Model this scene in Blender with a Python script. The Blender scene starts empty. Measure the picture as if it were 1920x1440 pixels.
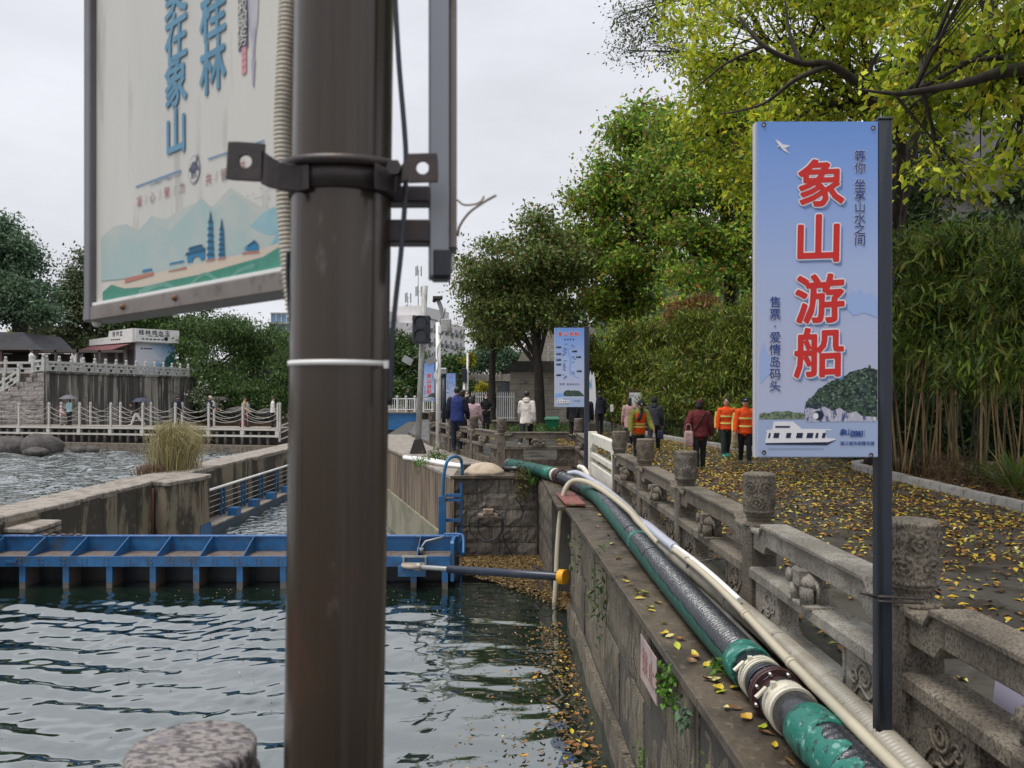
import bpy, bmesh, math, random
import numpy as np
from mathutils import Vector, Matrix

S = bpy.context.scene
COL = S.collection
R = math.radians
# ---------------------------------------------------------------- camera
EYE = 1.65
cam = bpy.data.cameras.new('camera')
cam.lens = 27.0
cam.sensor_width = 36.0
cam.shift_y = 20 / 1920
cam.clip_start = 0.05
cam.clip_end = 2000
cam.dof.use_dof = True
cam.dof.focus_distance = 9.0
cam.dof.aperture_fstop = 5.6
camo = bpy.data.objects.new('camera', cam)
camo.location = (0, 0, EYE)
camo.rotation_euler = (R(90), 0, 0)
COL.objects.link(camo)
S.camera = camo
# ---------------------------------------------------------------- sky, sun, exposure
SUN_EL, SUN_ROT = R(70), R(235)
W = bpy.data.worlds.new('World')
S.world = W
W.use_nodes = True
nt = W.node_tree
nt.nodes.clear()
N = nt.nodes.new
L = nt.links.new
out = N('ShaderNodeOutputWorld'); bg = N('ShaderNodeBackground'); L(bg.outputs[0], out.inputs[0])
bg.inputs[1].default_value = 0.1
sky = N('ShaderNodeTexSky'); sky.sky_type = 'NISHITA'; sky.sun_disc = False
sky.sun_elevation = SUN_EL; sky.sun_rotation = SUN_ROT
tc = N('ShaderNodeTexCoord'); sep = N('ShaderNodeSeparateXYZ'); L(tc.outputs['Generated'], sep.inputs[0])
ramp = N('ShaderNodeValToRGB'); L(sep.outputs[2], ramp.inputs[0])
ramp.color_ramp.elements[0].position = 0.0; ramp.color_ramp.elements[0].color = (.66, .665, .705, 1)
ramp.color_ramp.elements[1].position = 0.75; ramp.color_ramp.elements[1].color = (.86, .88, .95, 1)
e = ramp.color_ramp.elements.new(.30); e.color = (.72, .727, .775, 1)
mp = N('ShaderNodeMapping'); L(tc.outputs['Generated'], mp.inputs[0]); mp.inputs['Scale'].default_value = (1.6, 1.6, 4.5)
nz = N('ShaderNodeTexNoise'); nz.inputs['Scale'].default_value = 1.7; nz.inputs['Detail'].default_value = 5; nz.inputs['Roughness'].default_value = .55
L(mp.outputs[0], nz.inputs['Vector'])
mr = N('ShaderNodeMapRange'); mr.inputs[1].default_value = .3; mr.inputs[2].default_value = .7; mr.inputs[3].default_value = 8.9; mr.inputs[4].default_value = 11.0
L(nz.outputs[0], mr.inputs[0])
mul = N('ShaderNodeMix'); mul.data_type = 'RGBA'; mul.blend_type = 'MULTIPLY'; mul.inputs[0].default_value = 1
L(ramp.outputs[0], mul.inputs[6])
cmb = N('ShaderNodeCombineColor')
for i in range(3): L(mr.outputs[0], cmb.inputs[i])
L(cmb.outputs[0], mul.inputs[7])
mx = N('ShaderNodeMix'); mx.data_type = 'RGBA'; mx.inputs[0].default_value = .93
L(sky.outputs[0], mx.inputs[6]); L(mul.outputs[2], mx.inputs[7]); L(mx.outputs[2], bg.inputs[0])
sun = bpy.data.lights.new('sun', 'SUN'); sun.energy = 2.6; sun.angle = R(25); sun.color = (1, .97, .92)
suno = bpy.data.objects.new('sun', sun); COL.objects.link(suno)
# sun_rotation r puts the Nishita sun at azimuth r from +Y (clockwise); aim the lamp the same way
sd = Vector((math.sin(SUN_ROT) * math.cos(SUN_EL), math.cos(SUN_ROT) * math.cos(SUN_EL), math.sin(SUN_EL)))
suno.rotation_euler = (-sd).to_track_quat('-Z', 'Y').to_euler()
suno.location = sd * 50
S.view_settings.view_transform = 'Standard'
S.view_settings.look = 'None'
S.view_settings.gamma = 1
S.view_settings.use_curve_mapping = False
S.view_settings.exposure = 0.22
S.cycles.max_bounces = 6
S.cycles.diffuse_bounces = 3
S.cycles.glossy_bounces = 3
S.cycles.transparent_max_bounces = 4
S.cycles.use_denoising = True

# ---------------------------------------------------------------- helpers
random.seed(7)
RNG = np.random.default_rng(11)


def at(x, y, Y):
    """world point that photograph pixel (x, y) shows at distance Y along the view"""
    return ((x - 960) / 1440 * Y, Y, EYE - (y - 740) / 1440 * Y)


def link(o):
    COL.objects.link(o)
    return o


def tag(o, label=None, cat=None, group=None, kind=None):
    if label: o['label'] = label
    if cat: o['category'] = cat
    if group: o['group'] = group
    if kind: o['kind'] = kind
    return o


def empty(name, loc=(0, 0, 0), rz=0, label=None, cat=None, group=None):
    o = bpy.data.objects.new(name, None)
    o.location = loc
    o.rotation_euler = (0, 0, rz)
    o.empty_display_size = .1
    link(o)
    return tag(o, label, cat, group)


class MB:
    def __init__(self):
        self.v, self.f, self.m, self.s = [], [], [], []

    def add(self, vs, fs, m=0, s=False):
        b = len(self.v)
        self.v.extend([tuple(p) for p in vs])
        for f in fs:
            self.f.append(tuple(i + b for i in f)); self.m.append(m); self.s.append(s)
        return self

    def box(self, a, b, m=0):
        x0, y0, z0 = a; x1, y1, z1 = b
        x0, x1 = min(x0, x1), max(x0, x1); y0, y1 = min(y0, y1), max(y0, y1); z0, z1 = min(z0, z1), max(z0, z1)
        vs = [(x0, y0, z0), (x1, y0, z0), (x1, y1, z0), (x0, y1, z0), (x0, y0, z1), (x1, y0, z1), (x1, y1, z1), (x0, y1, z1)]
        return self.add(vs, [(3, 2, 1, 0), (4, 5, 6, 7), (0, 1, 5, 4), (1, 2, 6, 5), (2, 3, 7, 6), (3, 0, 4, 7)], m)

    def cbox(self, c, s, m=0, M=None):
        """box of size s about c, turned by matrix M"""
        hx, hy, hz = s[0] / 2, s[1] / 2, s[2] / 2
        vs = [Vector(p) for p in [(-hx, -hy, -hz), (hx, -hy, -hz), (hx, hy, -hz), (-hx, hy, -hz), (-hx, -hy, hz), (hx, -hy, hz), (hx, hy, hz), (-hx, hy, hz)]]
        if M is not None: vs = [M @ p for p in vs]
        vs = [p + Vector(c) for p in vs]
        return self.add(vs, [(3, 2, 1, 0), (4, 5, 6, 7), (0, 1, 5, 4), (1, 2, 6, 5), (2, 3, 7, 6), (3, 0, 4, 7)], m)

    def bar(self, a, b, w, h, m=0):
        """rectangular bar from a to b, w across, h tall"""
        a = Vector(a); b = Vector(b); d = (b - a)
        if d.length < 1e-6: return self
        d.normalize()
        up = Vector((0, 0, 1)) if abs(d.z) < .95 else Vector((0, 1, 0))
        sx = d.cross(up).normalized() * (w / 2); uz = sx.normalized().cross(d).normalized() * (h / 2)
        vs = [a - sx - uz, a + sx - uz, a + sx + uz, a - sx + uz, b - sx - uz, b + sx - uz, b + sx + uz, b - sx + uz]
        return self.add(vs, [(0, 1, 2, 3), (7, 6, 5, 4), (0, 4, 5, 1), (1, 5, 6, 2), (2, 6, 7, 3), (3, 7, 4, 0)], m)

    def tube(self, pts, r, n=8, m=0, s=True, caps=True, dome=False):
        P = [Vector(p) for p in pts]
        k = len(P)
        rr = [r] * k if not hasattr(r, '__len__') else list(r)
        T = []
        for i in range(k):
            d = P[min(i + 1, k - 1)] - P[max(i - 1, 0)]
            T.append(d.normalized() if d.length > 1e-9 else Vector((0, 0, 1)))
        if dome:
            a, b = T[0], T[-1]
            P = [P[0] - a * rr[0] * .85, P[0] - a * rr[0] * .5] + P + [P[-1] + b * rr[-1] * .5, P[-1] + b * rr[-1] * .85]
            rr = [rr[0] * .45, rr[0] * .85] + rr + [rr[-1] * .85, rr[-1] * .45]
            T = [a, a] + T + [b, b]; k += 4
        ref = Vector((0, 0, 1)) if abs(T[0].z) < .9 else Vector((1, 0, 0))
        u = T[0].cross(ref).normalized()
        vs, fs = [], []
        for i in range(k):
            u = (u - T[i] * u.dot(T[i]))
            if u.length < 1e-6: u = T[i].orthogonal()
            u.normalize(); w = T[i].cross(u)
            for j in range(n):
                a = 2 * math.pi * j / n
                vs.append(P[i] + (u * math.cos(a) + w * math.sin(a)) * rr[i])
        for i in range(k - 1):
            for j in range(n):
                fs.append((i * n + j, i * n + (j + 1) % n, (i + 1) * n + (j + 1) % n, (i + 1) * n + j))
        self.add(vs, fs, m, s)
        if caps:
            b = len(self.v) - len(vs)
            self.f.append(tuple(b + j for j in range(n - 1, -1, -1))); self.m.append(m); self.s.append(False)
            self.f.append(tuple(b + (k - 1) * n + j for j in range(n))); self.m.append(m); self.s.append(False)
        return self

    def lathe(self, prof, c=(0, 0, 0), n=24, m=0, s=True):
        vs, fs = [], []
        for r, z in prof:
            for j in range(n):
                a = 2 * math.pi * j / n
                vs.append((c[0] + r * math.cos(a), c[1] + r * math.sin(a), c[2] + z))
        for i in range(len(prof) - 1):
            for j in range(n):
                fs.append((i * n + j, i * n + (j + 1) % n, (i + 1) * n + (j + 1) % n, (i + 1) * n + j))
        fs.append(tuple(range(n - 1, -1, -1)))
        fs.append(tuple((len(prof) - 1) * n + j for j in range(n)))
        return self.add(vs, fs, m, s)

    def loft(self, rings, m=0, s=True, caps=True):
        n = len(rings[0]); vs = [p for r in rings for p in r]; fs = []
        for i in range(len(rings) - 1):
            for j in range(n):
                fs.append((i * n + j, i * n + (j + 1) % n, (i + 1) * n + (j + 1) % n, (i + 1) * n + j))
        if caps:
            fs.append(tuple(range(n - 1, -1, -1))); fs.append(tuple((len(rings) - 1) * n + j for j in range(n)))
        return self.add(vs, fs, m, s)

    def prism(self, poly, o, U, V, D, m=0):
        """2-D polygon (u, v) on origin o with axes U, V, extruded by vector D"""
        o, U, V, D = Vector(o), Vector(U), Vector(V), Vector(D)
        n = len(poly)
        a = [o + U * p[0] + V * p[1] for p in poly]
        b = [p + D for p in a]
        fs = [tuple(range(n)), tuple(range(2 * n - 1, n - 1, -1))] + [(i, n + i, n + (i + 1) % n, (i + 1) % n) for i in range(n)]
        return self.add(a + b, fs, m)

    def ball(self, c, r, n=10, m=0, M=None):
        rx, ry, rz = r if hasattr(r, '__len__') else (r, r, r)
        k = max(4, n // 2); vs, fs = [], []
        for i in range(k + 1):
            t = math.pi * i / k; t = min(max(t, .05), math.pi - .05)
            for j in range(n):
                a = 2 * math.pi * j / n
                p = Vector((rx * math.sin(t) * math.cos(a), ry * math.sin(t) * math.sin(a), -rz * math.cos(t)))
                if M is not None: p = M @ p
                vs.append(p + Vector(c))
        for i in range(k):
            for j in range(n):
                fs.append((i * n + j, i * n + (j + 1) % n, (i + 1) * n + (j + 1) % n, (i + 1) * n + j))
        fs.append(tuple(range(n - 1, -1, -1))); fs.append(tuple(k * n + j for j in range(n)))
        return self.add(vs, fs, m, True)

    def mesh(self, name, mats):
        me = bpy.data.meshes.new(name)
        me.from_pydata(self.v, [], self.f)
        for mt in (mats if isinstance(mats, (list, tuple)) else [mats]): me.materials.append(mt)
        me.polygons.foreach_set('material_index', self.m)
        me.polygons.foreach_set('use_smooth', self.s)
        me.update()
        return me

    def build(self, name, mats, parent=None, bevel=0, loc=None, rz=None):
        me = self.mesh(name, mats)
        if bevel: bevel_mesh(me, bevel)
        o = bpy.data.objects.new(name, me)
        if parent is not None: o.parent = parent
        if loc is not None: o.location = loc
        if rz is not None: o.rotation_euler = (0, 0, rz)
        return link(o)


def bevel_mesh(me, w, seg=1):
    bm = bmesh.new(); bm.from_mesh(me)
    bmesh.ops.recalc_face_normals(bm, faces=bm.faces)
    es = [e for e in bm.edges if len(e.link_faces) == 2 and e.calc_face_angle(0) > .6]
    bmesh.ops.bevel(bm, geom=es, offset=w, segments=seg, affect='EDGES', clamp_overlap=True)
    bm.to_mesh(me); bm.free(); me.update()


def np_mesh(name, verts, faces, mat, smooth=False):
    """fast mesh from arrays: verts (n,3), faces (m,k)"""
    me = bpy.data.meshes.new(name)
    verts = np.asarray(verts, np.float32); faces = np.asarray(faces, np.int32)
    k = faces.shape[1]
    me.vertices.add(len(verts)); me.vertices.foreach_set('co', verts.ravel())
    me.loops.add(faces.size); me.loops.foreach_set('vertex_index', faces.ravel())
    me.polygons.add(len(faces)); me.polygons.foreach_set('loop_start', np.arange(0, faces.size, k, dtype=np.int32))
    me.polygons.foreach_set('loop_total', np.full(len(faces), k, np.int32))
    if smooth: me.polygons.foreach_set('use_smooth', np.ones(len(faces), bool))
    for mt in (mat if isinstance(mat, (list, tuple)) else [mat]): me.materials.append(mt)
    me.update(calc_edges=True)
    return me


def obj(name, me, parent=None, loc=None, rz=None):
    o = bpy.data.objects.new(name, me)
    if parent is not None: o.parent = parent
    if loc is not None: o.location = loc
    if rz is not None: o.rotation_euler = (0, 0, rz)
    return link(o)


def copy_tree(o, parent=None):
    c = o.copy(); COL.objects.link(c)
    if parent is not None: c.parent = parent
    for ch in list(o.children): copy_tree(ch, c)
    return c


def smooth_path(pts, n=6):
    """Catmull-Rom through pts"""
    P = [Vector(p) for p in pts]; outp = []
    for i in range(len(P) - 1):
        p0, p1, p2, p3 = P[max(i - 1, 0)], P[i], P[i + 1], P[min(i + 2, len(P) - 1)]
        for k in range(n):
            t = k / n
            outp.append(.5 * ((2 * p1) + (p2 - p0) * t + (2 * p0 - 5 * p1 + 4 * p2 - p3) * t * t + (3 * p1 - p0 - 3 * p2 + p3) * t ** 3))
    outp.append(P[-1])
    return outp


# ---------------------------------------------------------------- materials
def mat(name, base, layers=(), rough=.7, bump=(), metal=0., spec=.5, rvar=None, local=False, coat=0.):
    """Principled; layers: (colour, scale xyz or number, lo, hi, amount) noise masks laid over the base; bump: (scale, distance)"""
    m = bpy.data.materials.new(name); m.use_nodes = True
    t = m.node_tree; bs = t.nodes['Principled BSDF']; N = t.nodes.new; L = t.links.new
    bs.inputs['Roughness'].default_value = rough; bs.inputs['Metallic'].default_value = metal
    bs.inputs['Specular IOR Level'].default_value = spec
    if coat: bs.inputs['Coat Weight'].default_value = coat; bs.inputs['Coat Roughness'].default_value = .15
    bs.inputs['Base Color'].default_value = (*base, 1)
    if local: pos = N('ShaderNodeTexCoord').outputs['Object']
    else: pos = N('ShaderNodeNewGeometry').outputs['Position']

    def noise(sc, det=5, off=0.):
        v = N('ShaderNodeVectorMath'); v.operation = 'MULTIPLY_ADD'; L(pos, v.inputs[0])
        v.inputs[1].default_value = sc if hasattr(sc, '__len__') else (sc, sc, sc); v.inputs[2].default_value = (off, off * 1.7, off * .6)
        q = N('ShaderNodeTexNoise'); q.inputs['Scale'].default_value = 1; q.inputs['Detail'].default_value = det; q.inputs['Roughness'].default_value = .6
        L(v.outputs[0], q.inputs['Vector'])
        return q.outputs[0]

    def ranged(src, lo, hi, a, b):
        r = N('ShaderNodeMapRange'); r.interpolation_type = 'SMOOTHSTEP'
        r.inputs[1].default_value = lo; r.inputs[2].default_value = hi; r.inputs[3].default_value = a; r.inputs[4].default_value = b
        L(src, r.inputs[0]); return r.outputs[0]
    cur = None
    for i, (c, sc, lo, hi, amt) in enumerate(layers):
        f = ranged(noise(sc, 5, 3.1 * i + 1), lo, hi, 0, amt)
        x = N('ShaderNodeMix'); x.data_type = 'RGBA'; L(f, x.inputs[0])
        if cur is None: x.inputs[6].default_value = (*base, 1)
        else: L(cur, x.inputs[6])
        x.inputs[7].default_value = (*c, 1); cur = x.outputs[2]
    if cur is not None: L(cur, bs.inputs['Base Color'])
    if rvar: L(ranged(noise(rvar[0], 4, 9.), .35, .65, rvar[1], rvar[2]), bs.inputs['Roughness'])
    prev = None
    for i, (sc, dist) in enumerate(bump):
        b = N('ShaderNodeBump'); b.inputs['Strength'].default_value = 1; b.inputs['Distance'].default_value = dist
        L(noise(sc, 4, 5.3 * i), b.inputs['Height'])
        if prev is not None: L(prev, b.inputs['Normal'])
        prev = b.outputs[0]
    if prev is not None: L(prev, bs.inputs['Normal'])
    return m


def leafmat(name, cols, trans=.35, rough=.5):
    """leaf colour varies from leaf to leaf (random per mesh island)"""
    m = bpy.data.materials.new(name); m.use_nodes = True
    t = m.node_tree; bs = t.nodes['Principled BSDF']; N = t.nodes.new; L = t.links.new
    g = N('ShaderNodeNewGeometry'); r = N('ShaderNodeValToRGB'); L(g.outputs['Random Per Island'], r.inputs[0])
    el = r.color_ramp.elements
    while len(el) < len(cols): el.new(.5)
    for i, c in enumerate(cols): el[i].position = i / (len(cols) - 1); el[i].color = (*c, 1)
    at_ = N('ShaderNodeAttribute'); at_.attribute_name = 'tone'     # random tone per spray: leaf age, and contrast standing in for deeper shade
    ml = N('ShaderNodeVectorMath'); ml.operation = 'MULTIPLY'; L(r.outputs[0], ml.inputs[0]); L(at_.outputs['Vector'], ml.inputs[1])
    L(ml.outputs[0], bs.inputs['Base Color']); bs.inputs['Roughness'].default_value = rough
    bs.inputs['Specular IOR Level'].default_value = .3
    tr = N('ShaderNodeBsdfTranslucent'); L(ml.outputs[0], tr.inputs[0])
    mx = N('ShaderNodeMixShader'); mx.inputs[0].default_value = trans
    L(bs.outputs[0], mx.inputs[1]); L(tr.outputs[0], mx.inputs[2]); L(mx.outputs[0], t.nodes['Material Output'].inputs[0])
    return m


def leaf_quads(pts, size, aspect=.5, droop=.35, rng=RNG, outward=None, fold=.15):
    """four-point folded leaves at pts -> (verts, tris)"""
    n = len(pts); pts = np.asarray(pts, np.float32)
    d = rng.normal(size=(n, 3)); d[:, 2] -= droop * 1.6
    if outward is not None: d += outward
    d /= np.linalg.norm(d, axis=1, keepdims=True)
    q = rng.normal(size=(n, 3)); q[:, 2] += .8
    s = np.cross(d, q); s /= np.linalg.norm(s, axis=1, keepdims=True) + 1e-9
    nn = np.cross(s, d)
    Ln = size * rng.uniform(.45, 1.4, (n, 1)); w = Ln * aspect * .5
    a = pts; b = pts + d * Ln * .45 + s * w + nn * w * fold; c = pts + d * Ln; e_ = pts + d * Ln * .45 - s * w + nn * w * fold
    V = np.stack([a, b, c, e_], 1).reshape(-1, 3)
    i = np.arange(n, dtype=np.int32)[:, None] * 4
    F = np.concatenate([i + np.array([[0, 1, 2]]), i + np.array([[0, 2, 3]])], 1).reshape(-1, 3)
    return V, F


def leaf_object(name, V, F, lm, parent=None, per=1, rng=RNG, lo=.6, hi=1.4):
    me = np_mesh(name, V, F, lm); n = len(V) // (4 * per) + 1
    t = np.repeat(rng.uniform(lo, hi, n), 4 * per)[:len(V)]; w = np.stack([t, t, t * .9], 1).astype(np.float32)
    a = me.attributes.new('tone', 'FLOAT_VECTOR', 'POINT'); a.data.foreach_set('vector', w.ravel())
    return obj(name, me, parent)


def spray_dirs(n, per, rng, k=1.4, down=.5):
    d = rng.normal(size=(n // per + 1, 3)); d[:, 2] = d[:, 2] * .5 - down; d /= np.linalg.norm(d, axis=1, keepdims=True)
    return np.repeat(d * k, per, 0)[:n]


def crown_points(blobs, n, clump=.35, per=14, rng=RNG, hollow=.45, boughs=0):
    """clumped points through ellipsoid blobs (x,y,z,rx,ry,rz)"""
    B = np.array(blobs, float); vol = B[:, 3] * B[:, 4] + B[:, 4] * B[:, 5] + B[:, 3] * B[:, 5]
    nc = max(1, n // per)
    k = rng.choice(len(B), nc, p=vol / vol.sum())
    if boughs:                                                     # clumps gather on separate boughs with gaps between them
        nb = boughs; bu = rng.normal(size=(len(B), nb, 3)); bu /= np.linalg.norm(bu, axis=2, keepdims=True)
        bu *= rng.uniform(.35, .92, (len(B), nb, 1)); bs = rng.uniform(.18, .36, (len(B), nb)); j = rng.integers(0, nb, nc)
        u = rng.normal(size=(nc, 3)); u /= np.linalg.norm(u, axis=1, keepdims=True); u *= (.3 + .7 * rng.random((nc, 1)) ** .5) * bs[k, j][:, None]; u[:, 2] = u[:, 2] * .75
        c = B[k, :3] + (bu[k, j] + u) * B[k, 3:]
    else:
        u = rng.normal(size=(nc, 3)); u /= np.linalg.norm(u, axis=1, keepdims=True)
        rad = (hollow ** 3 + (1 - hollow ** 3) * rng.random((nc, 1))) ** (1 / 3) * rng.normal(1, .07, (nc, 1))
        c = B[k, :3] + u * rad * B[k, 3:]
    cs = clump * rng.uniform(.6, 1.35, (nc, 1))
    p = np.repeat(c, per, 0) + rng.normal(size=(nc * per, 3)) * np.repeat(cs, per, 0) * np.array([1, 1, .55])
    return p, c


TEXT_CACHE = {}


def glyph(body, offset=0., shear=0.):
    """flat mesh of one piece of text, centred, em = 1 -> (verts, faces)"""
    key = (body, offset, shear)
    if key not in TEXT_CACHE:
        f = bpy.data.curves.new('txt', 'FONT'); f.body = body; f.size = 1; f.offset = offset; f.resolution_u = 2; f.shear = shear
        f.align_x = 'CENTER'
        o = bpy.data.objects.new('txt', f); COL.objects.link(o)
        dg = bpy.context.evaluated_depsgraph_get()
        me = bpy.data.meshes.new_from_object(o.evaluated_get(dg), depsgraph=dg)
        v = [tuple(q.co) for q in me.vertices]; fa = [tuple(p.vertices) for p in me.polygons]
        bpy.data.objects.remove(o); bpy.data.curves.remove(f); bpy.data.meshes.remove(me)
        xs = [p[0] for p in v] or [0]; ys = [p[1] for p in v] or [0]
        cx, cy = (min(xs) + max(xs)) / 2, (min(ys) + max(ys)) / 2
        TEXT_CACHE[key] = ([(p[0] - cx, p[1] - cy) for p in v], fa)
    return TEXT_CACHE[key]


class Face:
    """flat face of a sign: origin (bottom left), U right, V up, N out"""
    def __init__(s, o, U, V, Nn): s.o, s.U, s.V, s.N = Vector(o), Vector(U).normalized(), Vector(V).normalized(), Vector(Nn).normalized()

    def p(s, u, v, h=0): return s.o + s.U * u + s.V * v + s.N * h

    def text(s, mb, body, u, v, size, h=.002, m=0, offset=0., sx=1., shear=0., rot=0.):
        """offset > 0 thickens the strokes with stacked, slightly shifted copies"""
        vs, fs = glyph(body, 0., shear); c, n = math.cos(rot), math.sin(rot)
        sh = [(0, 0)] + ([(offset * math.cos(a), offset * math.sin(a)) for a in [2 * math.pi * k / 10 for k in range(10)]] if offset > 0 else [])
        for k, (dx, dy) in enumerate(sh):
            mb.add([s.p(u + ((x + dx) * c * sx - (y + dy) * n) * size, v + ((x + dx) * n * sx + (y + dy) * c) * size, h + .00006 * k) for x, y in vs], fs, m)

    def poly(s, mb, pts, h=.001, m=0): mb.add([s.p(a, b, h) for a, b in pts], [tuple(range(len(pts)))], m)

    def rect(s, mb, u0, v0, u1, v1, h=.001, m=0): s.poly(mb, [(u0, v0), (u1, v0), (u1, v1), (u0, v1)], h, m)

    def disc(s, mb, u, v, r, h=.001, m=0, n=20, ry=None):
        s.poly(mb, [(u + r * math.cos(2 * math.pi * i / n), v + (ry or r) * math.sin(2 * math.pi * i / n)) for i in range(n)], h, m)
# ---------------------------------------------------------------- material library
m_stone = mat('carved_stone', (0.184, 0.156, 0.118), [((0.069, 0.056, 0.040), (2.4, 2.4, 1.3), .42, .64, .75), ((0.302, 0.280, 0.243), 4.1, .56, .74, .5), ((0.029, 0.024, 0.020), (95, 95, 60), .47, .60, .8), ((0.122, 0.084, 0.053), 1.7, .52, .7, .5), ((0.057, 0.048, 0.038), (17, 17, 5), .57, .68, .7)], rough=.85, bump=[(52, .006), (9, .010)])
m_stone_pale = mat('pale_carved_stone', (0.273, 0.251, 0.213), [((0.123, 0.110, 0.090), (2, 2, 3), .45, .64, .75), ((0.040, 0.035, 0.030), (95, 95, 60), .49, .61, .7), ((0.422, 0.414, 0.384), 2, .5, .7, .5), ((0.070, 0.062, 0.050), (15, 15, 5), .58, .68, .6)], rough=.8, bump=[(40, .004), (8, .006)])
m_stone_dark = mat('dark_carved_stone', (0.180, 0.147, 0.114), [((0.062, 0.050, 0.040), 6, .4, .65, .8), ((0.028, 0.025, 0.021), 80, .49, .62, .8), ((0.266, 0.228, 0.180), 9, .58, .72, .6)], rough=.85, bump=[(38, .006), (9, .008)])
m_block = mat('chiselled_block', (0.184, 0.152, 0.109), [((0.061, 0.051, 0.037), (1.8, 1.8, .8), .42, .66, .85), ((0.037, 0.031, 0.023), (34, 34, 2.0), .48, .60, .85), ((0.312, 0.279, 0.218), (30, 30, 3), .55, .67, .65), ((0.033, 0.028, 0.022), 70, .53, .63, .7), ((0.049, 0.070, 0.023), 1.3, .6, .74, .5)], rough=.85, bump=[((40, 40, 2.5), .022), (34, .014)])
m_block_dark = mat('chiselled_block_wet', (.165, .142, .115), [((.055, .047, .038), (1.8, 1.8, 1.2), .42, .64, .85), ((.26, .25, .22), (24, 24, 5), .56, .7, .6), ((.04, .036, .03), (26, 26, 3), .5, .64, .7)], rough=.8, bump=[((34, 34, 4), .02), (26, .014)])
m_body = mat('wet_core_wall', (.06, .054, .045), [((.03, .027, .023), 2, .4, .65, .8)], rough=.8, bump=[(12, .01)])
m_coping = mat('wet_coping', (0.090, 0.069, 0.046), [((0.032, 0.025, 0.018), 2.2, .42, .62, .85), ((0.158, 0.131, 0.093), 14, .55, .68, .5), ((0.018, 0.016, 0.013), 40, .56, .68, .7)], rough=.5, rvar=(3, .28, .7), bump=[(30, .004)])
m_slab = mat('wet_path_slab', (0.054, 0.048, 0.039), [((0.025, 0.022, 0.020), 1.1, .42, .62, .8), ((0.086, 0.076, 0.063), 5, .55, .72, .6), ((0.036, 0.022, 0.015), .8, .5, .66, .5)], rough=.4, rvar=(1.7, .2, .6), bump=[(34, .003)])
m_soil = mat('leafy_soil', (.10, .065, .038), [((.045, .03, .02), 5, .42, .62, .9), ((.19, .12, .06), 13, .55, .7, .7), ((.06, .07, .025), .7, .5, .65, .6)], rough=.95, bump=[(16, .03)])
m_kerb = mat('pale_kerb', (0.340, 0.327, 0.306), [((0.204, 0.191, 0.170), 6, .42, .66, .7), ((0.119, 0.102, 0.085), (3, 3, 14), .55, .7, .5)], rough=.8, bump=[(40, .003)])
m_conc = mat('stained_concrete', (0.205, 0.164, 0.117), [((0.164, 0.168, 0.101), (.6, .6, 1.6), .45, .6, .6), ((0.041, 0.034, 0.026), (1.3, 1.3, .36), .44, .52, .93), ((0.029, 0.025, 0.019), (3.2, 3.2, .22), .555, .60, .85), ((0.271, 0.238, 0.187), 5, .58, .72, .4)], rough=.85, bump=[(14, .006)])
m_conc_wing = mat('brown_stained_concrete', (0.200, 0.148, 0.101), [((0.064, 0.046, 0.033), (1.7, 1.7, .3), .44, .60, .85), ((0.288, 0.240, 0.178), (5, 5, .5), .58, .68, .5), ((0.044, 0.034, 0.025), (5, 5, .35), .54, .63, .7)], rough=.85, bump=[(14, .006)])
m_captop = mat('worn_concrete_top', (0.279, 0.245, 0.209), [((0.156, 0.133, 0.110), 4, .44, .62, .8), ((0.066, 0.056, 0.043), (1.4, 9, 2), .56, .66, .8), ((0.410, 0.378, 0.346), 9, .56, .7, .5)], rough=.85, bump=[(9, .02), (30, .006)])
m_retain = mat('black_streaked_concrete', (0.255, 0.230, 0.196), [((0.043, 0.039, 0.037), (.42, .42, .05), .46, .54, .85), ((0.038, 0.036, 0.034), (1.3, 1.3, .06), .52, .58, .9), ((0.374, 0.348, 0.306), (2.2, 2.2, .12), .56, .62, .75), ((0.064, 0.058, 0.051), (1, 1, 3.2), .55, .66, .55), ((0.034, 0.031, 0.029), (3.3, 3.3, .3), .54, .62, .8)], rough=.9, bump=[(6, .02)])
m_brickwall = mat('grey_pink_block', (0.289, 0.255, 0.242), [((0.128, 0.115, 0.106), 2.5, .42, .66, .8), ((0.374, 0.340, 0.323), 7, .55, .7, .5), ((0.068, 0.064, 0.060), (5, 5, .8), .56, .68, .6)], rough=.9, bump=[(14, .012)])
m_white_st = mat('white_balustrade_stone', (.46, .455, .43), [((.33, .34, .32), 4, .45, .65, .7), ((.16, .16, .14), 9, .56, .7, .5)], rough=.8, bump=[(20, .004)])
m_blue = mat('blue_gate_paint', (.015, .105, .265), [((.02, .05, .12), 3, .45, .64, .6), ((.09, .045, .025), (16, 16, 2.5), .60, .67, .85), ((.05, .06, .06), 1.6, .56, .68, .55), ((.03, .17, .38), 2.3, .55, .7, .5)], rough=.45, bump=[(14, .003)])
m_blue_dk = mat('dark_skin_plate', (.012, .018, .03), [((.03, .027, .022), 4, .45, .6, .8)], rough=.4)  # near-black plate colour with random brownish patches
m_rustleg = mat('rusty_grey_steel', (.10, .09, .085), [((.16, .085, .05), 7, .5, .62, .8), ((.02, .07, .2), 5, .6, .68, .7)], rough=.7)
m_tray = mat('tray_silt', (.13, .10, .085), [((.07, .05, .04), 7, .45, .62, .8), ((.20, .13, .09), 18, .57, .68, .7)], rough=.8, bump=[(24, .01)])
m_iron = mat('dark_iron', (.045, .038, .038), [((.075, .05, .04), 14, .5, .66, .6)], rough=.45, metal=.3, bump=[(60, .001)])
m_black = mat('black_paint', (.016, .02, .03), [((.04, .045, .055), (8, 8, 1), .55, .68, .6)], rough=.4)
m_charcoal = mat('charcoal_post', (.022, .028, .042), [((.055, .062, .078), (10, 10, .8), .52, .64, .7), ((.008, .009, .012), (16, 16, .5), .56, .62, .9)], rough=.45, spec=.5)
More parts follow.
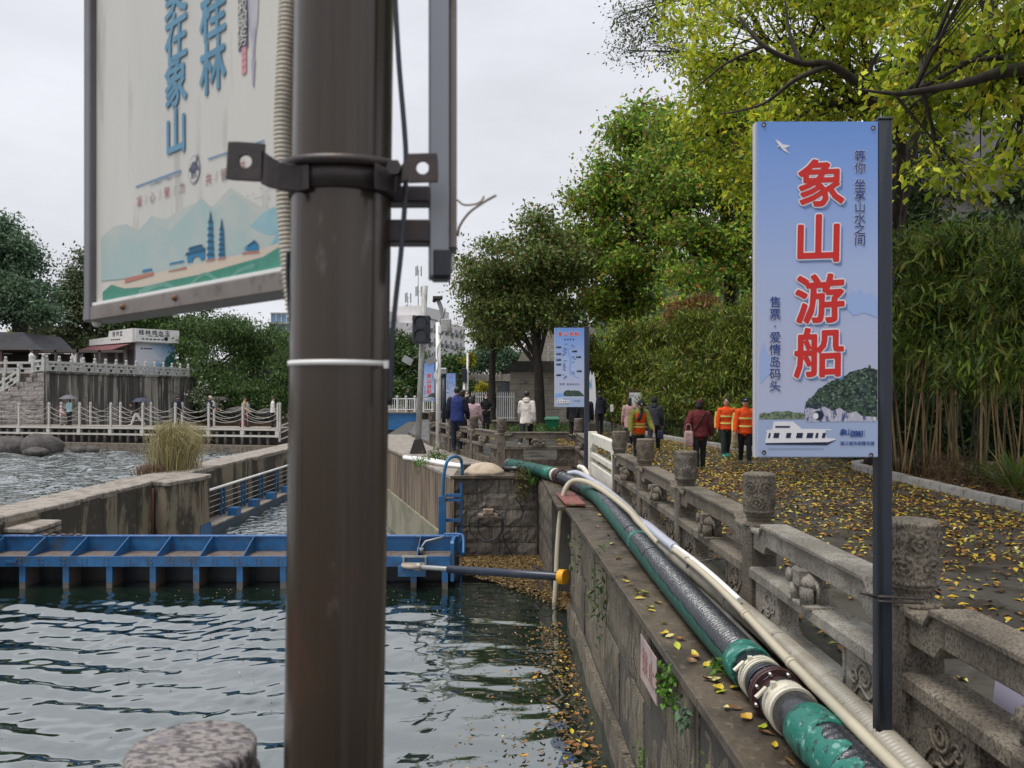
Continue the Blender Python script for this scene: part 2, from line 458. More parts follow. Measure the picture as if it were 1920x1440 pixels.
m_white = mat('white_paint', (.74, .74, .72), [((.5, .49, .45), 6, .5, .68, .6)], rough=.5)
m_ropewhite = mat('white_rail', (.45, .425, .39), [((.33, .30, .26), 5, .5, .66, .6)], rough=.6)
m_greysteel = mat('galvanised', (.33, .34, .34), [((.20, .20, .19), 6, .45, .66, .7)], rough=.5, metal=.4)
m_alu = mat('dull_aluminium', (.205, .178, .16), [((.14, .11, .09), (5, 5, 9), .48, .66, .8), ((.09, .075, .065), 22, .58, .68, .6)], rough=.42, metal=.5)
m_rock = mat('dark_boulder', (0.071, 0.061, 0.058), [((0.030, 0.027, 0.026), 3, .42, .62, .8), ((0.143, 0.124, 0.112), 6, .56, .7, .6)], rough=.8, bump=[(5, .04)])


def water_mat(name, deep, mirror, bscale, bdist, rough=.03):
    """dark murky body under a mirror-like surface that grows stronger towards grazing views"""
    m = bpy.data.materials.new(name); m.use_nodes = True
    t = m.node_tree; bs = t.nodes['Principled BSDF']; N = t.nodes.new; L = t.links.new
    bs.inputs['Base Color'].default_value = (*deep, 1); bs.inputs['Roughness'].default_value = .3; bs.inputs['Specular IOR Level'].default_value = 0
    g = N('ShaderNodeNewGeometry'); v = N('ShaderNodeVectorMath'); v.operation = 'MULTIPLY'; L(g.outputs['Position'], v.inputs[0]); v.inputs[1].default_value = bscale
    q = N('ShaderNodeTexNoise'); q.inputs['Scale'].default_value = 1; q.inputs['Detail'].default_value = 2.5; q.inputs['Roughness'].default_value = .45; L(v.outputs[0], q.inputs['Vector'])
    b = N('ShaderNodeBump'); b.inputs['Strength'].default_value = 1; b.inputs['Distance'].default_value = bdist
    L(q.outputs[0], b.inputs['Height']); L(b.outputs[0], bs.inputs['Normal'])
    gl = N('ShaderNodeBsdfGlossy'); gl.inputs['Roughness'].default_value = rough; gl.inputs['Color'].default_value = (.86, .89, .875, 1); L(b.outputs[0], gl.inputs['Normal'])
    lw = N('ShaderNodeLayerWeight'); lw.inputs['Blend'].default_value = mirror; L(b.outputs[0], lw.inputs['Normal'])
    mx = N('ShaderNodeMixShader'); L(lw.outputs['Facing'], mx.inputs[0]); L(bs.outputs[0], mx.inputs[1]); L(gl.outputs[0], mx.inputs[2]); L(mx.outputs[0], t.nodes['Material Output'].inputs[0])
    return m


m_water = water_mat('lock_water', (.010, .020, .014), .31, (2.2, 4.5, 1), .0035)
m_river = water_mat('river_water', (.018, .026, .022), .42, (2.6, 5.5, 1), .10)

# ---------------------------------------------------------------- terrain, banks
WZ, LZ, RZ = -1.87, -2.6, -1.3         # lock water, lower lock water, river
gb = MB(); gb.box((-700, -300, -3.6), (700, 900, -3.3))
tag(gb.build('ground', m_soil), kind='structure')
RAIL = [(1.90, 1.45), (1.88, 3.6), (1.85, 5.75), (1.81, 8.0), (1.77, 10.2), (1.72, 12.3), (1.63, 16.0), (1.64, 18.9), (-.26, 18.9), (-1.05, 21.2), (-1.85, 23.6), (-2.75, 26.5)]
land = [(-60, -60), (-60, 1.25), (1.85, 1.25), (1.83, 3.6), (1.80, 5.75), (1.76, 8.0), (1.72, 10.2), (1.67, 12.3), (1.58, 16.0), (1.58, 18.85), (-.30, 18.85), (-1.1, 21.2), (-1.9, 23.6), (-2.8, 26.5), (-4.6, 34), (-6.2, 52), (-6.5, 62), (-6.5, 160), (140, 160), (140, -60)]
b = MB(); b.prism(land, (0, 0, -4), (1, 0, 0), (0, 1, 0), (0, 0, 4 - .006))
path = tag(b.build('path', m_slab), kind='structure')
# paving slabs on the near stretch of the path
r = random.Random(3)
sl = []
for k in range(4):
    q = MB(); q.box((-.445, -.295, -.03), (.445, .295, 0)); me = q.mesh('paving_slab', m_slab); bevel_mesh(me, .008); sl.append(me)
row = 0
y = 1.7
while y < 16:
    x = 2.1 + (.45 if row % 2 else 0)
    while x < 7.3:
        if x - .5 > 1.9 - .02 * y:
            o = obj('paving_slab', r.choice(sl), path, (x, y, r.uniform(0, .004)))
            o.rotation_euler = (r.uniform(-.004, .004), r.uniform(-.004, .004), r.uniform(-.004, .004))
        x += .9
    y += .6; row += 1

body_poly = [(-14, -5), (-14, 1.9), (1.22, 1.9), (.93, 11.95), (1.2, 12.05), (1.2, 13.45), (.70, 13.55), (.58, 16.75), (-1.27, 16.75), (-4.05, 25.5), (-5.6, 34), (-7.0, 52), (-7, 60), (2, 60), (2, -5)]
b = MB(); b.prism(body_poly, (0, 0, -4), (1, 0, 0), (0, 1, 0), (0, 0, 4 - .175))
lockwall = tag(b.build('lock_wall', m_body), kind='structure')

# block variants: local x along the wall, y into it, z up, rough front face
blk = []
for k in range(6):
    g = np.random.default_rng(40 + k); q = MB(); nx, nz = 7, 5; vs, fs = [], []
    for j in range(nz):
        for i in range(nx):
            u, w = i / (nx - 1), j / (nz - 1)
            edge = min(u, 1 - u, w, 1 - w) < .01
            uu = u * .985 + .0075 + (g.normal() * .004 if edge else 0); ww = w * .965 + .0175 + (g.normal() * .008 if edge else 0)
            vs.append((uu, (.10 if edge else 0) + g.normal() * (.02 if edge else .05), ww))
    for j in range(nz - 1):
        for i in range(nx - 1): fs.append((j * nx + i, j * nx + i + 1, (j + 1) * nx + i + 1, (j + 1) * nx + i))
    rim = [i for i in range(nx)] + [j * nx + nx - 1 for j in range(1, nz)] + [(nz - 1) * nx + i for i in range(nx - 2, -1, -1)] + [j * nx for j in range(nz - 2, 0, -1)]
    n0 = len(vs)
    for i in rim: vs.append((vs[i][0], 1, vs[i][2]))
    for a in range(len(rim)): fs.append((rim[a], n0 + a, n0 + (a + 1) % len(rim), rim[(a + 1) % len(rim)]))
    q.add(vs, fs); blk.append(q)
BLK = {}


def wall_blocks(parent, p0, p1, rows, blen, mt, depth=.16, jit=.015, seed=1, name='stone_block', keep=None):
    """courses of blocks along p0->p1; their rough faces look to the right of that direction"""
    g = random.Random(seed)
    if mt.name not in BLK: BLK[mt.name] = [q.mesh(name, mt) for q in blk]
    dx, dy = p1[0] - p0[0], p1[1] - p0[1]; Ln = math.hypot(dx, dy); dx /= Ln; dy /= Ln; a = math.atan2(dy, dx)
    for ri in range(len(rows) - 1):
        z0, z1 = rows[ri], rows[ri + 1]; s = -g.uniform(0, blen * .6)
        while s < Ln - .03:
            l = blen * g.uniform(.75, 1.3); s0, s1 = max(s, 0), min(s + l, Ln)
            if Ln - s1 < blen * .25: s1 = Ln
            s = s1 if s1 == Ln else s + l
            if s1 - s0 < .08: continue
            if keep and not keep((s0 + s1) / 2, (z0 + z1) / 2): continue
            off = g.uniform(-jit, jit) - .02
            o = obj(name, g.choice(BLK[mt.name]), parent, (p0[0] + dx * s0 + dy * off, p0[1] + dy * s0 - dx * off, z0), a)
            o.scale = (s1 - s0, depth, z1 - z0)


wall_blocks(lockwall, (.88, 12.0), (1.19, 1.9), [-1.55, -.86, -.17], .66, m_block, seed=3)
wall_blocks(lockwall, (.82, 12.0), (1.12, 1.9), [-2.3, -1.60], 1.4, m_block, depth=.2, seed=4)
wall_blocks(lockwall, (-1.29, 16.7), (.55, 16.7), [-2.3, -1.96, -1.58, -1.22, -.86, -.50, -.17], .72, m_block_dark, seed=5)
wall_blocks(lockwall, (.55, 16.7), (.66, 13.55), [-2.3, -1.75, -1.2, -.7, -.17], .8, m_block, seed=6)
# concrete wing wall running back from the lock corner
b = MB(); b.prism([(-4.1, 25.45), (-1.36, 16.72), (-1.26, 16.66), (-1.2, 16.9), (-3.95, 25.7)], (0, 0, -3.4), (1, 0, 0), (0, 1, 0), (0, 0, 3.4 - .19))
b.prism([(-5.65, 34), (-4.1, 25.45), (-3.95, 25.7), (-5.5, 34)], (0, 0, -3.4), (1, 0, 0), (0, 1, 0), (0, 0, 3.4 - .19))
b.build('wing_wall', m_conc_wing, lockwall)
b = MB(); b.prism([(-4.13, 25.45), (-1.40, 16.72), (-1.3, 16.8), (-3.9, 25.6)], (-.03, -.02, -3.4), (1, 0, 0), (0, 1, 0), (0, 0, 1.93)); b.build('waterline_band', mat('pale_waterline', (.225, .205, .15), [((.13, .14, .085), 1.2, .45, .62, .8), ((.14, .11, .08), (6, 6, .6), .55, .66, .7)], rough=.85), lockwall)


def coping_row(parent, p0, p1, width, z, seglen, mt, seed, over=.04, th=.07):
    """coping slabs along p0->p1, spreading to the left of that direction"""
    g = random.Random(seed); dx, dy = p1[0] - p0[0], p1[1] - p0[1]; Ln = math.hypot(dx, dy); dx /= Ln; dy /= Ln
    n = max(1, round(Ln / seglen))
    for i in range(n):
        q = MB(); l = Ln / n; q.box((.004, -over, -th), (l - .004, width, 0)); me = q.mesh('coping_slab', mt); bevel_mesh(me, .008)
        o = obj('coping_slab', me, parent, (p0[0] + dx * l * i, p0[1] + dy * l * i, z + g.uniform(-.004, .004)), math.atan2(dy, dx))


coping_row(lockwall, (.88, 11.98), (1.19, 1.95), .86, -.11, 1.25, m_coping, 1)
coping_row(lockwall, (-1.29, 16.7), (1.45, 16.7), 2.1, -.11, 1.4, m_coping, 2)
coping_row(lockwall, (.66, 16.65), (.76, 12.1), .95, -.114, 1.5, m_coping, 3)
b = MB(); b.prism([(-4.15, 25.5), (-1.34, 16.66), (-.3, 17.6), (-.3, 18.8), (-1.1, 21.1), (-2.8, 26.4), (-4.6, 34), (-5.7, 34)], (0, 0, -.18), (1, 0, 0), (0, 1, 0), (0, 0, .066))
b.build('coping_slab', m_captop, lockwall)

# dividing wall between lock and river, with its buttress and a broken ledge
div = [(-9.8, 2), (-9.8, 21.0), (-9.32, 20.85), (-9.02, 22.2), (-9.02, 22.9), (-9.8, 23.3), (-9.8, 46), (-10.9, 46), (-10.9, 2)]
b = MB(); b.prism(div, (0, 0, -4), (1, 0, 0), (0, 1, 0), (0, 0, 4 - .80))
divider = tag(b.build('dividing_wall', m_conc), 'low stained concrete wall between the lock and the river', 'wall')
g = random.Random(8); yy = 9.0
while yy < 45:
    l = g.uniform(1.1, 2.1); q = MB(); x1 = -9.79 + g.uniform(-.03, .05)
    nseg = 4; top, bot = [], []
    for i in range(nseg + 1): top.append((x1 + g.uniform(-.05, .03), yy + l * i / nseg))
    back = [(-10.93 + g.uniform(-.04, .04), yy + l * i / nseg) for i in range(nseg, -1, -1)]
    q.prism(top + back, (0, 0, -.86), (1, 0, 0), (0, 1, 0), (0, 0, .15 + g.uniform(-.012, .012)))
    q.build('coping_slab', m_captop, divider, bevel=.02)
    yy += l + .01
q = MB(); q.prism([(-9.82, 20.98), (-9.30, 20.8), (-8.97, 22.2), (-8.98, 22.95), (-9.82, 23.3)], (0, 0, -.84), (1, 0, 0), (0, 1, 0), (0, 0, .12)); q.build('coping_slab', m_captop, divider, bevel=.02)
q = MB(); q.tube([(-9.78, 20.9, -.9), (-9.78, 20.9, -2.7)], .035, 6); q.build('drain_pipe', mat('rusty_pipe', (.10, .035, .025), rough=.7), divider)
for i in range(3):
    q = MB(); z = -1.02 - .12 * i
    q.prism([(-9.85, 14.8), (-9.22 - .08 * i + g.uniform(-.04, .04), 14.75), (-9.2 - .05 * i, 15.3), (-9.26, 15.8), (-9.85, 15.9)], (0, 0, z), (1, 0, 0), (0, 1, 0), (0, 0, .10)); q.build('ledge_slab', m_captop if i < 2 else m_conc, divider, bevel=.02)
q = MB(); q.box((-9.85, 14.85, -3), (-9.4, 15.7, -1.26)); q.build('ledge_base', m_conc, divider)


# ---------------------------------------------------------------- water
def wave_grid(name, x0, x1, y0, y1, res, z, mt, waves, amp_fn=None):
    nx, ny = int((x1 - x0) / res) + 1, int((y1 - y0) / res) + 1
    X, Y = np.meshgrid(np.linspace(x0, x1, nx), np.linspace(y0, y1, ny))
    Z = np.zeros_like(X); g = np.random.default_rng(5)
    for lam, ang, amp in waves:
        k = 2 * np.pi / lam; ph = g.uniform(0, 6.28)
        # slowly varying direction and amplitude break up the regular crests
        wob = .9 * np.sin(X * .7 / lam ** .5 + ph * 3) + .7 * np.sin(Y * .55 / lam ** .5 + X * .35 + ph * 5)
        env = .6 + .4 * np.sin(X * .9 + ph * 7 + Y * .5)
        Z += amp * env * np.sin(k * (X * math.sin(ang) + Y * math.cos(ang)) + ph + wob)
    if amp_fn is not None: Z *= amp_fn(X, Y)
    V = np.stack([X, Y, Z + z], -1).reshape(-1, 3)
    i = (np.arange(ny - 1)[:, None] * nx + np.arange(nx - 1)[None]).reshape(-1)
    F = np.stack([i, i + 1, i + nx + 1, i + nx], 1)
    return tag(obj(name, np_mesh(name, V, F, mt, True)), kind='structure')


gw = random.Random(2)
wv = [(l, gw.uniform(-.35, .5), .0145 * l ** 1.0 * gw.uniform(.6, 1.3)) for l in (1.7, 1.25, .95, .76, .62, .52, .44, .37)] + [(l, gw.uniform(-1.2, 1.2), .0095 * l) for l in (1.2, .75, .5, .36, .29, .24, .2, .18)]
wave_grid('lock_water', -9.8, 1.4, 1.85, 14.35, .04, WZ, m_water, wv, lambda X, Y: np.clip(1.0 - .76 * np.clip((X + 3.0) / 2.2, 0, 1), 0, 1) * np.clip((14.6 - Y) / 1.5, .35, 1))
wave_grid('lower_lock_water', -9.8, -.9, 14.45, 52, .11, LZ, m_river, [(l * 1.1, a, h * 1.1) for l, a, h in wv[:9]])
wave_grid('river_water', -75, -10.85, 4, 62, .19, RZ, m_river, [(l * 1.5, a * 1.8, h * 2.6) for l, a, h in wv[:9]])

# ---------------------------------------------------------------- kerbs and planting beds
def kerb_run(name, pts, step, label, hw=.09, h=.13, seed=1):
    root = empty(name, (pts[0][0], pts[0][1], 0)); tag(root, label, 'kerb')
    P = smooth_path([(a, c, 0) for a, c in pts], 12); acc = 0; seg = [P[0]]; meshes = []
    for k in range(3):
        q = MB(); q.box((0, -hw, -.05), (1, hw, h)); me = q.mesh('kerb_stone', m_kerb); bevel_mesh(me, .018, 2); meshes.append(me)
    last = P[0]; g = random.Random(seed); i = 0
    while i < len(P) - 1:
        j = i
        while j < len(P) - 1 and (P[j] - last).length < step: j += 1
        d = P[j] - last
        if d.length < .1: break
        o = obj('kerb_stone', g.choice(meshes), root); o.matrix_parent_inverse = Matrix.Identity(4)
        o.location = last - Vector((pts[0][0], pts[0][1], 0)) + Vector((0, 0, g.uniform(-.008, .008))); o.rotation_euler = (0, 0, math.atan2(d.y, d.x)); o.scale = (d.length - .012, 1, 1)
        last = P[j]; i = j
        if j >= len(P) - 1: break
    return root


kerb_run('stone_kerb', [(9.2, 18.3), (8.4, 18.1), (7.85, 17.6), (7.6, 16.8), (7.4, 14), (7.25, 11), (7.15, 8), (7.1, 4)], .74, 'pale kerb along the bamboo bed on the near side')
kerb_run('stone_kerb', [(9.5, 21.6), (8.2, 21.7), (7.2, 22.2), (6.75, 23.2), (6.2, 25), (5.7, 29), (5.4, 36), (5.2, 43), (5.0, 58)], .8, 'long pale kerb edging the far ground cover behind the walkers', seed=2)


def bed(poly, z=.07):
    """lumpy soil sheet inside a simple polygon, flat sheet with noise"""
    q = MB(); q.prism(poly, (0, 0, -.1), (1, 0, 0), (0, 1, 0), (0, 0, z + .1))
    return tag(q.build('planting_bed', m_soil), kind='structure')


bed([(7.15, 4), (7.3, 8), (7.4, 11), (7.5, 14), (7.72, 16.8), (8.4, 17.95), (9.2, 18.2), (40, 18.3), (40, 4)])
bed([(9.5, 21.7), (8.2, 21.8), (7.3, 22.3), (6.85, 23.3), (6.3, 25), (5.8, 29), (5.5, 36), (5.3, 43), (5.1, 58), (5.1, 100), (60, 100), (60, 21.7)])

# ---------------------------------------------------------------- left bank
lb = [(-27.3, 45), (-24.4, 58), (-24.2, 76), (-110, 76), (-110, 46.5), (-33, 46.2), (-33, 45)]
q = MB(); q.prism(lb, (0, 0, -4), (1, 0, 0), (0, 1, 0), (0, 0, 4 + 2.9)); tag(q.build('river_terrace', m_soil), kind='structure')
q = MB(); q.prism([(-6.5, 57), (-24.3, 57.5), (-24, 80), (-90, 80), (-90, 300), (160, 300), (160, 158), (-6.4, 158)], (0, 0, -4), (1, 0, 0), (0, 1, 0), (0, 0, 4 - .35)); tag(q.build('far_bank', m_soil), kind='structure')
# streaked retaining wall that recedes along the river
rw = empty('retaining_wall', (-27.3, 45, -1.5)); tag(rw, 'tall black-streaked concrete retaining wall under the white balustrade', 'wall')
q = MB(); q.prism([(-27.2, 44.8), (-24.15, 58.2), (-24.6, 58.4), (-27.7, 45.0)], (0, 0, -2), (1, 0, 0), (0, 1, 0), (0, 0, 4.9)); o = q.build('wall_face', m_retain); o.parent = rw; o.matrix_parent_inverse = Matrix.Translation((27.3, -45, 1.5))
q = MB(); q.prism([(-27.1, 44.7), (-24.05, 58.3), (-24.6, 58.4), (-27.7, 44.8)], (0, 0, 2.9), (1, 0, 0), (0, 1, 0), (0, 0, .12)); o = q.build('wall_cap', m_retain); o.parent = rw; o.matrix_parent_inverse = Matrix.Translation((27.3, -45, 1.5))
# stepped block wall carrying the stairs
sw = empty('stair_wall', (0, 0, 0)); tag(sw, 'grey block wall below the sloping white stair rail', 'wall')
q = MB(); q.prism([(-27.25, -2), (-27.25, 2.95), (-27.9, 2.95), (-31.0, .9), (-36, .9), (-36, -2)], (0, 44.75, 0), (1, 0, 0), (0, 0, 1), (0, 1.4, 0)); q.build('wall_core', m_body, sw)
def under(s, z):
    X = -34 + s
    return z < (2.95 if X > -27.9 else max(.9, 2.95 + (X + 27.9) * .66)) - .08
wall_blocks(sw, (-34, 44.66), (-27.25, 44.66), [-1.4 + .27 * i for i in range(17)], .5, m_brickwall, depth=.13, jit=.03, seed=9, keep=under)
# ---------------------------------------------------------------- carved stone balustrade
def capital_mesh(name, mt, rad=.112, h=.30, seed=1):
    g = np.random.default_rng(seed); nt_, nz_ = 84, 30
    th = np.linspace(0, 2 * np.pi, nt_, endpoint=False); zz = np.linspace(0, h, nz_)
    T, Z = np.meshgrid(th, zz); H = np.zeros_like(T); circ = 2 * np.pi * rad
    cs = [((k + .5 * (j % 2)) / 5 * circ, .088 + .118 * j) for j in range(2) for k in range(5)]
    for cu, cz in cs:
        du = (T * rad - cu + g.normal() * .01 + circ / 2) % circ - circ / 2; dz = Z - cz - g.normal() * .006
        d = np.hypot(du, dz * 1.15); a = np.arctan2(dz, du)
        H += np.exp(-(d / .058) ** 4) * (.0105 * np.sin(d * 250 - a * 1.0 + g.uniform(0, 6)) + .004)
    edge = np.minimum(Z, h - Z); H *= np.clip(edge / .03, 0, 1)
    Rr = rad - .012 * (edge < .002) + H * (edge > .004) + .003 * (edge < .028)
    V = np.stack([Rr * np.cos(T), Rr * np.sin(T), Z], -1).reshape(-1, 3)
    i = np.arange(nz_ - 1)[:, None] * nt_; j = np.arange(nt_)[None]; jn = (j + 1) % nt_
    F = np.stack([i + j, i + jn, i + nt_ + jn, i + nt_ + j], -1).reshape(-1, 4)
    q = MB(); q.add(V.tolist(), F.tolist(), 0, True)
    k = (nz_ - 1) * nt_
    q.f.append(tuple(k + a for a in range(nt_))); q.m.append(0); q.s.append(False)
    return q.mesh(name, mt)


def post_meshes(mt, seed):
    s = MB(); s.box((-.10, -.10, -.14), (.10, .10, .68)); shaft = s.mesh('shaft', mt); bevel_mesh(shaft, .012)
    n = MB(); n.lathe([(.118, .67), (.118, .688), (.092, .70), (.085, .715), (.098, .728), (.085, .742), (.105, .755), (.106, .765)], n=28); neck = n.mesh('neck', mt)
    return shaft, neck, capital_mesh('capital', mt, seed=seed)


def rail_profile(Ln, lo, hi):
    return [(0, lo), (.22, lo), (.275, lo + .06), (Ln - .275, lo + .06), (Ln - .22, lo), (Ln, lo), (Ln, hi), (Ln - .17, hi), (Ln - .215, hi + .06), (.215, hi + .06), (.17, hi), (0, hi)]


def spiral(cx, cz, r0, turns, dirn, n=20):
    return [(cx + r0 * (1 - i / n * .85) * math.cos(dirn * (i / n * turns * 2 * math.pi)), cz + r0 * (1 - i / n * .85) * math.sin(dirn * (i / n * turns * 2 * math.pi))) for i in range(n + 1)]


def elephant_mesh(mt):
    q = MB()
    q.ball((0, 0, .145), (.115, .06, .07), 12); q.box((-.045, -.062, .12), (.04, .062, .222))
    for sx in (-.07, .065):
        for sy in (-.033, .033): q.tube([(sx, sy, .12), (sx, sy, .0)], [.034, .031], 8)
    q.ball((.125, 0, .165), (.055, .05, .055), 10)
    for sy in (-1, 1): q.ball((.095, sy * .062, .165), (.042, .013, .052), 8)
    q.tube([(.16, 0, .155), (.185, 0, .10), (.18, 0, .05), (.20, 0, .02)], [.026, .02, .016, .012], 8)
    for sy in (-1, 1): q.tube([(.16, sy * .028, .14), (.19, sy * .034, .115), (.2, sy * .03, .12)], [.009, .007, .003], 5)
    q.tube([(-.11, 0, .17), (-.13, 0, .12), (-.125, 0, .06)], [.012, .009, .006], 5)
    q.box((-.15, -.06, -.004), (.19, .06, .012))
    return q.mesh('elephant', mt)


def panel_meshes(mt, Ln, seed):
    g = random.Random(seed)
    a = MB(); a.prism(rail_profile(Ln, .515, .67), (0, -.075, 0), (1, 0, 0), (0, 0, 1), (0, .15, 0)); top = a.mesh('top_rail', mt); bevel_mesh(top, .008)
    a = MB(); P = rail_profile(Ln, .515, .67)
    up = [(Ln, .672), (Ln - .17, .672), (Ln - .215, .732), (.215, .732), (.17, .672), (0, .672)]
    a.prism(up + [(x, z - .035) for x, z in reversed(up)], (0, -.095, 0), (1, 0, 0), (0, 0, 1), (0, .19, 0)); cap = a.mesh('rail_cap', mt); bevel_mesh(cap, .008)
    a = MB(); a.box((0, -.105, .30), (Ln, .105, .385)); mid = a.mesh('middle_rail', mt); bevel_mesh(mid, .012)
    c0, c1, zb, rr = Ln * .26, Ln * .74, .06, .06
    U = [(0, -.12), (Ln, -.12), (Ln, .302), (c1, .302), (c1, zb + rr)]
    arc = [(c1 - rr + rr * math.cos(t), zb + rr + rr * math.sin(t)) for t in [-.4, -.9, -1.4]] + [(c1 - rr, zb), (c0 + rr, zb)] + [(c0 + rr + rr * math.cos(t), zb + rr + rr * math.sin(t)) for t in [-1.75, -2.25, -2.75]]
    U += arc + [(c0, zb + rr), (c0, .302), (0, .302)]
    a = MB(); a.prism(U, (0, -.06, 0), (1, 0, 0), (0, 0, 1), (0, .12, 0)); slab = a.mesh('carved_slab', mt)
    a = MB()
    for sy in (-.062, .062):
        cut = [(c1 + .02, .30), (c1 + .02, zb + rr)] + [(x + .02 * math.cos(t), z + .02 * math.sin(t)) for (x, z), t in zip(arc, [-.4, -.9, -1.4, -1.57, -1.57, -1.75, -2.25, -2.75])] + [(c0 - .02, zb + rr), (c0 - .02, .30)]
        a.tube([(x, sy, z) for x, z in cut], .011, 5)
        for bx, w in ((c0 * .5, 1), (c1 + (Ln - c1) * .5, -1)):
            for cz, r0 in ((.20, .085), (.02, .075)):
                a.tube([(x, sy, z) for x, z in spiral(bx + g.uniform(-.05, .05), cz, r0 * g.uniform(.8, 1.1), 2.1, w)], [.012] * 15 + [.009] * 6, 5)
                a.tube([(x, sy, z) for x, z in spiral(bx + w * .12, cz - .03, .05, 1.4, -w, 12)], .009, 5)
            a.tube(smooth_path([(bx - .16, sy, .24), (bx - .05, sy, .10), (bx + .06, sy, .13), (bx + .17, sy, -.02)], 4), .009, 5)
        x = c0 - .05
        while x < c1 + .05:
            a.tube([(u, sy, z) for u, z in spiral(x, -.03, .055 * g.uniform(.7, 1.1), 1.6, g.choice((-1, 1)), 12)], .009, 5); x += .115
    rel = a.mesh('carving', mt)
    return dict(top_rail=top, rail_cap=cap, middle_rail=mid, carved_slab=slab, carving=rel)


bal = empty('stone_balustrade', (1.9, 1.45, 0)); tag(bal, 'grey carved stone balustrade with drum-topped posts along the path edge', 'balustrade')
BI = Matrix.Translation((-1.9, -1.45, 0))
POSTS = {k: post_meshes(m, s) for k, m, s in (('a', m_stone, 1), ('b', m_stone_pale, 2), ('c', m_stone_dark, 3))}
PANELS = {k: panel_meshes(m, 1.95, s) for k, m, s in (('a', m_stone, 1), ('b', m_stone_pale, 2), ('c', m_stone_dark, 3))}
ELE = {k: elephant_mesh(m) for k, m in (('a', m_stone), ('b', m_stone_pale), ('c', m_stone_dark))}


def put_post(x, y, a, kind, root, RI, z=0):
    sh, ne, ca = POSTS[kind]
    p = obj('post', sh, root, (x, y, z), a); p.matrix_parent_inverse = RI
    obj('neck', ne, p)
    c = obj('capital', ca, p, (0, 0, .765), random.uniform(0, 6))
    return p


def put_panel(p, q, kind, root, RI, z=0):
    dx, dy = q[0] - p[0], q[1] - p[1]; Ln = math.hypot(dx, dy); a = math.atan2(dy, dx)
    e = bpy.data.objects.new('panel', PANELS[kind]['carved_slab']); link(e); e.parent = root; e.matrix_parent_inverse = RI
    e.location = (p[0] + dx / Ln * .085, p[1] + dy / Ln * .085, z); e.rotation_euler = (0, 0, a); e.scale = ((Ln - .17) / 1.95, 1, 1)
    for k in ('top_rail', 'rail_cap', 'middle_rail', 'carving'): obj(k, PANELS[kind][k], e)
    el = obj('elephant', ELE[kind], e, (.98, .055, .385)); el.scale = (1.95 / (Ln - .17) * 1.1, 1.35, .9)
    return e


kinds = 'aababa' + 'aacccc'
for i, (x, y) in enumerate(RAIL):
    j = min(i + 1, len(RAIL) - 1); k = max(i - 1, 0)
    a = math.atan2(RAIL[j][1] - RAIL[k][1], RAIL[j][0] - RAIL[k][0]) if i not in (7, 8) else 0
    put_post(x, y, a, 'a' if i < 7 else 'c', bal, BI)
pk = ['a', 'b', 'a', 'a', 'a', None, 'c', 'c', 'c', 'c', 'c']
for i in range(len(RAIL) - 1):
    if pk[i]: put_panel(RAIL[i], RAIL[i + 1], pk[i], bal, BI)
for p_, q_ in (((1.90, 1.45), (-.56, 1.32)),):
    put_panel(p_, q_, 'a', bal, BI)
# marbled top post close to the camera
m_drum = mat('veined_drum_stone', (.24, .215, .20), [((.05, .04, .045), (48, 120, 50), .47, .54, .92), ((.32, .29, .27), (12, 30, 12), .55, .66, .5), ((.15, .13, .145), (16, 40, 16), .55, .62, .8)], rough=.6, bump=[((22, 50, 22), .006)], spec=.4)
pst = put_post(-.55, 1.32, 0, 'a', bal, BI)
pst.location.z = -.022
for ch in list(pst.children):
    if ch.name.startswith('capital'):
        q = MB(); q.lathe([(.10, 0), (.112, .012), (.112, .245), (.112, .25), (.103, .262), (.103, .268), (.106, .272), (.106, .297), (.100, .305), (.06, .307), (.001, .307)], n=56); ch.data = q.mesh('capital', m_drum)

# ---------------------------------------------------------------- white repair section in the balustrade
wf = empty('white_fence_section', (1.715, 12.42, 0)); tag(wf, 'cream white slatted barrier filling the gap in the stone balustrade', 'barrier')
a = math.atan2(15.7 - 12.42, 1.64 - 1.715); wf.rotation_euler = (0, 0, a)
m_cream = mat('chipped_cream_paint', (.66, .63, .55), [((.45, .41, .33), 5, .5, .66, .6), ((.2, .16, .12), 24, .62, .7, .6)], rough=.6, bump=[(30, .002)])
for x in (.07, 3.2): q = MB(); q.box((x - .085, -.085, -.12), (x + .085, .085, .90)); q.build('end_post', m_cream, wf, bevel=.01)
q = MB(); q.prism([(.155, .58), (.155, .875), (3.11, .875), (3.11, .58), (2.95, .58), (2.8, .68), (.45, .68), (.3, .58)], (0, -.06, 0), (1, 0, 0), (0, 0, 1), (0, .12, 0)); q.build('top_board', m_cream, wf, bevel=.008)
for z, h in ((.44, .10), (.16, .26)): q = MB(); q.box((.155, -.05, z - h / 2), (3.11, .05, z + h / 2)); q.build('board', m_cream, wf, bevel=.008)
q = MB(); q.box((.155, -.07, -.10), (3.11, .07, 0)); q.build('board', m_cream, wf, bevel=.008)

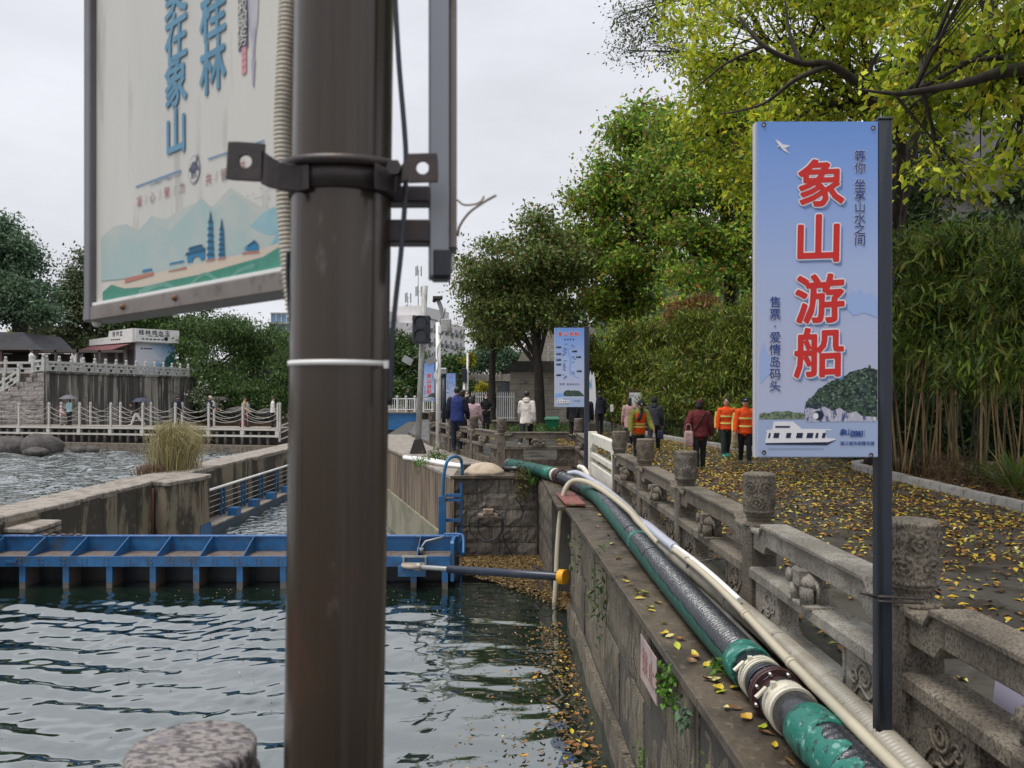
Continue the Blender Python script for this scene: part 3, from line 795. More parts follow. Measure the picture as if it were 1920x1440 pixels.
# ---------------------------------------------------------------- pipes and hoses on the coping
m_rubber = mat('wet_black_rubber', (.016, .019, .024), [((.04, .045, .058), (9, 9, 9), .5, .7, .6)], rough=.2, spec=.9, rvar=(14, .12, .34), bump=[(60, .004)])
m_net = mat('green_net_wrap', (.009, .085, .064), [((.006, .04, .032), (40, 40, 40), .45, .62, .8), ((.02, .16, .125), (6, 6, 20), .56, .7, .5)], rough=.55, bump=[(90, .004)])
m_tape = mat('torn_teal_tape', (.013, .15, .112), [((.22, .40, .36), (18, 18, 18), .56, .64, .7), ((.02, .03, .03), (20, 20, 20), .56, .62, .8), ((.01, .12, .09), (16, 16, 16), .55, .66, .6)], rough=.4, bump=[(45, .004)])
m_strap = mat('cream_strap', (.62, .58, .47), [((.42, .38, .28), 11, .5, .66, .6)], rough=.5)
m_flange = mat('dark_red_flange', (.055, .022, .024), [((.11, .06, .05), 14, .5, .68, .6)], rough=.45, bump=[(40, .001)])
m_bolt = mat('bolt_steel', (.5, .48, .46), rough=.35, metal=.8)
m_beige = mat('beige_corrugated_hose', (.315, .292, .24), [((.20, .175, .13), 4, .45, .66, .7), ((.14, .11, .08), (30, 30, 30), .6, .68, .6), ((.25, .20, .14), 18, .60, .7, .5)], rough=.42)
m_pvc = mat('cream_pvc_pipe', (.47, .42, .31), [((.42, .38, .28), 6, .5, .66, .6), ((.42, .22, .16), (3, 3, 60), .62, .68, .5)], rough=.4)
m_bluegrey = mat('blue_grey_hose', (.44, .46, .53), [((.33, .35, .41), 6, .5, .66, .6)], rough=.35)
m_greypipe = mat('grey_pipe', (.20, .19, .175), [((.11, .10, .09), 5, .45, .65, .7)], rough=.5)


def ribbed(pts, r, amp, pitch, n=16, step=None):
    """tube with ring corrugation following pts"""
    P = smooth_path(pts, 12); S_ = [0]
    for i in range(1, len(P)): S_.append(S_[-1] + (P[i] - P[i - 1]).length)
    st = step or pitch / 6; k = int(S_[-1] / st); outp, rr = [], []; i = 0
    for j in range(k + 1):
        s = j * st
        while i < len(P) - 2 and S_[i + 1] < s: i += 1
        t = (s - S_[i]) / max(1e-6, S_[i + 1] - S_[i]); outp.append(P[i].lerp(P[i + 1], min(t, 1))); rr.append(r + amp * math.cos(2 * math.pi * s / pitch))
    return outp, rr


def shell(q, pts, r, a0, a1, n=8, m=0, jag=0, seed=1):
    """strip of a tube wall lying along Y-ish paths, from angle a0 to a1 (0 = +X, 90 = up)"""
    g = random.Random(seed); vs, fs = [], []
    for p in pts:
        j = g.uniform(-jag, jag); b0 = a0(p) if callable(a0) else a0; b0 += j
        for i in range(n + 1):
            a = R(b0 + (a1 - b0) * i / n); vs.append((p[0] + r * math.cos(a), p[1], p[2] + r * math.sin(a)))
    for k in range(len(pts) - 1):
        for i in range(n): fs.append((k * (n + 1) + i, k * (n + 1) + i + 1, (k + 1) * (n + 1) + i + 1, (k + 1) * (n + 1) + i))
    q.add(vs, fs, m, True)


HZ = .018
hose_far = [(-.02, 18.0, HZ), (.30, 17.2, HZ + .01), (.62, 16.3, HZ + .02), (.93, 15.4, HZ + .01)]
hose_mid = [(.99, 15.15, HZ), (1.15, 14.2, HZ), (1.33, 12.9, HZ), (1.39, 11.9, HZ), (1.40, 9.2, HZ), (1.40, 7.0, HZ), (1.41, 5.6, HZ), (1.425, 4.62, HZ)]
hs = empty('drainage_hose', (1.4, 10, 0)); tag(hs, 'thick black ribbed hose wrapped in green netting along the wall top', 'hose'); HI = Matrix.Translation((-1.4, -10, 0))
def hpart(q, name, mts):
    o = q.build(name, mts, hs); o.matrix_parent_inverse = HI; return o
P_, rr = ribbed(hose_mid, .118, .0062, .040, 22); q = MB(); q.tube(P_, rr, 22); hpart(q, 'ribbed_hose', m_rubber)
P2 = smooth_path(hose_mid, 14); q = MB(); shell(q, [p for p in P2 if p.y < 13.2], .1265, lambda p: float(np.interp(p[1], [4.6, 8, 12.5], [166, 152, 122])), 262, 10, jag=5); hpart(q, 'green_net', m_net)
P3 = smooth_path(hose_far, 8); q = MB(); q.tube(P3, .128, 18); hpart(q, 'green_sleeve', m_net)
q = MB(); q.tube([P3[0] + Vector((-.06, .13, 0)), P3[0] + Vector((.0, .0, 0))], .135, 18); hpart(q, 'sleeve_end', mat('grey_rubber_end', (.07, .075, .08), rough=.4))
for i in (8, 15): q = MB(); d = (P3[i + 1] - P3[i]).normalized() * .03; q.tube([P3[i], P3[i] + d], .133, 18); hpart(q, 'hose_tie', m_black)
q = MB(); q.tube([(.93, 15.4, HZ + .01), (.955, 15.3, HZ)], .15, 20); q.tube([(.965, 15.25, HZ), (.985, 15.16, HZ)], .15, 20); hpart(q, 'flange', m_flange)
q = MB(); q.tube([P3[-3], P3[-2]], .137, 18); hpart(q, 'strap', m_strap)
q = MB(); q.tube([P3[-7], P3[-4]], .133, 18); hpart(q, 'tape', m_tape)
for yy in (11.2, 8.9, 7.6): q = MB(); q.tube([(1.40, yy, HZ), (1.40, yy - .025, HZ)], .128, 20); hpart(q, 'hose_tie', m_black)
q = MB(); q.tube([(1.40, 8.55, HZ), (1.40, 8.42, HZ)], .1285, 18); hpart(q, 'tape', m_tape)
# coupling close to the camera
def ring(y0, y1, r, mt, name, n=28, jag=0):
    q = MB(); x0 = 1.425 + (4.62 - y0) * .033; x1 = 1.425 + (4.62 - y1) * .033
    if jag:
        g = random.Random(5); k = 6; pts = [(x0 + (x1 - x0) * i / k, y0 + (y1 - y0) * i / k, HZ) for i in range(k + 1)]; q.tube(pts, [r + g.uniform(-jag, jag) for _ in pts], n)
    else: q.tube([(x0, y0, HZ), (x1, y1, HZ)], r, n)
    return hpart(q, name, mt)
ring(4.72, 4.56, .131, m_tape, 'tape', jag=.003)
ring(4.60, 4.16, .117, m_rubber, 'rubber_sleeve')
for y0, w in ((4.44, .03), (4.405, .022), (4.375, .02)): ring(y0, y0 - w, .127, m_strap, 'strap')
for y0, w, rr_ in ((4.30, .03, .128), (4.215, .022, .143), (4.185, .022, .143)): ring(y0, y0 - w, rr_, m_flange if rr_ > .14 else m_black, 'flange')
ring(4.16, 3.95, .112, m_flange, 'steel_neck')
for k in range(8):
    an = R(45 * k + 20); q = MB(); cx, cz = 1.44 + .128 * math.cos(an), HZ + .128 * math.sin(an)
    q.tube([(cx, 4.235, cz), (cx, 4.135, cz)], .010, 6); hpart(q, 'bolt', m_bolt)
ring(4.06, 3.97, .126, m_strap, 'strap'); ring(4.075, 4.06, .129, m_black, 'strap'); ring(3.965, 3.93, .131, m_strap, 'strap')
ring(3.97, 3.70, .118, m_rubber, 'rubber_sleeve')
ring(3.76, 3.55, .128, m_tape, 'tape', jag=.005)
P_, rr = ribbed([(1.455, 3.72, HZ), (1.47, 3.3, HZ), (1.485, 2.7, HZ), (1.49, 2.0, HZ)], .122, .005, .05, 22); q = MB(); q.tube(P_, rr, 22); hpart(q, 'ribbed_hose', m_rubber)
q = MB(); shell(q, smooth_path([(1.463, 3.56, HZ), (1.47, 3.3, HZ), (1.478, 3.0, HZ)], 6), .131, 120, 200, 6, jag=28, seed=3); hpart(q, 'tape', m_tape)
for y0 in (4.41, 4.02):
    q = MB(); q.bar((1.33, y0, HZ + .10), (1.27, y0 - .02, HZ + .055), .02, .012); q.box((1.355, y0 - .013, HZ + .095), (1.38, y0 + .013, HZ + .13)); hpart(q, 'clamp_screw', m_strap)

def pipe(name, pts, r, mt, label, cat, n=12, rib=None, k=6, group=None):
    q = MB()
    if rib: P_, rr_ = ribbed(pts, r, rib[0], rib[1]); q.tube(P_, rr_, n)
    else: q.tube(smooth_path(pts, k), r, n)
    return tag(q.build(name, mt), label, cat, group)


bh = pipe('corrugated_hose', [(1.575, 9.6, -.02), (1.585, 8.4, .05), (1.60, 7.4, .07), (1.66, 6.4, .06), (1.71, 5.4, .05), (1.715, 4.6, .06), (1.70, 3.9, .07), (1.68, 3.3, .07), (1.64, 2.6, .06), (1.6, 2.0, .05)], .072, m_beige, 'fat beige corrugated hose lying against the foot of the balustrade', 'hose', 14, rib=(.004, .030))
for yy, x, zz in ((5.9, 1.687, .055), (4.95, 1.715, .054), (4.15, 1.708, .066)):
    q = MB(); q.tube([(x, yy, zz), (x - .001, yy - .03, zz)], .0785, 14); o = q.build('hose_joint', m_beige, bh)
pipe('grey_pipe', [(1.585, 8.6, -.05), (1.61, 6.8, -.05), (1.615, 5.2, -.052), (1.60, 4.2, -.055)], .055, m_greypipe, 'dull grey pipe lying low behind the green-netted hose', 'pipe')
pp = pipe('thin_pipe', [(1.56, 8.1, .12), (1.57, 7.0, .165), (1.60, 6.2, .16), (1.615, 5.3, .13), (1.59, 4.5, .125), (1.565, 3.75, .14), (1.555, 3.2, .14), (1.55, 2.4, .14)], .029, m_pvc, 'thin cream plastic pipe running on top between the two fat hoses', 'pipe', 10)
for yy, x, z in ((5.3, 1.615, .13), (4.35, 1.586, .127)): q = MB(); q.tube([(x, yy + .03, z), (x - .002, yy - .03, z + .002)], .034, 10); q.build('pipe_joint', m_pvc, pp)
pipe('white_conduit', [(1.55, 7.9, .17), (1.59, 7.1, .19), (1.63, 6.3, .18), (1.66, 5.6, .15)], .022, m_white, 'short straight white conduit strapped over the cream pipe', 'conduit')
pipe('blue_grey_hose', [(1.10, 14.9, .12), (1.28, 14.5, .16), (1.50, 12.6, .12), (1.60, 10.8, .08), (1.60, 9.8, .06), (1.575, 8.9, .13), (1.56, 8.0, .16), (1.57, 7.4, .17)], .050, m_bluegrey, 'pale blue-grey hose snaking beside the white barrier', 'hose')
pipe('hanging_hose', [(1.54, 8.0, .10), (1.53, 9.2, .11), (1.56, 10.2, .10), (1.45, 11.4, .16), (1.27, 12.5, .21), (1.05, 12.95, .20), (.90, 13.0, .04), (.82, 12.98, -.35), (.77, 12.95, -.9), (.74, 12.9, -1.5), (.70, 12.9, -2.1)], .044, m_pvc, 'cream hose looped over the green hose and hanging down into the lock', 'hose')
pipe('bent_pipe', [(1.36, 15.6, .18), (1.43, 15.45, .17), (1.50, 15.3, .06), (1.50, 15.2, -.06), (1.44, 15.1, -.12)], .05, m_cream, 'short bent cream pipe stub in front of the white barrier', 'pipe')
q = MB(); q.tube([(1.585, 6.88, .03), (1.56, 6.87, .19), (1.62, 6.86, .2), (1.66, 6.87, .06)], .018, 6); q.tube([(1.66, 6.86, .16), (1.80, 6.8, .20), (1.9, 6.78, .20)], .006, 5); tag(q.build('pipe_bracket', m_greypipe), 'small metal bracket strapping the pipes to the balustrade', 'bracket')
q = MB(); q.tube([(1.45, 3.85, -.085), (1.36, 3.95, -.06)], .008, 6); tag(q.build('loose_bolt', m_strap), 'loose pale bolt lying by the hose coupling', 'bolt')
q = MB(); q.box((.70, 12.02, -.13), (1.0, 13.4, -.1))
m_redsheet = mat('red_corrugated_sheet', (.21, .07, .06), [((.32, .17, .14), (14, 14, 14), .5, .68, .6), ((.08, .03, .03), 6, .52, .66, .6)], rough=.6)
q = MB()
for i in range(9):
    x = .84 + .035 * i; q.tube([(x + .02, 12.0, -.07), (x - .06, 13.4, -.07)], .02, 6)
tag(q.build('corrugated_sheet', m_redsheet), 'dull red corrugated sheet tucked under the bend of the hose', 'sheet')

# ---------------------------------------------------------------- blue lock gate
gate = empty('lock_gate', (-5, 14.2, WZ)); tag(gate, 'long blue steel lock gate standing across the water', 'gate'); GI = Matrix.Translation((5, -14.2, -WZ))
def gpart(q, name, mt, bevel=0):
    o = q.build(name, mt, gate, bevel=bevel); o.matrix_parent_inverse = GI; return o
q = MB(); q.box((-9.85, 14.62, -1.36), (-1.0, 14.66, -1.055)); gpart(q, 'back_plate', m_blue)
q = MB(); q.box((-9.85, 14.60, -1.056), (-1.0, 14.69, -1.03)); gpart(q, 'top_flange', mat('worn_blue_edge', (.05, .15, .38), [((.3, .33, .38), 12, .52, .66, .6)], rough=.4))
q = MB(); q.box((-9.85, 13.96, -1.40), (-1.15, 14.61, -1.325)); gpart(q, 'tray', m_tray)
q = MB(); q.box((-9.85, 13.93, -1.47), (-1.12, 13.96, -1.285)); gpart(q, 'fascia', m_blue)
q = MB(); q.box((-9.85, 14.45, -3.6), (-1.0, 14.58, -1.41)); gpart(q, 'skin_plate', m_blue_dk)
rib = MB(); rib.prism([(0, -.0), (.64, 0), (.64, .27), (.60, .29), (0, .04)], (0, 0, 0), (0, 1, 0), (0, 0, 1), (.016, 0, 0)); ribme = rib.mesh('rib', m_blue)
leg = MB(); leg.box((-.055, -.02, -.29), (.055, .02, 0), 0); leg.box((-.052, -.02, -1.6), (.052, .02, -.291), 1); leg.box((-.012, .02, -1.6), (.012, .5, 0), 1); legme = leg.mesh('leg', [m_blue, m_rustleg])
for k in range(-1, 11):
    x = -8.9 + .79 * k
    if x < -1.3:
        o = obj('leg', legme, gate, (x, 13.975, -1.47)); o.matrix_parent_inverse = GI
        o = obj('rib', ribme, gate, (x + .05, 13.965, -1.324)); o.matrix_parent_inverse = GI
bo_ = MB(); bo_.tube([(0, 0, 0), (0, -.014, 0)], .016, 6); bome = bo_.mesh('bolt', m_rustleg)
for k in range(28):
    for dz in (.05, -.03): o = obj('bolt', bome, gate, (-8.95 + .79 * (k // 2) * .5 + (.04 if k % 2 else -.04), 13.93, -1.38 + dz)); o.matrix_parent_inverse = GI
q = MB(); q.box((-9.2, 13.90, -1.40), (-8.98, 13.93, -1.36)); gpart(q, 'cleat', m_blue)
q = MB(); g_ = random.Random(4)
for k in range(5): q.ball((-8.85 + .16 * k + g_.uniform(-.05, .05), 14.63, -1.02), (.07, .04, .025), 6)
gpart(q, 'silt_clods', m_tray)
o = obj('leg', legme, gate, (-1.22, 13.975, -1.47)); o.matrix_parent_inverse = GI
q = MB(); q.prism([(0, -1.75), (0, -1.06), (.04, -1.02), (.5, -1.02), (.66, -1.06), (.72, -1.16), (.72, -1.75)], (-1.12, 13.98, 0), (0, 1, 0), (0, 0, 1), (.06, 0, 0)); gpart(q, 'end_plate', m_blue)
q = MB(); q.tube(smooth_path([(-1.3, 14.66, -1.02), (-1.0, 14.66, -1.02), (-.92, 14.5, -1.06), (-.90, 14.2, -1.3)], 5), .03, 8); gpart(q, 'end_edge', m_blue)
q = MB(); q.box((-2.05, 13.80, -1.62), (-1.55, 13.94, -1.44)); gpart(q, 'bracket', m_blue)
q = MB(); q.lathe([(.001, 0), (.21, 0), (.22, .02), (.21, .05), (.001, .05)], (-1.78, 13.82, -1.44), 20); gpart(q, 'pivot_cup', mat('silty_cup', (.30, .26, .21), [((.15, .12, .1), 12, .5, .62, .7)], rough=.7))
q = MB()
for x in (-1.98, -1.58): q.box((x, 13.9, -1.44), (x + .03, 13.96, -1.30))
q.box((-2.0, 13.9, -1.30), (-1.54, 13.96, -1.275)); q.tube([(-1.75, 14.3, -1.28), (-1.62, 14.4, -1.10), (-1.3, 14.45, -1.03)], .02, 6); gpart(q, 'lever', m_greysteel)
q = MB(); q.tube([(-1.72, 14.3, -1.3), (-1.70, 14.3, -1.2)], .06, 10); gpart(q, 'hub', m_greysteel)
pis = empty('gate_ram', (0, 13, -1.3)); tag(pis, 'dark hydraulic ram with a yellow end pushing the lock gate', 'ram'); PI_ = Matrix.Translation((0, -13, 1.3))
A, B = Vector((-1.70, 13.78, -1.44)), Vector((.86, 12.0, -1.20))
for name, t0, t1, r_, mt in (('rod', 0, .24, .042, m_greysteel), ('barrel', .23, .97, .068, mat('navy_ram_paint', (.018, .024, .045), [((.05, .055, .07), 5, .5, .66, .5)], rough=.35)), ('yellow_cap', .955, .992, .115, mat('yellow_cap', (.72, .34, .01), rough=.5)), ('rod_eye', -.02, .03, .07, m_greysteel)):
    q = MB(); q.tube([A.lerp(B, t0), A.lerp(B, t1)], r_, 16); o = q.build(name, mt, pis, bevel=.008); o.matrix_parent_inverse = PI_
# blue ladder rail on the lock corner
lad = empty('ladder_rail', (-1.3, 16.4, -1)); tag(lad, 'blue ladder with a hooped handrail on the lock corner', 'ladder'); LI = Matrix.Translation((1.3, -16.4, 1))
m_teal = mat('teal_blue_paint', (.02, .13, .28), [((.04, .07, .09), 8, .55, .68, .6)], rough=.45)
for x in (-1.47,):
    q = MB(); q.tube(smooth_path([(x, 16.3, -.55), (x + .02, 16.28, -.1), (x + .10, 16.3, .24), (x + .24, 16.5, .32), (x + .36, 16.75, .22), (x + .38, 16.85, -.1)], 6), .035, 8); o = q.build('hoop_rail', m_teal, lad); o.matrix_parent_inverse = LI
q = MB(); q.box((-1.55, 16.22, -3), (-1.40, 16.34, -.5)); o = q.build('stile', m_blue, lad); o.matrix_parent_inverse = LI
q = MB(); q.box((-1.12, 16.5, -3), (-1.07, 16.58, -.25)); o = q.build('stile', m_blue, lad); o.matrix_parent_inverse = LI
for z in (-.52, -.62, -1.05, -1.5): q = MB(); q.box((-1.41, 16.3, z), (-1.08, 16.4, z + .06)); o = q.build('rung', m_blue, lad); o.matrix_parent_inverse = LI
q = MB(); q.tube([(-1.20, 16.55, -1.2), (-1.22, 16.5, -2.4)], .02, 6); o = q.build('rod', m_blue, lad); o.matrix_parent_inverse = LI

# cables and small fittings on the corner wall
q = MB()
for c, r0, k in ((.0, .34, 1.0), (.08, .24, 1.3)):
    pts = [(-.55 + c + r0 * 1.1 * math.cos(t), 16.5 - .01 * t, -1.15 + r0 * math.sin(t) * k) for t in np.linspace(.3, 6.9, 26)]
    q.tube(pts, .013, 5)
q.tube(smooth_path([(.05, 16.5, -.55), (.2, 16.48, -.75), (.22, 16.48, -.95), (-.1, 16.48, -1.3), (-.18, 16.47, -1.42), (-.02, 16.47, -1.75), (.08, 16.47, -1.98)], 5), .014, 5)
q.tube(smooth_path([(-1.28, 16.5, -1.05), (-1.0, 16.48, -1.16), (-.8, 16.48, -1.08), (-.5, 16.48, -1.2)], 4), .012, 5)
tag(q.build('cable_coil', m_black), 'loose black cables coiled on the dark block wall of the lock', 'cable')
q = MB(); q.box((-.72, 16.40, -.98), (-.30, 16.6, -.90)); q.box((-.62, 16.36, -.90), (-.40, 16.55, -.80)); tag(q.build('junction_box', mat('rusty_box', (.22, .16, .12), [((.5, .47, .42), 12, .52, .6, .8), ((.12, .05, .035), 15, .55, .66, .8)], rough=.8), bevel=.01), 'rusty junction box above the cable coil', 'box')
q = MB(); q.box((-1.3, 16.45, -2.0), (.5, 16.52, -1.95)); tag(q.build('steel_ledge', m_iron), 'thin dark steel rail along the foot of the block wall', 'rail')
fr = MB()
for p, p2 in (((.40, 13.9, -1.85), (.62, 13.3, -2.05)), ((.38, 14.2, -1.52), (.74, 13.4, -1.52)), ((.40, 14.0, -1.5), (.60, 13.4, -1.98)), ((.55, 13.35, -1.9), (1.0, 12.3, -1.9))): fr.bar(p, p2, .04, .04)
tag(fr.build('angle_frame', m_iron), 'dark angle-iron frame in the recess behind the hanging hose', 'frame')
q = MB()
for i in range(9):
    t = i / 8; r_ = .42 * math.sin(math.pi * min(1, .5 + t * .5)) if t > 0 else .42
rings = [[(-.62 + rx * math.cos(a_) * (1 + .08 * math.sin(3 * a_)), 17.0 + rx * .8 * math.sin(a_), -.11 + z) for a_ in np.linspace(0, 2 * math.pi, 20, endpoint=False)] for rx, z in ((.46, 0), (.43, .08), (.33, .17), (.2, .235), (.07, .26))]
q.loft(rings); tag(q.build('sandbag_mound', mat('pale_sand_sack', (.45, .36, .27), [((.31, .24, .17), 5, .45, .66, .7)], rough=.9, bump=[(7, .03)])), 'pale sand-coloured sack mound at the balustrade corner', 'sack')
q = MB(); q.box((-1.12, 16.98, -.12), (-.86, 17.24, -.09)); q.box((-1.08, 17.02, -.09), (-.92, 17.18, .11)); tag(q.build('mooring_stub', m_iron, bevel=.01), 'short rusty mooring stub on the corner coping', 'bollard')
q = MB()
for o_ in ((0, 0, 0), (.1, .22, .01), (-.06, .4, 0)): q.tube(smooth_path([(-2.9 + o_[0], 20.6 + o_[1], -.05), (-2.2 + o_[0], 19.6 + o_[1], -.04 + o_[2]), (-1.5 + o_[0], 18.6 + o_[1], -.06), (-.75 + o_[0], 17.9, -.06)], 6), .045, 7)
tag(q.build('pale_tubes', m_white), 'bundle of pale tubes lying beside the diagonal balustrade', 'tube')
q = MB(); q.tube([(-.20, 17.5, -.02), (.05, 17.25, -.01), (.25, 17.3, .0)], .055, 8); q.box((-.3, 17.45, -.11), (-.05, 17.6, -.03)); tag(q.build('rubber_offcut', m_rubber), 'black rubber offcut beside the sand sack', 'offcut')

# ---------------------------------------------------------------- pontoon walkway inside the lock
pon = empty('pontoon_walkway', (-9.2, 24, LZ)); tag(pon, 'blue floating walkway with a slim handrail inside the lock', 'walkway'); PO = Matrix.Translation((9.2, -24, -LZ))
def ppart(q, name, mt):
    o = q.build(name, mt, pon); o.matrix_parent_inverse = PO; return o
x0, y0, y1 = -9.1, 23.3, 44
q = MB(); q.box((-9.75, y0, LZ - .3), (x0 - .02, y1, LZ + .22)); ppart(q, 'hull', mat('hull_blue_grey', (.02, .05, .085), [((.06, .07, .07), 3, .5, .66, .7)], rough=.5))
q = MB(); q.box((-9.76, y0 - .02, LZ + .22), (x0, y1, LZ + .27)); ppart(q, 'deck', m_captop)
q = MB(); q.tube([(x0 - .5, y0 + .2, LZ + 1.22), (x0 - .5, y1, LZ + 1.22)], .045, 8); ppart(q, 'handrail', m_white)
q = MB()
for z in (.48, .66, .84, 1.02): q.tube([(x0 - .5, y0 + .2, LZ + z), (x0 - .5, y1, LZ + z)], .008, 5)
ppart(q, 'rail_bars', m_white)
yy = y0 + .2
pm = MB(); pm.prism([(-.05, .27), (.05, .27), (.08, .8), (.05, 1.2), (-.05, 1.2), (-.02, .8)], (0, 0, 0), (0, 1, 0), (0, 0, 1), (.05, 0, 0)); pme = pm.mesh('rail_post', m_blue)
bx = MB(); bx.box((0, -.2, .25), (.3, .2, .52)); bme = bx.mesh('fender_box', m_blue)
for i in range(11):
    for d in ((0,) if i == 0 else (-.16, .16)):
        o = obj('rail_post', pme, pon, (x0 - .52, yy + d, LZ)); o.matrix_parent_inverse = PO
    if i:
        o = obj('fender_box', bme, pon, (x0 - .25, yy, LZ)); o.matrix_parent_inverse = PO
    yy += 1.95
q = MB(); q.box((-9.5, 22.2, LZ), (-9.0, 23.0, LZ + .45)); q.box((-9.3, 22.4, LZ + .45), (-9.05, 22.7, LZ + .75)); ppart(q, 'end_float', m_blue)
# lower rusty red mark on the rail
# ---------------------------------------------------------------- printed signs on posts
def gradmat(name, cols, h, noise_amt=.0):
    """printed panel: colours run up the panel (object z from 0 to h)"""
    m = bpy.data.materials.new(name); m.use_nodes = True; t = m.node_tree; bs = t.nodes['Principled BSDF']; N = t.nodes.new; L = t.links.new
    c = N('ShaderNodeTexCoord'); s = N('ShaderNodeSeparateXYZ'); L(c.outputs['Object'], s.inputs[0])
    q = N('ShaderNodeTexNoise'); q.inputs['Scale'].default_value = 3 / h; q.inputs['Detail'].default_value = 3; L(c.outputs['Object'], q.inputs['Vector'])
    k = N('ShaderNodeMath'); k.operation = 'MULTIPLY_ADD'; L(s.outputs[2], k.inputs[0]); k.inputs[1].default_value = 1 / h; k.inputs[2].default_value = -noise_amt / 2
    k2 = N('ShaderNodeMath'); k2.operation = 'MULTIPLY_ADD'; L(q.outputs[0], k2.inputs[0]); k2.inputs[1].default_value = noise_amt; L(k.outputs[0], k2.inputs[2])
    r = N('ShaderNodeValToRGB'); L(k2.outputs[0], r.inputs[0]); el = r.color_ramp.elements
    while len(el) < len(cols): el.new(.5)
    for e_, (p, col) in zip(el, cols): e_.position = p; e_.color = (*col, 1)
    L(r.outputs[0], bs.inputs['Base Color']); bs.inputs['Roughness'].default_value = .35; bs.inputs['Specular IOR Level'].default_value = .3
    return m


def flat(name, c, rough=.5): return mat(name, c, rough=rough, spec=.25)


k_red, k_white, k_navy, k_shadow = flat('print_red', (.62, .035, .03)), flat('print_white', (.78, .77, .80)), flat('print_navy', (.025, .07, .27)), flat('print_shadow_blue', (.15, .25, .50))
k_hill = mat('print_hill', (.055, .10, .06), [((.012, .022, .022), 60, .43, .56, .95), ((.24, .30, .26), 80, .54, .64, .85), ((.04, .05, .09), 7, .5, .65, .5)], rough=.5, spec=.25)
k_cliff = mat('print_cliff', (.46, .46, .55), [((.05, .07, .20), (60, 60, 22), .5, .58, .9), ((.7, .68, .70), (70, 70, 18), .55, .64, .7)], rough=.5, spec=.25)
k_trees = mat('print_treeline', (.20, .25, .16), [((.06, .09, .06), 70, .45, .6, .9)], rough=.5, spec=.25)
k_water = flat('print_water', (.36, .44, .63)); k_glass = flat('print_dark_glass', (.02, .03, .06)); k_grey = flat('print_grey_blue', (.27, .33, .46)); k_mist = flat('print_mist_blue', (.34, .46, .74))
k_river = flat('print_river', (.22, .40, .78)); k_pink = flat('print_pink', (.56, .25, .30)); k_orange = flat('print_orange', (.70, .28, .12))


m_palepole_ = mat('pale_panel_edge', (.50, .50, .53), rough=.5)


def panel_sign(name, label, group, x0, Y, z0, w, h, post_top, post_bot, pw, design, yaw=0):
    root = empty(name, (x0, Y, 0), yaw); tag(root, label, 'sign', group)
    pm_ = gradmat('print_sky', [(0, (.38, .46, .66)), (.1, (.46, .51, .68)), (.28, (.47, .50, .66)), (.55, (.40, .49, .73)), (.85, (.24, .38, .74)), (1, (.16, .31, .70))], h, .12)
    q = MB(); q.box((0, 0, 0), (w, .012, h)); pan = q.build('panel', pm_, root, loc=(0, 0, z0))
    q = MB(); q.box((-.008, .012, -.002), (w + .002, .05, h + .002)); q.build('panel_edge', m_palepole_, pan)
    q = MB(); px = w + pw * .5 + .004
    q.box((w + .004, -.0, post_bot), (w + .004 + pw, pw, post_top)); q.box((w, -.004, post_top), (w + .008 + pw, pw + .004, post_top + .012)); q.build('post', m_charcoal, root, bevel=.004)
    F = Face((0, -.0005, 0), (1, 0, 0), (0, 0, 1), (0, -1, 0))
    layers = {}
    def Lr(nm, mt, own=False):
        key = (nm, len(layers)) if own else nm
        if key not in layers: layers[key] = (MB(), mt, nm)
        return layers[key][0]
    design(F, Lr, w, h)
    for mb, mt, nm in layers.values():
        if mb.v: mb.build(nm, mt, pan)
    return root, pan


def boat_print(F, Lr, u, v, s):
    """side view of a white tour boat; u,v its lower left corner, s its length"""
    W_, D = Lr('boat_print', k_white), Lr('boat_window_print', k_glass)
    F.poly(W_, [(u, v + .02 * s), (u + .02 * s, v), (u + .86 * s, v), (u + .98 * s, v + .075 * s), (u + .84 * s, v + .085 * s), (u + .82 * s, v + .19 * s), (u + .03 * s, v + .17 * s)], .0012)
    F.poly(W_, [(u + .02 * s, v + .171 * s), (u + .9 * s, v + .191 * s), (u + .9 * s, v + .205 * s), (u + .5 * s, v + .21 * s), (u + .38 * s, v + .31 * s), (u + .12 * s, v + .31 * s), (u + .1 * s, v + .2 * s), (u + .02 * s, v + .19 * s)], .0012)
    for a, c in ((.04, .08), (.11, .2), (.28, .36), (.42, .52), (.56, .66), (.68, .73), (.77, .83)): F.poly(D, [(u + a * s, v + .085 * s), (u + (c - .015) * s, v + .085 * s), (u + c * s, v + .155 * s), (u + (a + .015) * s, v + .155 * s)], .002)
    F.rect(D, u + .14 * s, v + .225 * s, u + .34 * s, v + .25 * s, .002)
    F.poly(D, [(u, v + .018 * s), (u + .02 * s, v - .004 * s), (u + .84 * s, v - .012 * s), (u + .98 * s, v + .07 * s), (u + .86 * s, v + .03 * s)], .002)
    F.rect(Lr('boat_reflection_print', k_grey), u + .05 * s, v - .075 * s, u + .8 * s, v - .05 * s, .001)


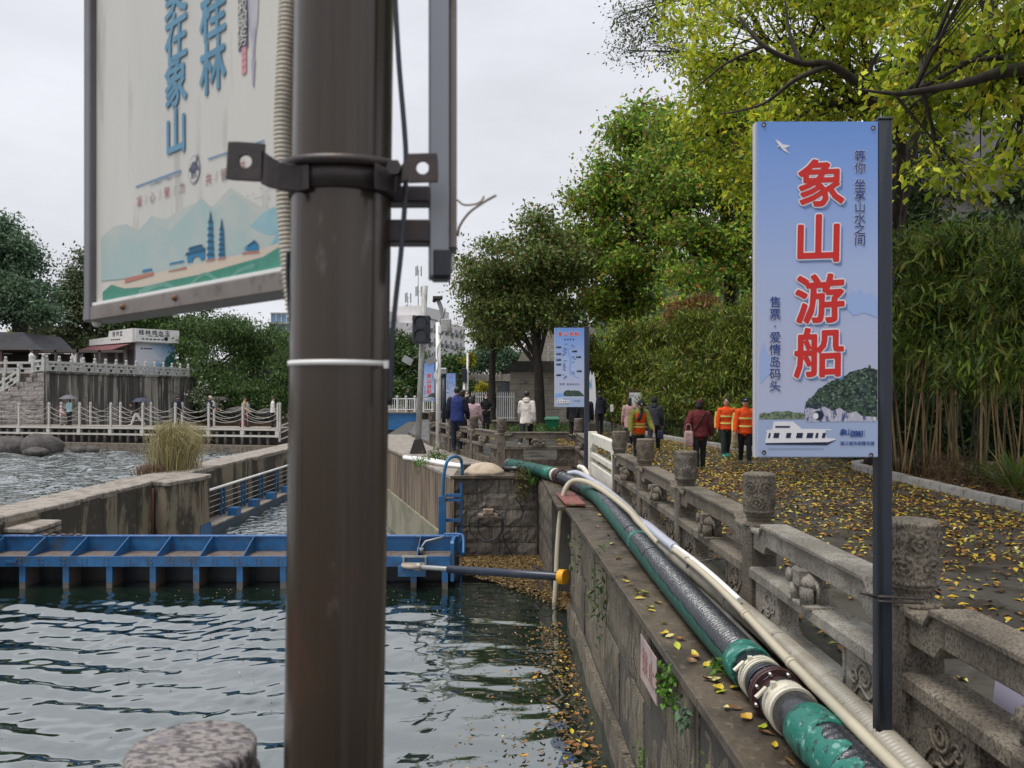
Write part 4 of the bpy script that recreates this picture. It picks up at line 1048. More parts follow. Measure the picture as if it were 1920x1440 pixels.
def tour_design(F, Lr, w, h):
    k = w / 225.0
    def s(x, y): return ((x - 1421) * k, (857 - y) * k)
    def sp(pts): return [s(*p) for p in pts]
    for pts in ([(1584, 575), (1590, 558), (1598, 545), (1606, 549), (1612, 541), (1622, 552), (1634, 548), (1645, 562), (1645, 596), (1620, 586), (1600, 592)], [(1425, 668), (1432, 640), (1440, 668), (1446, 660), (1452, 690), (1425, 720)]): F.poly(Lr('mist_hill_print', k_mist, True), sp(pts), .0006)
    F.poly(Lr('water_print', k_water), sp([(1421, 787), (1645, 787), (1645, 856), (1421, 856)]), .0006)
    F.poly(Lr('treeline_print', k_trees), sp([(1423, 786), (1424, 776), (1434, 773), (1440, 775), (1452, 771), (1465, 772), (1478, 770), (1490, 774), (1500, 773), (1509, 776), (1509, 786)]), .0010)
    g = random.Random(1); base = [(1508, 772), (1510, 758), (1516, 748), (1526, 741), (1533, 731), (1545, 724), (1556, 716), (1566, 711), (1578, 708), (1590, 700), (1602, 695), (1614, 692), (1626, 690), (1630, 683), (1633, 690), (1645, 693)]
    outl = []
    for a, b_ in zip(base, base[1:]):
        for t in (0, .33, .66): outl.append((a[0] + (b_[0] - a[0]) * t + g.uniform(-1, 1), a[1] + (b_[1] - a[1]) * t + g.uniform(-1.6, 1.2)))
    F.poly(Lr('hill_print', k_hill), sp(outl + [(1645, 693), (1645, 788), (1560, 788), (1512, 779)]), .0010)
    F.poly(Lr('cliff_print', k_cliff), sp([(1508, 768), (1516, 764), (1530, 768), (1545, 762), (1560, 770), (1575, 765), (1590, 775), (1605, 771), (1615, 780), (1643, 782), (1643, 790), (1512, 791)]), .0016)
    F.disc(Lr('boat_window_print', k_glass), *s(1534, 779), 10 * k, .0020, ry=9 * k); F.disc(Lr('boat_print', k_white), *s(1529, 780), 5 * k, .0024, ry=6 * k)
    boat_print(F, Lr, *s(1434, 833), 138 * k)
    for ch, cx, cy, sz, rot in (('象', 1539, 343, 93, .04), ('山', 1534, 447, 95, .03), ('游', 1537, 560, 96, .06), ('船', 1534, 661, 97, .04)):
        u, v = s(cx, cy)
        F.text(Lr('character_shadow_print', k_shadow, True), ch, u + 5 * k, v - 5 * k, sz * k, .0012, offset=.03, rot=rot, shear=.05)
        F.text(Lr('character_outline', k_white, True), ch, u, v, sz * k, .0022, offset=.052, rot=rot, shear=.05)
        F.text(Lr('character', k_red, True), ch, u, v, sz * k, .0032, offset=.024, rot=rot, shear=.05)
    for ch, cy in zip('等你坐享山水之间', (292, 314, 345, 366, 388, 409, 429, 450)):
        F.text(Lr('small_outline', k_white, True), ch, *s(1612, cy), 22 * k, .0012, offset=.05); F.text(Lr('small_character', k_navy, True), ch, *s(1612, cy), 22 * k, .0022, offset=.018)
    for ch, cy in zip('售票·爱情岛码头', (566, 589, 611, 632, 655, 678, 701, 723)):
        F.text(Lr('small_outline', k_white, True), ch, *s(1453, cy), 22 * k, .0012, offset=.05); F.text(Lr('small_character', k_navy, True), ch, *s(1453, cy), 22 * k, .0022, offset=.018)
    for i, ch in enumerate('象山游船'): F.text(Lr('small_lettering', k_navy), ch, *s(1580 + 10.5 * i, 810 + (i > 1) * 3), 13 * k, .0024, shear=.2, offset=.02)
    F.rect(Lr('small_lettering', k_navy), *s(1620, 820), *s(1620.6, 806), .0024)
    for i, ch in enumerate('漓江城市段精华游'): F.text(Lr('small_lettering', k_navy), ch, *s(1578.5 + 8.1 * i, 831), 8 * k, .0024, offset=.012)
    B = Lr('bird_print', k_white)
    F.poly(B, sp([(1453, 261), (1462, 266), (1468, 272), (1476, 284), (1482, 289), (1470, 283), (1462, 276)]), .0014); F.poly(B, sp([(1457, 275), (1466, 271), (1482, 273), (1474, 277), (1464, 278)]), .0018); F.poly(Lr('bird_tip_print', k_glass), sp([(1459, 276), (1463, 274), (1463, 277)]), .0022)
    for x, y in ((1432, 234), (1637, 240), (1432, 848), (1633, 853)):
        F.disc(Lr('screw', m_iron, True), *s(x, y), 4.2 * k, .004, n=12); F.disc(Lr('screw_glint', m_bolt, True), *s(x - 1, y + 1), 1.8 * k, .006, n=8)  # small pale discs stand in for the glints on the screws


def map_design(F, Lr, w, h):
    def s(x, y): return (x / 430 * w, (1190 - y) / 1190 * h)      # in pixels of the enlarged second sign
    def sp(pts): return [s(*p) for p in pts]
    for i, ch in enumerate('象山游船'):
        F.text(Lr('lettering_outline', k_white), ch, *s(80 + 80 * i, 90), 62 / 430 * w, .0012, offset=.08); F.text(Lr('lettering', k_red), ch, *s(80 + 80 * i, 90), 62 / 430 * w, .0022, offset=.03)
    D = Lr('small_lettering', k_navy)
    for i in range(4): F.rect(D, *s(138 + 42 * i, 186), *s(160 + 42 * i, 164), .0016)
    for i in range(2): F.text(D, '售票'[i], *s(82 + 42 * i, 846), 30 / 430 * w, .002, offset=.01)
    for i, ch in enumerate('爱情岛码头'): F.text(D, ch, *s(190 + 40 * i, 848), 30 / 430 * w, .002, offset=.01)
    Rv = Lr('river_map_print', k_river); path_ = [(200, 300), (190, 330), (200, 370), (215, 410), (225, 460), (228, 520), (222, 570), (218, 620), (224, 670), (240, 700), (290, 722), (350, 760)]
    for a, b_ in zip(path_, path_[1:]): F.poly(Rv, sp([(a[0] - 12, a[1]), (a[0] + 12, a[1]), (b_[0] + 12, b_[1] + 2), (b_[0] - 12, b_[1] + 2)]), .0012)
    F.poly(Rv, sp([(202, 330), (212, 322), (236, 296), (230, 292)]), .0014)
    g = random.Random(4)
    for x, y in ((20, 270), (20, 372), (20, 460), (20, 530), (20, 690), (252, 332), (312, 418), (322, 630)):
        F.rect(Lr('photo_print', k_glass), *s(x, y + 36), *s(x + 72, y), .0016); F.poly(Lr('photo_sky_print', k_grey), sp([(x, y), (x + 72, y), (x + 72, y + 14), (x + 50, y + 8), (x + 30, y + 20), (x, y + 12)]), .002)
    for i in range(26):
        x, y = g.choice((140, 155, 130, 260, 270)) + g.uniform(-30, 20), 240 + 21 * i; F.rect(Lr('place_name_print', k_orange if i % 2 else k_navy), *s(x, y + 9), *s(x + g.uniform(28, 50), y), .0014)
    F.poly(Lr('hill_print', k_hill), sp([(125, 1000), (130, 975), (150, 950), (190, 935), (240, 945), (300, 940), (360, 950), (425, 1010), (425, 1030), (140, 1030)]), .0012)
    F.poly(Lr('mist_hill_print', k_river), sp([(2, 1045), (2, 1000), (60, 980), (130, 990), (130, 1035)]), .0010)
    F.rect(Lr('water_print', k_water), *s(2, 1188), *s(428, 1058), .0008)
    boat_print(F, Lr, *s(14, 1142), 240 / 430 * w)
    for i, ch in enumerate('象山游船'): F.text(D, ch, *s(290 + 22 * i, 1100), 24 / 430 * w, .002, shear=.2)


kk = 3.45 / 1440
panel_sign('tour_boat_sign', 'tall blue boat-tour sign with big red characters, nearest the camera on a charcoal post', 'blue boat tour signs', (1421 - 960) * kk, 3.45, EYE - (857 - 740) * kk, 225 * kk, 629 * kk, EYE + 516 * kk, -.11, .062, tour_design)
q = MB()
for z in (.725, .745): q.tube(smooth_path([(1.80 + .02, 3.40, z), (1.62, 3.36, z + .02), (1.655, 3.43, z + .005), (1.72, 3.45, z), (1.77, 3.55, z - .004), (1.80, 3.66, z - .004), (1.88, 3.71, z), (1.975, 3.65, z), (1.98, 3.55, z)], 5), .006, 5)
q.tube([(1.63, 3.43, .745), (1.56, 3.44, .765)], .008, 5)
tag(q.build('tie_wire', m_iron), 'twisted black wire tying the sign post to the stone post', 'wire')
panel_sign('tour_map_sign', 'blue boat-tour sign with a river map beside the white barrier', 'blue boat tour signs', (1040 - 960) * 15.8 / 1440, 15.75, EYE - 23 * 15.8 / 1440, 55 * 15.8 / 1440, 148 * 15.8 / 1440, EYE + 126 * 15.8 / 1440, -.11, .10, map_design)
panel_sign('tour_boat_sign', 'far boat-tour sign with red characters just right of the traffic light', 'blue boat tour signs', (793.5 - 960) * 30 / 1440, 30, EYE - 12.5 * 30 / 1440, 21 * 30 / 1440, 72 * 30 / 1440, EYE + 61 * 30 / 1440, -.1, .10, tour_design, yaw=R(4))
panel_sign('tour_map_sign', 'smallest pale map sign, farthest of the blue signs on the path', 'blue boat tour signs', (837 - 960) * 38 / 1440, 38, EYE - 20 * 38 / 1440, 17 * 38 / 1440, 60 * 38 / 1440, EYE + 40 * 38 / 1440, -.1, .07, map_design)

# ---------------------------------------------------------------- near pole, its clamp, cables and hanging signs
m_pole = mat('brown_steel_pole', (.046, .032, .021), [((.075, .062, .05), (14, 14, .35), .5, .64, .55), ((.022, .017, .014), (22, 22, .4), .47, .62, .75), ((.085, .036, .022), (5, 5, 3), .56, .68, .5), ((.15, .14, .125), (14, 14, 5), .61, .7, .45)], rough=.26, metal=.2, spec=.5, coat=.12, rvar=((9, 9, .6), .16, .36), bump=[((16, 16, .5), .0012)])
pole = empty('sign_pole', (-.3, 1.25, 0)); tag(pole, 'brown steel pole standing close to the camera with a strap clamp', 'pole'); PLI = Matrix.Translation((.3, -1.25, 0))
def lean(z): return -.3035 + z * .0136
def plpart(q, name, mt, bevel=0):
    o = q.build(name, mt, pole, bevel=bevel); o.matrix_parent_inverse = PLI; return o
q = MB(); q.tube([(lean(0), 1.25, 0), (lean(1.2), 1.25, 1.2), (lean(2.4), 1.25, 2.4), (lean(3.7), 1.25, 3.7)], .0795, 48); plpart(q, 'shaft', m_pole)
q = MB(); q.lathe([(.001, 0), (.15, 0), (.15, .02), (.09, .025), (.001, .025)], (lean(0), 1.25, .001), 24); plpart(q, 'base_plate', m_pole)
zc = EYE + (740 - 322) * 1.17 / 1440
q = MB(); q.tube([(lean(zc), 1.25, zc - .022), (lean(zc), 1.25, zc + .022)], .0845, 40); plpart(q, 'clamp_band', m_iron)
q = MB(); ringp = [(lean(zc) + .089 * math.cos(t), 1.25 + .089 * math.sin(t), zc + .026 + .012 * math.cos(t * 1.0 + 1.6) * -1 + (.004 if math.sin(t) < 0 else 0)) for t in np.linspace(-math.pi, math.pi, 33)]; q.tube(ringp, .008, 8, caps=False); plpart(q, 'clamp_cable', m_iron)


def ear(q, cx, cz, w, h, r, y, tilt, th=.005, skew=0.):
    """flat plate with a round hole"""
    n = 24; vs, fs = [], []
    for yy in (y, y + th):
        for k in range(n):
            a_ = 2 * math.pi * k / n; c, s_ = math.cos(a_), math.sin(a_); m_ = max(abs(c) / (w / 2), abs(s_) / (h / 2)); ox, oz = c / m_, s_ / m_
            for X, Z in ((ox, oz + ox * skew), (c * r, s_ * r)):
                vs.append((cx + X * math.cos(tilt) - Z * math.sin(tilt), yy, cz + X * math.sin(tilt) + Z * math.cos(tilt)))
    for side in (0, 1):
        b_ = side * 2 * n
        for k in range(n):
            j = (k + 1) % n; fs.append((b_ + 2 * k, b_ + 2 * j, b_ + 2 * j + 1, b_ + 2 * k + 1))
    for k in range(n):
        j = (k + 1) % n; fs.append((2 * k, 2 * j, 2 * n + 2 * j, 2 * n + 2 * k)); fs.append((2 * k + 1, 2 * j + 1, 2 * n + 2 * j + 1, 2 * n + 2 * k + 1))
    q.add(vs, fs)


ky = 1.155 / 1440
q = MB(); ear(q, (462 - 960) * ky, EYE + (740 - 304) * ky, .056, .058, .0095, 1.15, -.06)
q.loft([[((x - 960) * ky, yy, EYE + (740 - y_) * ky) for x, y_, yy in r_] for r_ in (
    [(492, 281, 1.150), (492, 281, 1.155), (490, 345, 1.155), (490, 345, 1.150)], [(505, 292, 1.150), (505, 292, 1.156), (502, 351, 1.156), (502, 351, 1.150)], [(524, 303, 1.156), (524, 303, 1.165), (520, 354, 1.165), (520, 354, 1.156)],
    [(552, 302, 1.175), (552, 302, 1.185), (552, 352, 1.185), (552, 352, 1.175)], [(575, 303, 1.166), (575, 303, 1.19), (575, 350, 1.19), (575, 350, 1.166)])], s=False)
plpart(q, 'clamp_ear', m_iron, bevel=.001)
q = MB(); ear(q, (793 - 960) * ky, EYE + (740 - 316) * ky, .046, .044, .0095, 1.15, .03)
q.loft([[((x - 960) * ky, yy, EYE + (740 - y_) * ky) for x, y_, yy in r_] for r_ in (
    [(700, 300, 1.166), (700, 300, 1.19), (700, 350, 1.19), (700, 350, 1.166)], [(735, 312, 1.19), (735, 312, 1.20), (735, 352, 1.20), (735, 352, 1.19)], [(752, 307, 1.16), (752, 307, 1.167), (752, 340, 1.167), (752, 340, 1.16)], [(768, 290, 1.150), (768, 290, 1.155), (768, 338, 1.155), (768, 338, 1.150)])], s=False)
plpart(q, 'clamp_ear', m_iron, bevel=.001)
q = MB(); q.tube([(-.178, 1.17, zc + .004), (-.178, 1.158, zc + .004)], .012, 6); plpart(q, 'clamp_bolt', m_iron)
zt = EYE + (740 - 679) * 1.17 / 1440
q = MB(); q.tube([(lean(zt), 1.25, zt - .004), (lean(zt), 1.25, zt + .004)], .0818, 40); q.box((lean(zt) + .079, 1.205, zt - .008), (lean(zt) + .089, 1.217, zt + .004)); plpart(q, 'zip_tie', m_white)
# pale corrugated conduit and dark cables on the pole
q = MB(); kq = 1.33 / 1440
cp = [((x - 960) * kq, 1.33, EYE + (740 - y_) * kq) for x, y_ in ((552, -420), (547, -200), (541, 0), (534, 150), (531, 250), (534, 340), (538, 420), (544, 500), (556, 600))]
P_, rr = ribbed(cp, .0150, .0016, .0075, 14); q.tube(P_, rr, 14); tag(q.build('flexible_conduit', mat('cream_conduit', (.60, .55, .46), [((.42, .38, .31), 12, .5, .66, .6)], rough=.5)), 'cream ribbed conduit hanging down the left of the brown pole', 'conduit')
q = MB(); q.tube(smooth_path([((x - 960) * 1.2 / 1440, 1.2, EYE + (740 - y_) * 1.2 / 1440) for x, y_ in ((735, -300), (739, -100), (741, 0), (748, 120), (758, 240), (761, 300), (759, 380), (751, 480), (742, 560), (736, 630), (731, 760))], 6), .0042, 7)
tag(q.build('hanging_cable', m_black), 'dark cable drooping down the right side of the brown pole', 'cable')
q = MB(); q.tube(smooth_path([((x - 960) * 1.3 / 1440, 1.30, EYE + (740 - y_) * 1.3 / 1440) for x, y_ in ((541, 470), (540, 520), (546, 600), (556, 700))], 6), .004, 6)
tag(q.build('hanging_cable', m_black), 'short dark cable under the ribbed conduit left of the pole', 'cable')

# left hanging sign: a lit-box panel that runs back from the pole
SL, SR = Vector((-1.045, 1.905, 0)), Vector((-.365, 1.325, 0)); SU = (SR - SL).normalized(); SN = Vector((SU.y, -SU.x, 0)); SLEN = (SR - SL).length
sz0 = 1.83
hsn = empty('hanging_sign', (SL.x, SL.y, sz0)); tag(hsn, 'weathered cream banner sign with blue characters hung from the brown pole', 'sign'); HS = Matrix.Translation((-SL.x, -SL.y, -sz0))
def hsp(q, name, mt, bevel=0):
    o = q.build(name, mt, hsn, bevel=bevel); o.matrix_parent_inverse = HS; return o
top = 3.35
def slab(q, u0, u1, v0, v1, d0, d1):
    P0 = SL + SU * u0; q.prism([(0, v0), (u1 - u0, v0), (u1 - u0, v1), (0, v1)], P0 + SN * d1, SU, (0, 0, 1), -SN * (d1 - d0))
q = MB(); slab(q, .0, SLEN, sz0 + .01, top, -.05, 0); m_poster = mat('weathered_poster', (.545, .535, .485), [((.45, .45, .425), (2.5, 2.5, .7), .45, .66, .7), ((.29, .27, .245), (14, 14, 1.6), .57, .68, .5), ((.53, .51, .465), 5, .5, .7, .5)], rough=.4); hsp(q, 'panel', m_poster)
q = MB(); slab(q, -.002, .034, sz0 + .001, top, -.055, .016); hsp(q, 'side_frame', mat('dark_side_frame', (.15, .145, .16), [((.085, .075, .07), (5, 5, 3), .48, .66, .7)], rough=.4, metal=.4), .003)
q = MB(); slab(q, -.012, SLEN, sz0, sz0 + .036, -.055, .014); hsp(q, 'bottom_frame', m_alu, .003)
q = MB(); slab(q, .03, SLEN, sz0 + .037, sz0 + .044, -.01, .010); hsp(q, 'bead', m_white)
q = MB(); slab(q, SLEN, SLEN + .02, sz0, top, -.055, .014); hsp(q, 'side_frame', m_alu, .003)
q = MB(); q.ball(SL + Vector((.02, -.01, sz0 - .002)), .012, 8); hsp(q, 'corner_cap', m_white)
for u in (.22, .47): q = MB(); q.ball(SL + SU * u + SN * .016 + Vector((0, 0, sz0 + .02)), .007, 6); hsp(q, 'rivet', mat('rust_rivet', (.2, .10, .05), rough=.8))
q = MB(); q.box((-.37, 1.28, 2.0), (-.30, 1.31, 2.04)); q.box((-.37, 1.28, 2.9), (-.30, 1.31, 2.94)); hsp(q, 'sign_arm', m_iron)
FS = Face(SL + SN * .0005, SU, (0, 0, 1), SN)
def hs(x, y):
    """photograph pixel on the sign's plane -> (u, v)"""
    k_ = (x - 960) / 1440; t = (k_ * SL.y - SL.x) / (SU.x - k_ * SU.y); Yd = SL.y + SU.y * t
    return (t, EYE - (y - 740) / 1440 * Yd)
def hpoly(mb, pts, h): FS.poly(mb, [hs(*p) for p in pts], h)
HL = {}
def hl(n, m_):
    if n not in HL: HL[n] = (MB(), m_)
    return HL[n][0]
b_blue = mat('faded_blue_letter', (.09, .25, .37), [((.06, .18, .29), 9, .45, .6, .6)], rough=.5); b_red = flat('faded_red_letter', (.36, .10, .10)); b_dark = flat('faded_dark', (.10, .10, .15))
kpx = 1.62 / 1440
for ch, x, y in (('桂', 400, 22), ('林', 400, 122), ('美', 331, -18), ('在', 331, 68), ('象', 331, 152), ('山', 331, 246), ('甲', 400, -70)):
    u, v = hs(x, y); FS.text(hl('lettering', b_blue), ch, u, v, .112 if ch != '山' else .105, .0015, offset=.028, sx=.92)
for ch, x, y, c in (('凝', 262, 378, 0), ('心', 287, 370, 1), ('聚', 314, 361, 0), ('力', 342, 352, 1), ('共', 392, 336, 0), ('管', 421, 327, 1), ('共', 455, 312, 0), ('享', 486, 302, 1)):
    u, v = hs(x, y); FS.text(hl('red_lettering' if not c else 'brown_lettering', b_red if not c else flat('faded_brown_letter', (.22, .12, .10))), ch, u, v, .026, .0015)
for x, y in ((275, 374), (301, 366), (328, 357), (407, 331), (438, 320)):
    u, v = hs(x, y); FS.poly(hl('brown_lettering', b_red), [(u - .004, v - .010), (u - .0025, v - .010), (u + .004, v + .010), (u + .0025, v + .010)], .0015)
u, v = hs(365, 318); FS.disc(hl('emblem', flat('emblem_lilac', (.30, .30, .38))), u, v, .024, .001, ry=.029); FS.disc(hl('emblem_ring', m_poster), u, v, .021, .0014, ry=.026)
E_ = hl('emblem_elephant', b_dark); FS.disc(E_, u, v + .004, .013, .002, ry=.012)
for dx in (-.010, -.003, .006): FS.rect(E_, u + dx, v - .018, u + dx + .004, v, .002)
FS.poly(E_, [(u + .006, v + .006), (u + .012, v + .024), (u + .018, v + .03), (u + .018, v + .024), (u + .014, v + .004)], .002); FS.disc(E_, u - .014, v + .002, .005, .002); FS.disc(E_, u + .016, v, .005, .002)
for a_, b_ in (((256, 349), (340, 318)), ((391, 297), (497, 262))):
    hpoly(hl('rule_line', flat('line_blue', (.12, .25, .42))), [a_, b_, (b_[0], b_[1] + 3), (a_[0], a_[1] + 3)], .0012)
    g = random.Random(2)
    for i in range(26):
        t = g.random(); x = a_[0] + (b_[0] - a_[0]) * t; y = a_[1] + (b_[1] - a_[1]) * t + g.uniform(3, 10); hpoly(hl('brush_print', flat('line_pale_blue', (.32, .38, .44))), [(x - 4, y), (x + 4, y - 3), (x + 4, y - 2), (x - 4, y + 1.2)], .0011)
# purple seal boxes and brush stain, upper right
for i, ch in enumerate('权服务'):
    u, v = hs(457, 14 + 29 * i); FS.rect(hl('seal_print', flat('seal_dark', (.12, .11, .16))), u - .017, v - .021, u + .017, v + .021, .001); FS.text(hl('seal_lettering', m_poster), ch, u, v, .033, .0018, offset=.012)
for i in range(4): u, v = hs(459, 96 + 12 * i); FS.rect(hl('pink_seal_print', k_pink), u - .008, v - .007, u + .008, v + .007, .0012)
m_stain = mat('lilac_brush_stain', (.30, .29, .39), [((.44, .43, .44), (60, 60, 14), .44, .56, .95)], rough=.5)
hpoly(hl('brush_stain_print', m_stain), [(466, -5), (486, -8), (484, 40), (480, 70), (478, 110), (474, 112), (470, 60), (467, 30)], .0008); hpoly(hl('brush_stain_print', m_stain), [(472, 112), (480, 110), (477, 165), (474, 160)], .0008)
# printed landscape
mt_far, mt_mid, mt_blue, mt_sand, mt_green, mt_wave = [mat(n, c, [(c2, s_, .42, .64, .8)], rough=.45, spec=.3) for n, c, c2, s_ in (('print_far_hill', (.36, .44, .42), (.46, .47, .43), 5), ('print_mid_hill', (.32, .43, .42), (.44, .46, .42), 6), ('print_blue_hill', (.16, .36, .44), (.30, .44, .46), 6), ('print_sand', (.55, .46, .36), (.49, .44, .38), 6), ('print_green_bank', (.03, .20, .135), (.07, .26, .20), 7), ('print_wave', (.20, .40, .35), (.3, .46, .40), 9))]
hpoly(hl('far_hill_print', mt_far), [(190, 520), (190, 446), (214, 424), (238, 420), (258, 435), (285, 405), (312, 412), (334, 396), (368, 380), (400, 388), (432, 352), (462, 372), (500, 392), (534, 380), (536, 480)], .0006)
hpoly(hl('mid_hill_print', mt_mid), [(190, 527), (191, 456), (218, 434), (238, 442), (262, 458), (290, 420), (320, 432), (350, 402), (378, 372), (402, 396), (440, 362), (470, 388), (508, 420), (536, 420), (536, 492)], .0008)
hpoly(hl('blue_hill_print', mt_blue), [(470, 425), (490, 402), (512, 390), (534, 388), (537, 470), (505, 466), (520, 440), (500, 440)], .001)
hpoly(hl('sand_print', mt_sand), [(190, 562), (215, 530), (270, 516), (330, 505), (400, 488), (470, 474), (537, 452), (537, 505), (196, 575)], .0012)
hpoly(hl('green_bank_print', mt_green), [(194, 574), (194, 548), (210, 534), (235, 541), (270, 538), (320, 526), (380, 514), (440, 497), (495, 482), (538, 455), (538, 512)], .0016)
for off in (0, 4):
    pts = smooth_path([(262, 545 + off, 0), (310, 530 + off, 0), (345, 543 + off, 0), (385, 510 + off, 0), (420, 528 + off, 0), (450, 505 + off, 0), (480, 495 + off, 0)], 5)
    for a_, b_ in zip(pts, pts[1:]): hpoly(hl('wave_print', mt_wave), [(a_.x, a_.y), (b_.x, b_.y), (b_.x, b_.y + 1.6), (a_.x, a_.y + 1.6)], .002)
c_b, c_b2, c_r = flat('print_tower_blue', (.02, .17, .34)), flat('print_roof_blue', (.012, .085, .16)), flat('print_brick_red', (.40, .16, .12))
def tower(x, y0, y1, w_):
    n = 6
    for i in range(n):
        a_ = y0 + (y1 - y0) * i / n; b_ = y0 + (y1 - y0) * (i + 1) / n; ww = w_ * (1 - .07 * i)
        hpoly(hl('tower_print', c_b), [(x - ww * .38, a_), (x + ww * .38, a_ - 1), (x + ww * .36, b_), (x - ww * .36, b_)], .0020)
        hpoly(hl('tower_roof_print', c_b2), [(x - ww * .55, b_ + 5), (x + ww * .55, b_ + 4), (x + ww * .36, b_ - 1), (x - ww * .36, b_)], .0026)
    hpoly(hl('tower_roof_print', c_b2), [(x - 2.5, y1), (x + 2.5, y1), (x + .4, y1 - 18), (x - .4, y1 - 18)], .0026)
    hpoly(hl('brick_print', c_r), [(x - w_ * .6, y0 + 4), (x + w_ * .6, y0), (x + w_ * .55, y0 - 3), (x - w_ * .5, y0 + 1)], .0026)
tower(397, 487, 414, 15); tower(418, 484, 428, 13)
T_ = hl('tower_print', c_b)
hpoly(T_, [(353, 492), (353, 478), (386, 469), (386, 486), (379, 488), (376, 482), (369, 481), (364, 485), (363, 491)], .0020)
hpoly(hl('tower_roof_print', c_b2), [(349, 480), (352, 474), (386, 464), (388, 468), (384, 471)], .0026); hpoly(T_, [(357, 474), (382, 468), (382, 463), (357, 469)], .002); hpoly(hl('tower_roof_print', c_b2), [(354, 470), (358, 464), (380, 458), (384, 462)], .0026)
hpoly(T_, [(318, 497), (348, 491), (346, 488), (322, 493)], .002); hpoly(T_, [(460, 470), (470, 458), (480, 452), (487, 464), (486, 470)], .002); hpoly(hl('tower_roof_print', c_b2), [(456, 468), (480, 450), (490, 463), (480, 455)], .0026)
hpoly(T_, [(268, 511), (288, 507), (286, 503), (270, 506)], .002)
for p in ([(236, 522), (290, 510), (290, 516), (236, 531)], [(318, 508), (352, 500), (352, 504), (318, 510)], [(456, 474), (488, 470), (488, 474), (456, 477)]): hpoly(hl('brick_print', c_r), p, .0022)
g = random.Random(6)
for i in range(12): x, y = g.uniform(465, 515), g.uniform(345, 380); hpoly(hl('bird_print', b_dark), [(x, y), (x + 3, y - 2), (x + 2, y + 1)], .002)
for n, (mb, mt_) in HL.items(): hsp(mb, n, mt_)

# right-hand sign seen edge-on, on its two arms
es = empty('edge_on_sign', (-.11, 1.25, 1.85)); tag(es, 'grey box sign seen edge-on right of the brown pole', 'sign'); EI = Matrix.Translation((.11, -1.25, -1.85))
def ep(q, name, mt, bevel=.002):
    o = q.build(name, mt, es, bevel=bevel); o.matrix_parent_inverse = EI; return o
ka = 1.25 / 1440
def epx(x): return (x - 960) * ka
ez = EYE + (740 - 497) * ka
sl_ = -.088
def eprism(q, x0, x1, y0, y1, z0, z1):
    q.prism([(epx(x0) + sl_ * (y0 - 1.25), y0), (epx(x1) + sl_ * (y0 - 1.25), y0), (epx(x1) * .995 + sl_ * (y1 - 1.25), y1), (epx(x0) * 1.02 + sl_ * (y1 - 1.25), y1)], (0, 0, z0), (1, 0, 0), (0, 1, 0), (0, 0, z1 - z0))
q = MB(); eprism(q, 805, 842, 1.25, 1.30, ez - .018, 3.4); ep(q, 'end_frame', mat('grey_frame', (.25, .26, .285), [((.17, .17, .18), (9, 9, 1), .5, .66, .6), ((.12, .07, .05), (9, 9, 3), .6, .7, .6)], rough=.4, metal=.4))
q = MB(); eprism(q, 842.3, 857, 1.262, 1.32, ez + .03, 3.4); ep(q, 'rear_frame', m_alu)
q = MB(); eprism(q, 812, 850, 1.302, 1.33, ez, 3.4); ep(q, 'panel', m_poster)
q = MB(); eprism(q, 808, 846, 1.248, 1.30, ez - .022, ez + .03); ep(q, 'bottom_corner', m_black, .006)
for y0, y1 in ((349, 380), (412, 455)):
    q = MB(); q.box((-.205, 1.245, EYE + (740 - y1) * ka), (epx(806), 1.29, EYE + (740 - y0) * ka)); ep(q, 'sign_arm', m_iron, .003)
q = MB(); q.tube(smooth_path([(epx(857), 1.26, EYE + (740 - 372) * ka), (epx(870), 1.25, EYE + (740 - 384) * ka), (epx(890), 1.24, EYE + (740 - 386) * ka), (epx(903), 1.24, EYE + (740 - 380) * ka), (epx(908), 1.24, EYE + (740 - 371) * ka)], 5), .0017, 5)
q.tube(smooth_path([(epx(858), 1.26, EYE + (740 - 440) * ka), (epx(862), 1.25, EYE + (740 - 424) * ka), (epx(880), 1.24, EYE + (740 - 402) * ka), (epx(906), 1.23, EYE + (740 - 386) * ka), (epx(931), 1.22, EYE + (740 - 375) * ka)], 5), .0021, 5)
ep(q, 'loose_wires', mat('brown_wire', (.22, .17, .12), rough=.6), 0)

# weathered red-lettered plate on the lock wall
wp = empty('wall_plate', (1.05, 5.78, -.4)); tag(wp, 'pink weathered plate with faded red characters on the lock wall', 'plate')
d_ = Vector((1.19 - .88, 1.9 - 12.0, 0)).normalized(); nrm = Vector((d_.y, -d_.x, 0))
o0 = Vector((.88, 12, 0)) + d_ * 5.95 + nrm * .05
WI = Matrix.Translation((-1.05, -5.78, .4))
q = MB(); q.prism([(0, -.57), (.57, -.57), (.57, -.235), (0, -.235)], o0, d_, (0, 0, 1), -nrm * .006); o = q.build('plate', mat('pink_grey_plate', (.40, .31, .29), [((.27, .22, .2), 6, .45, .66, .8), ((.45, .2, .19), 9, .54, .68, .6)], rough=.5), wp); o.matrix_parent_inverse = WI
FW = Face(o0, d_, (0, 0, 1), nrm); q = MB()
for i, ch in enumerate('禁止'): FW.text(q, ch, .17 + .23 * i, -.40, .2, .003, offset=.03)
o = q.build('lettering', flat('faded_plate_red', (.33, .17, .16)), wp); o.matrix_parent_inverse = WI
# lilac board leaning behind the nearest panel
q = MB(); q.prism([(0, -.02), (1.5, -.02), (1.5, .62), (0, .62)], (2.06, 3.35, 0), Vector((.02, -1, 0)), (.12, 0, 1), (.01, 0, 0)); tag(q.build('leaning_board', flat('lilac_board', (.50, .47, .60))), 'plain lilac board leaning behind the nearest balustrade panel', 'board')
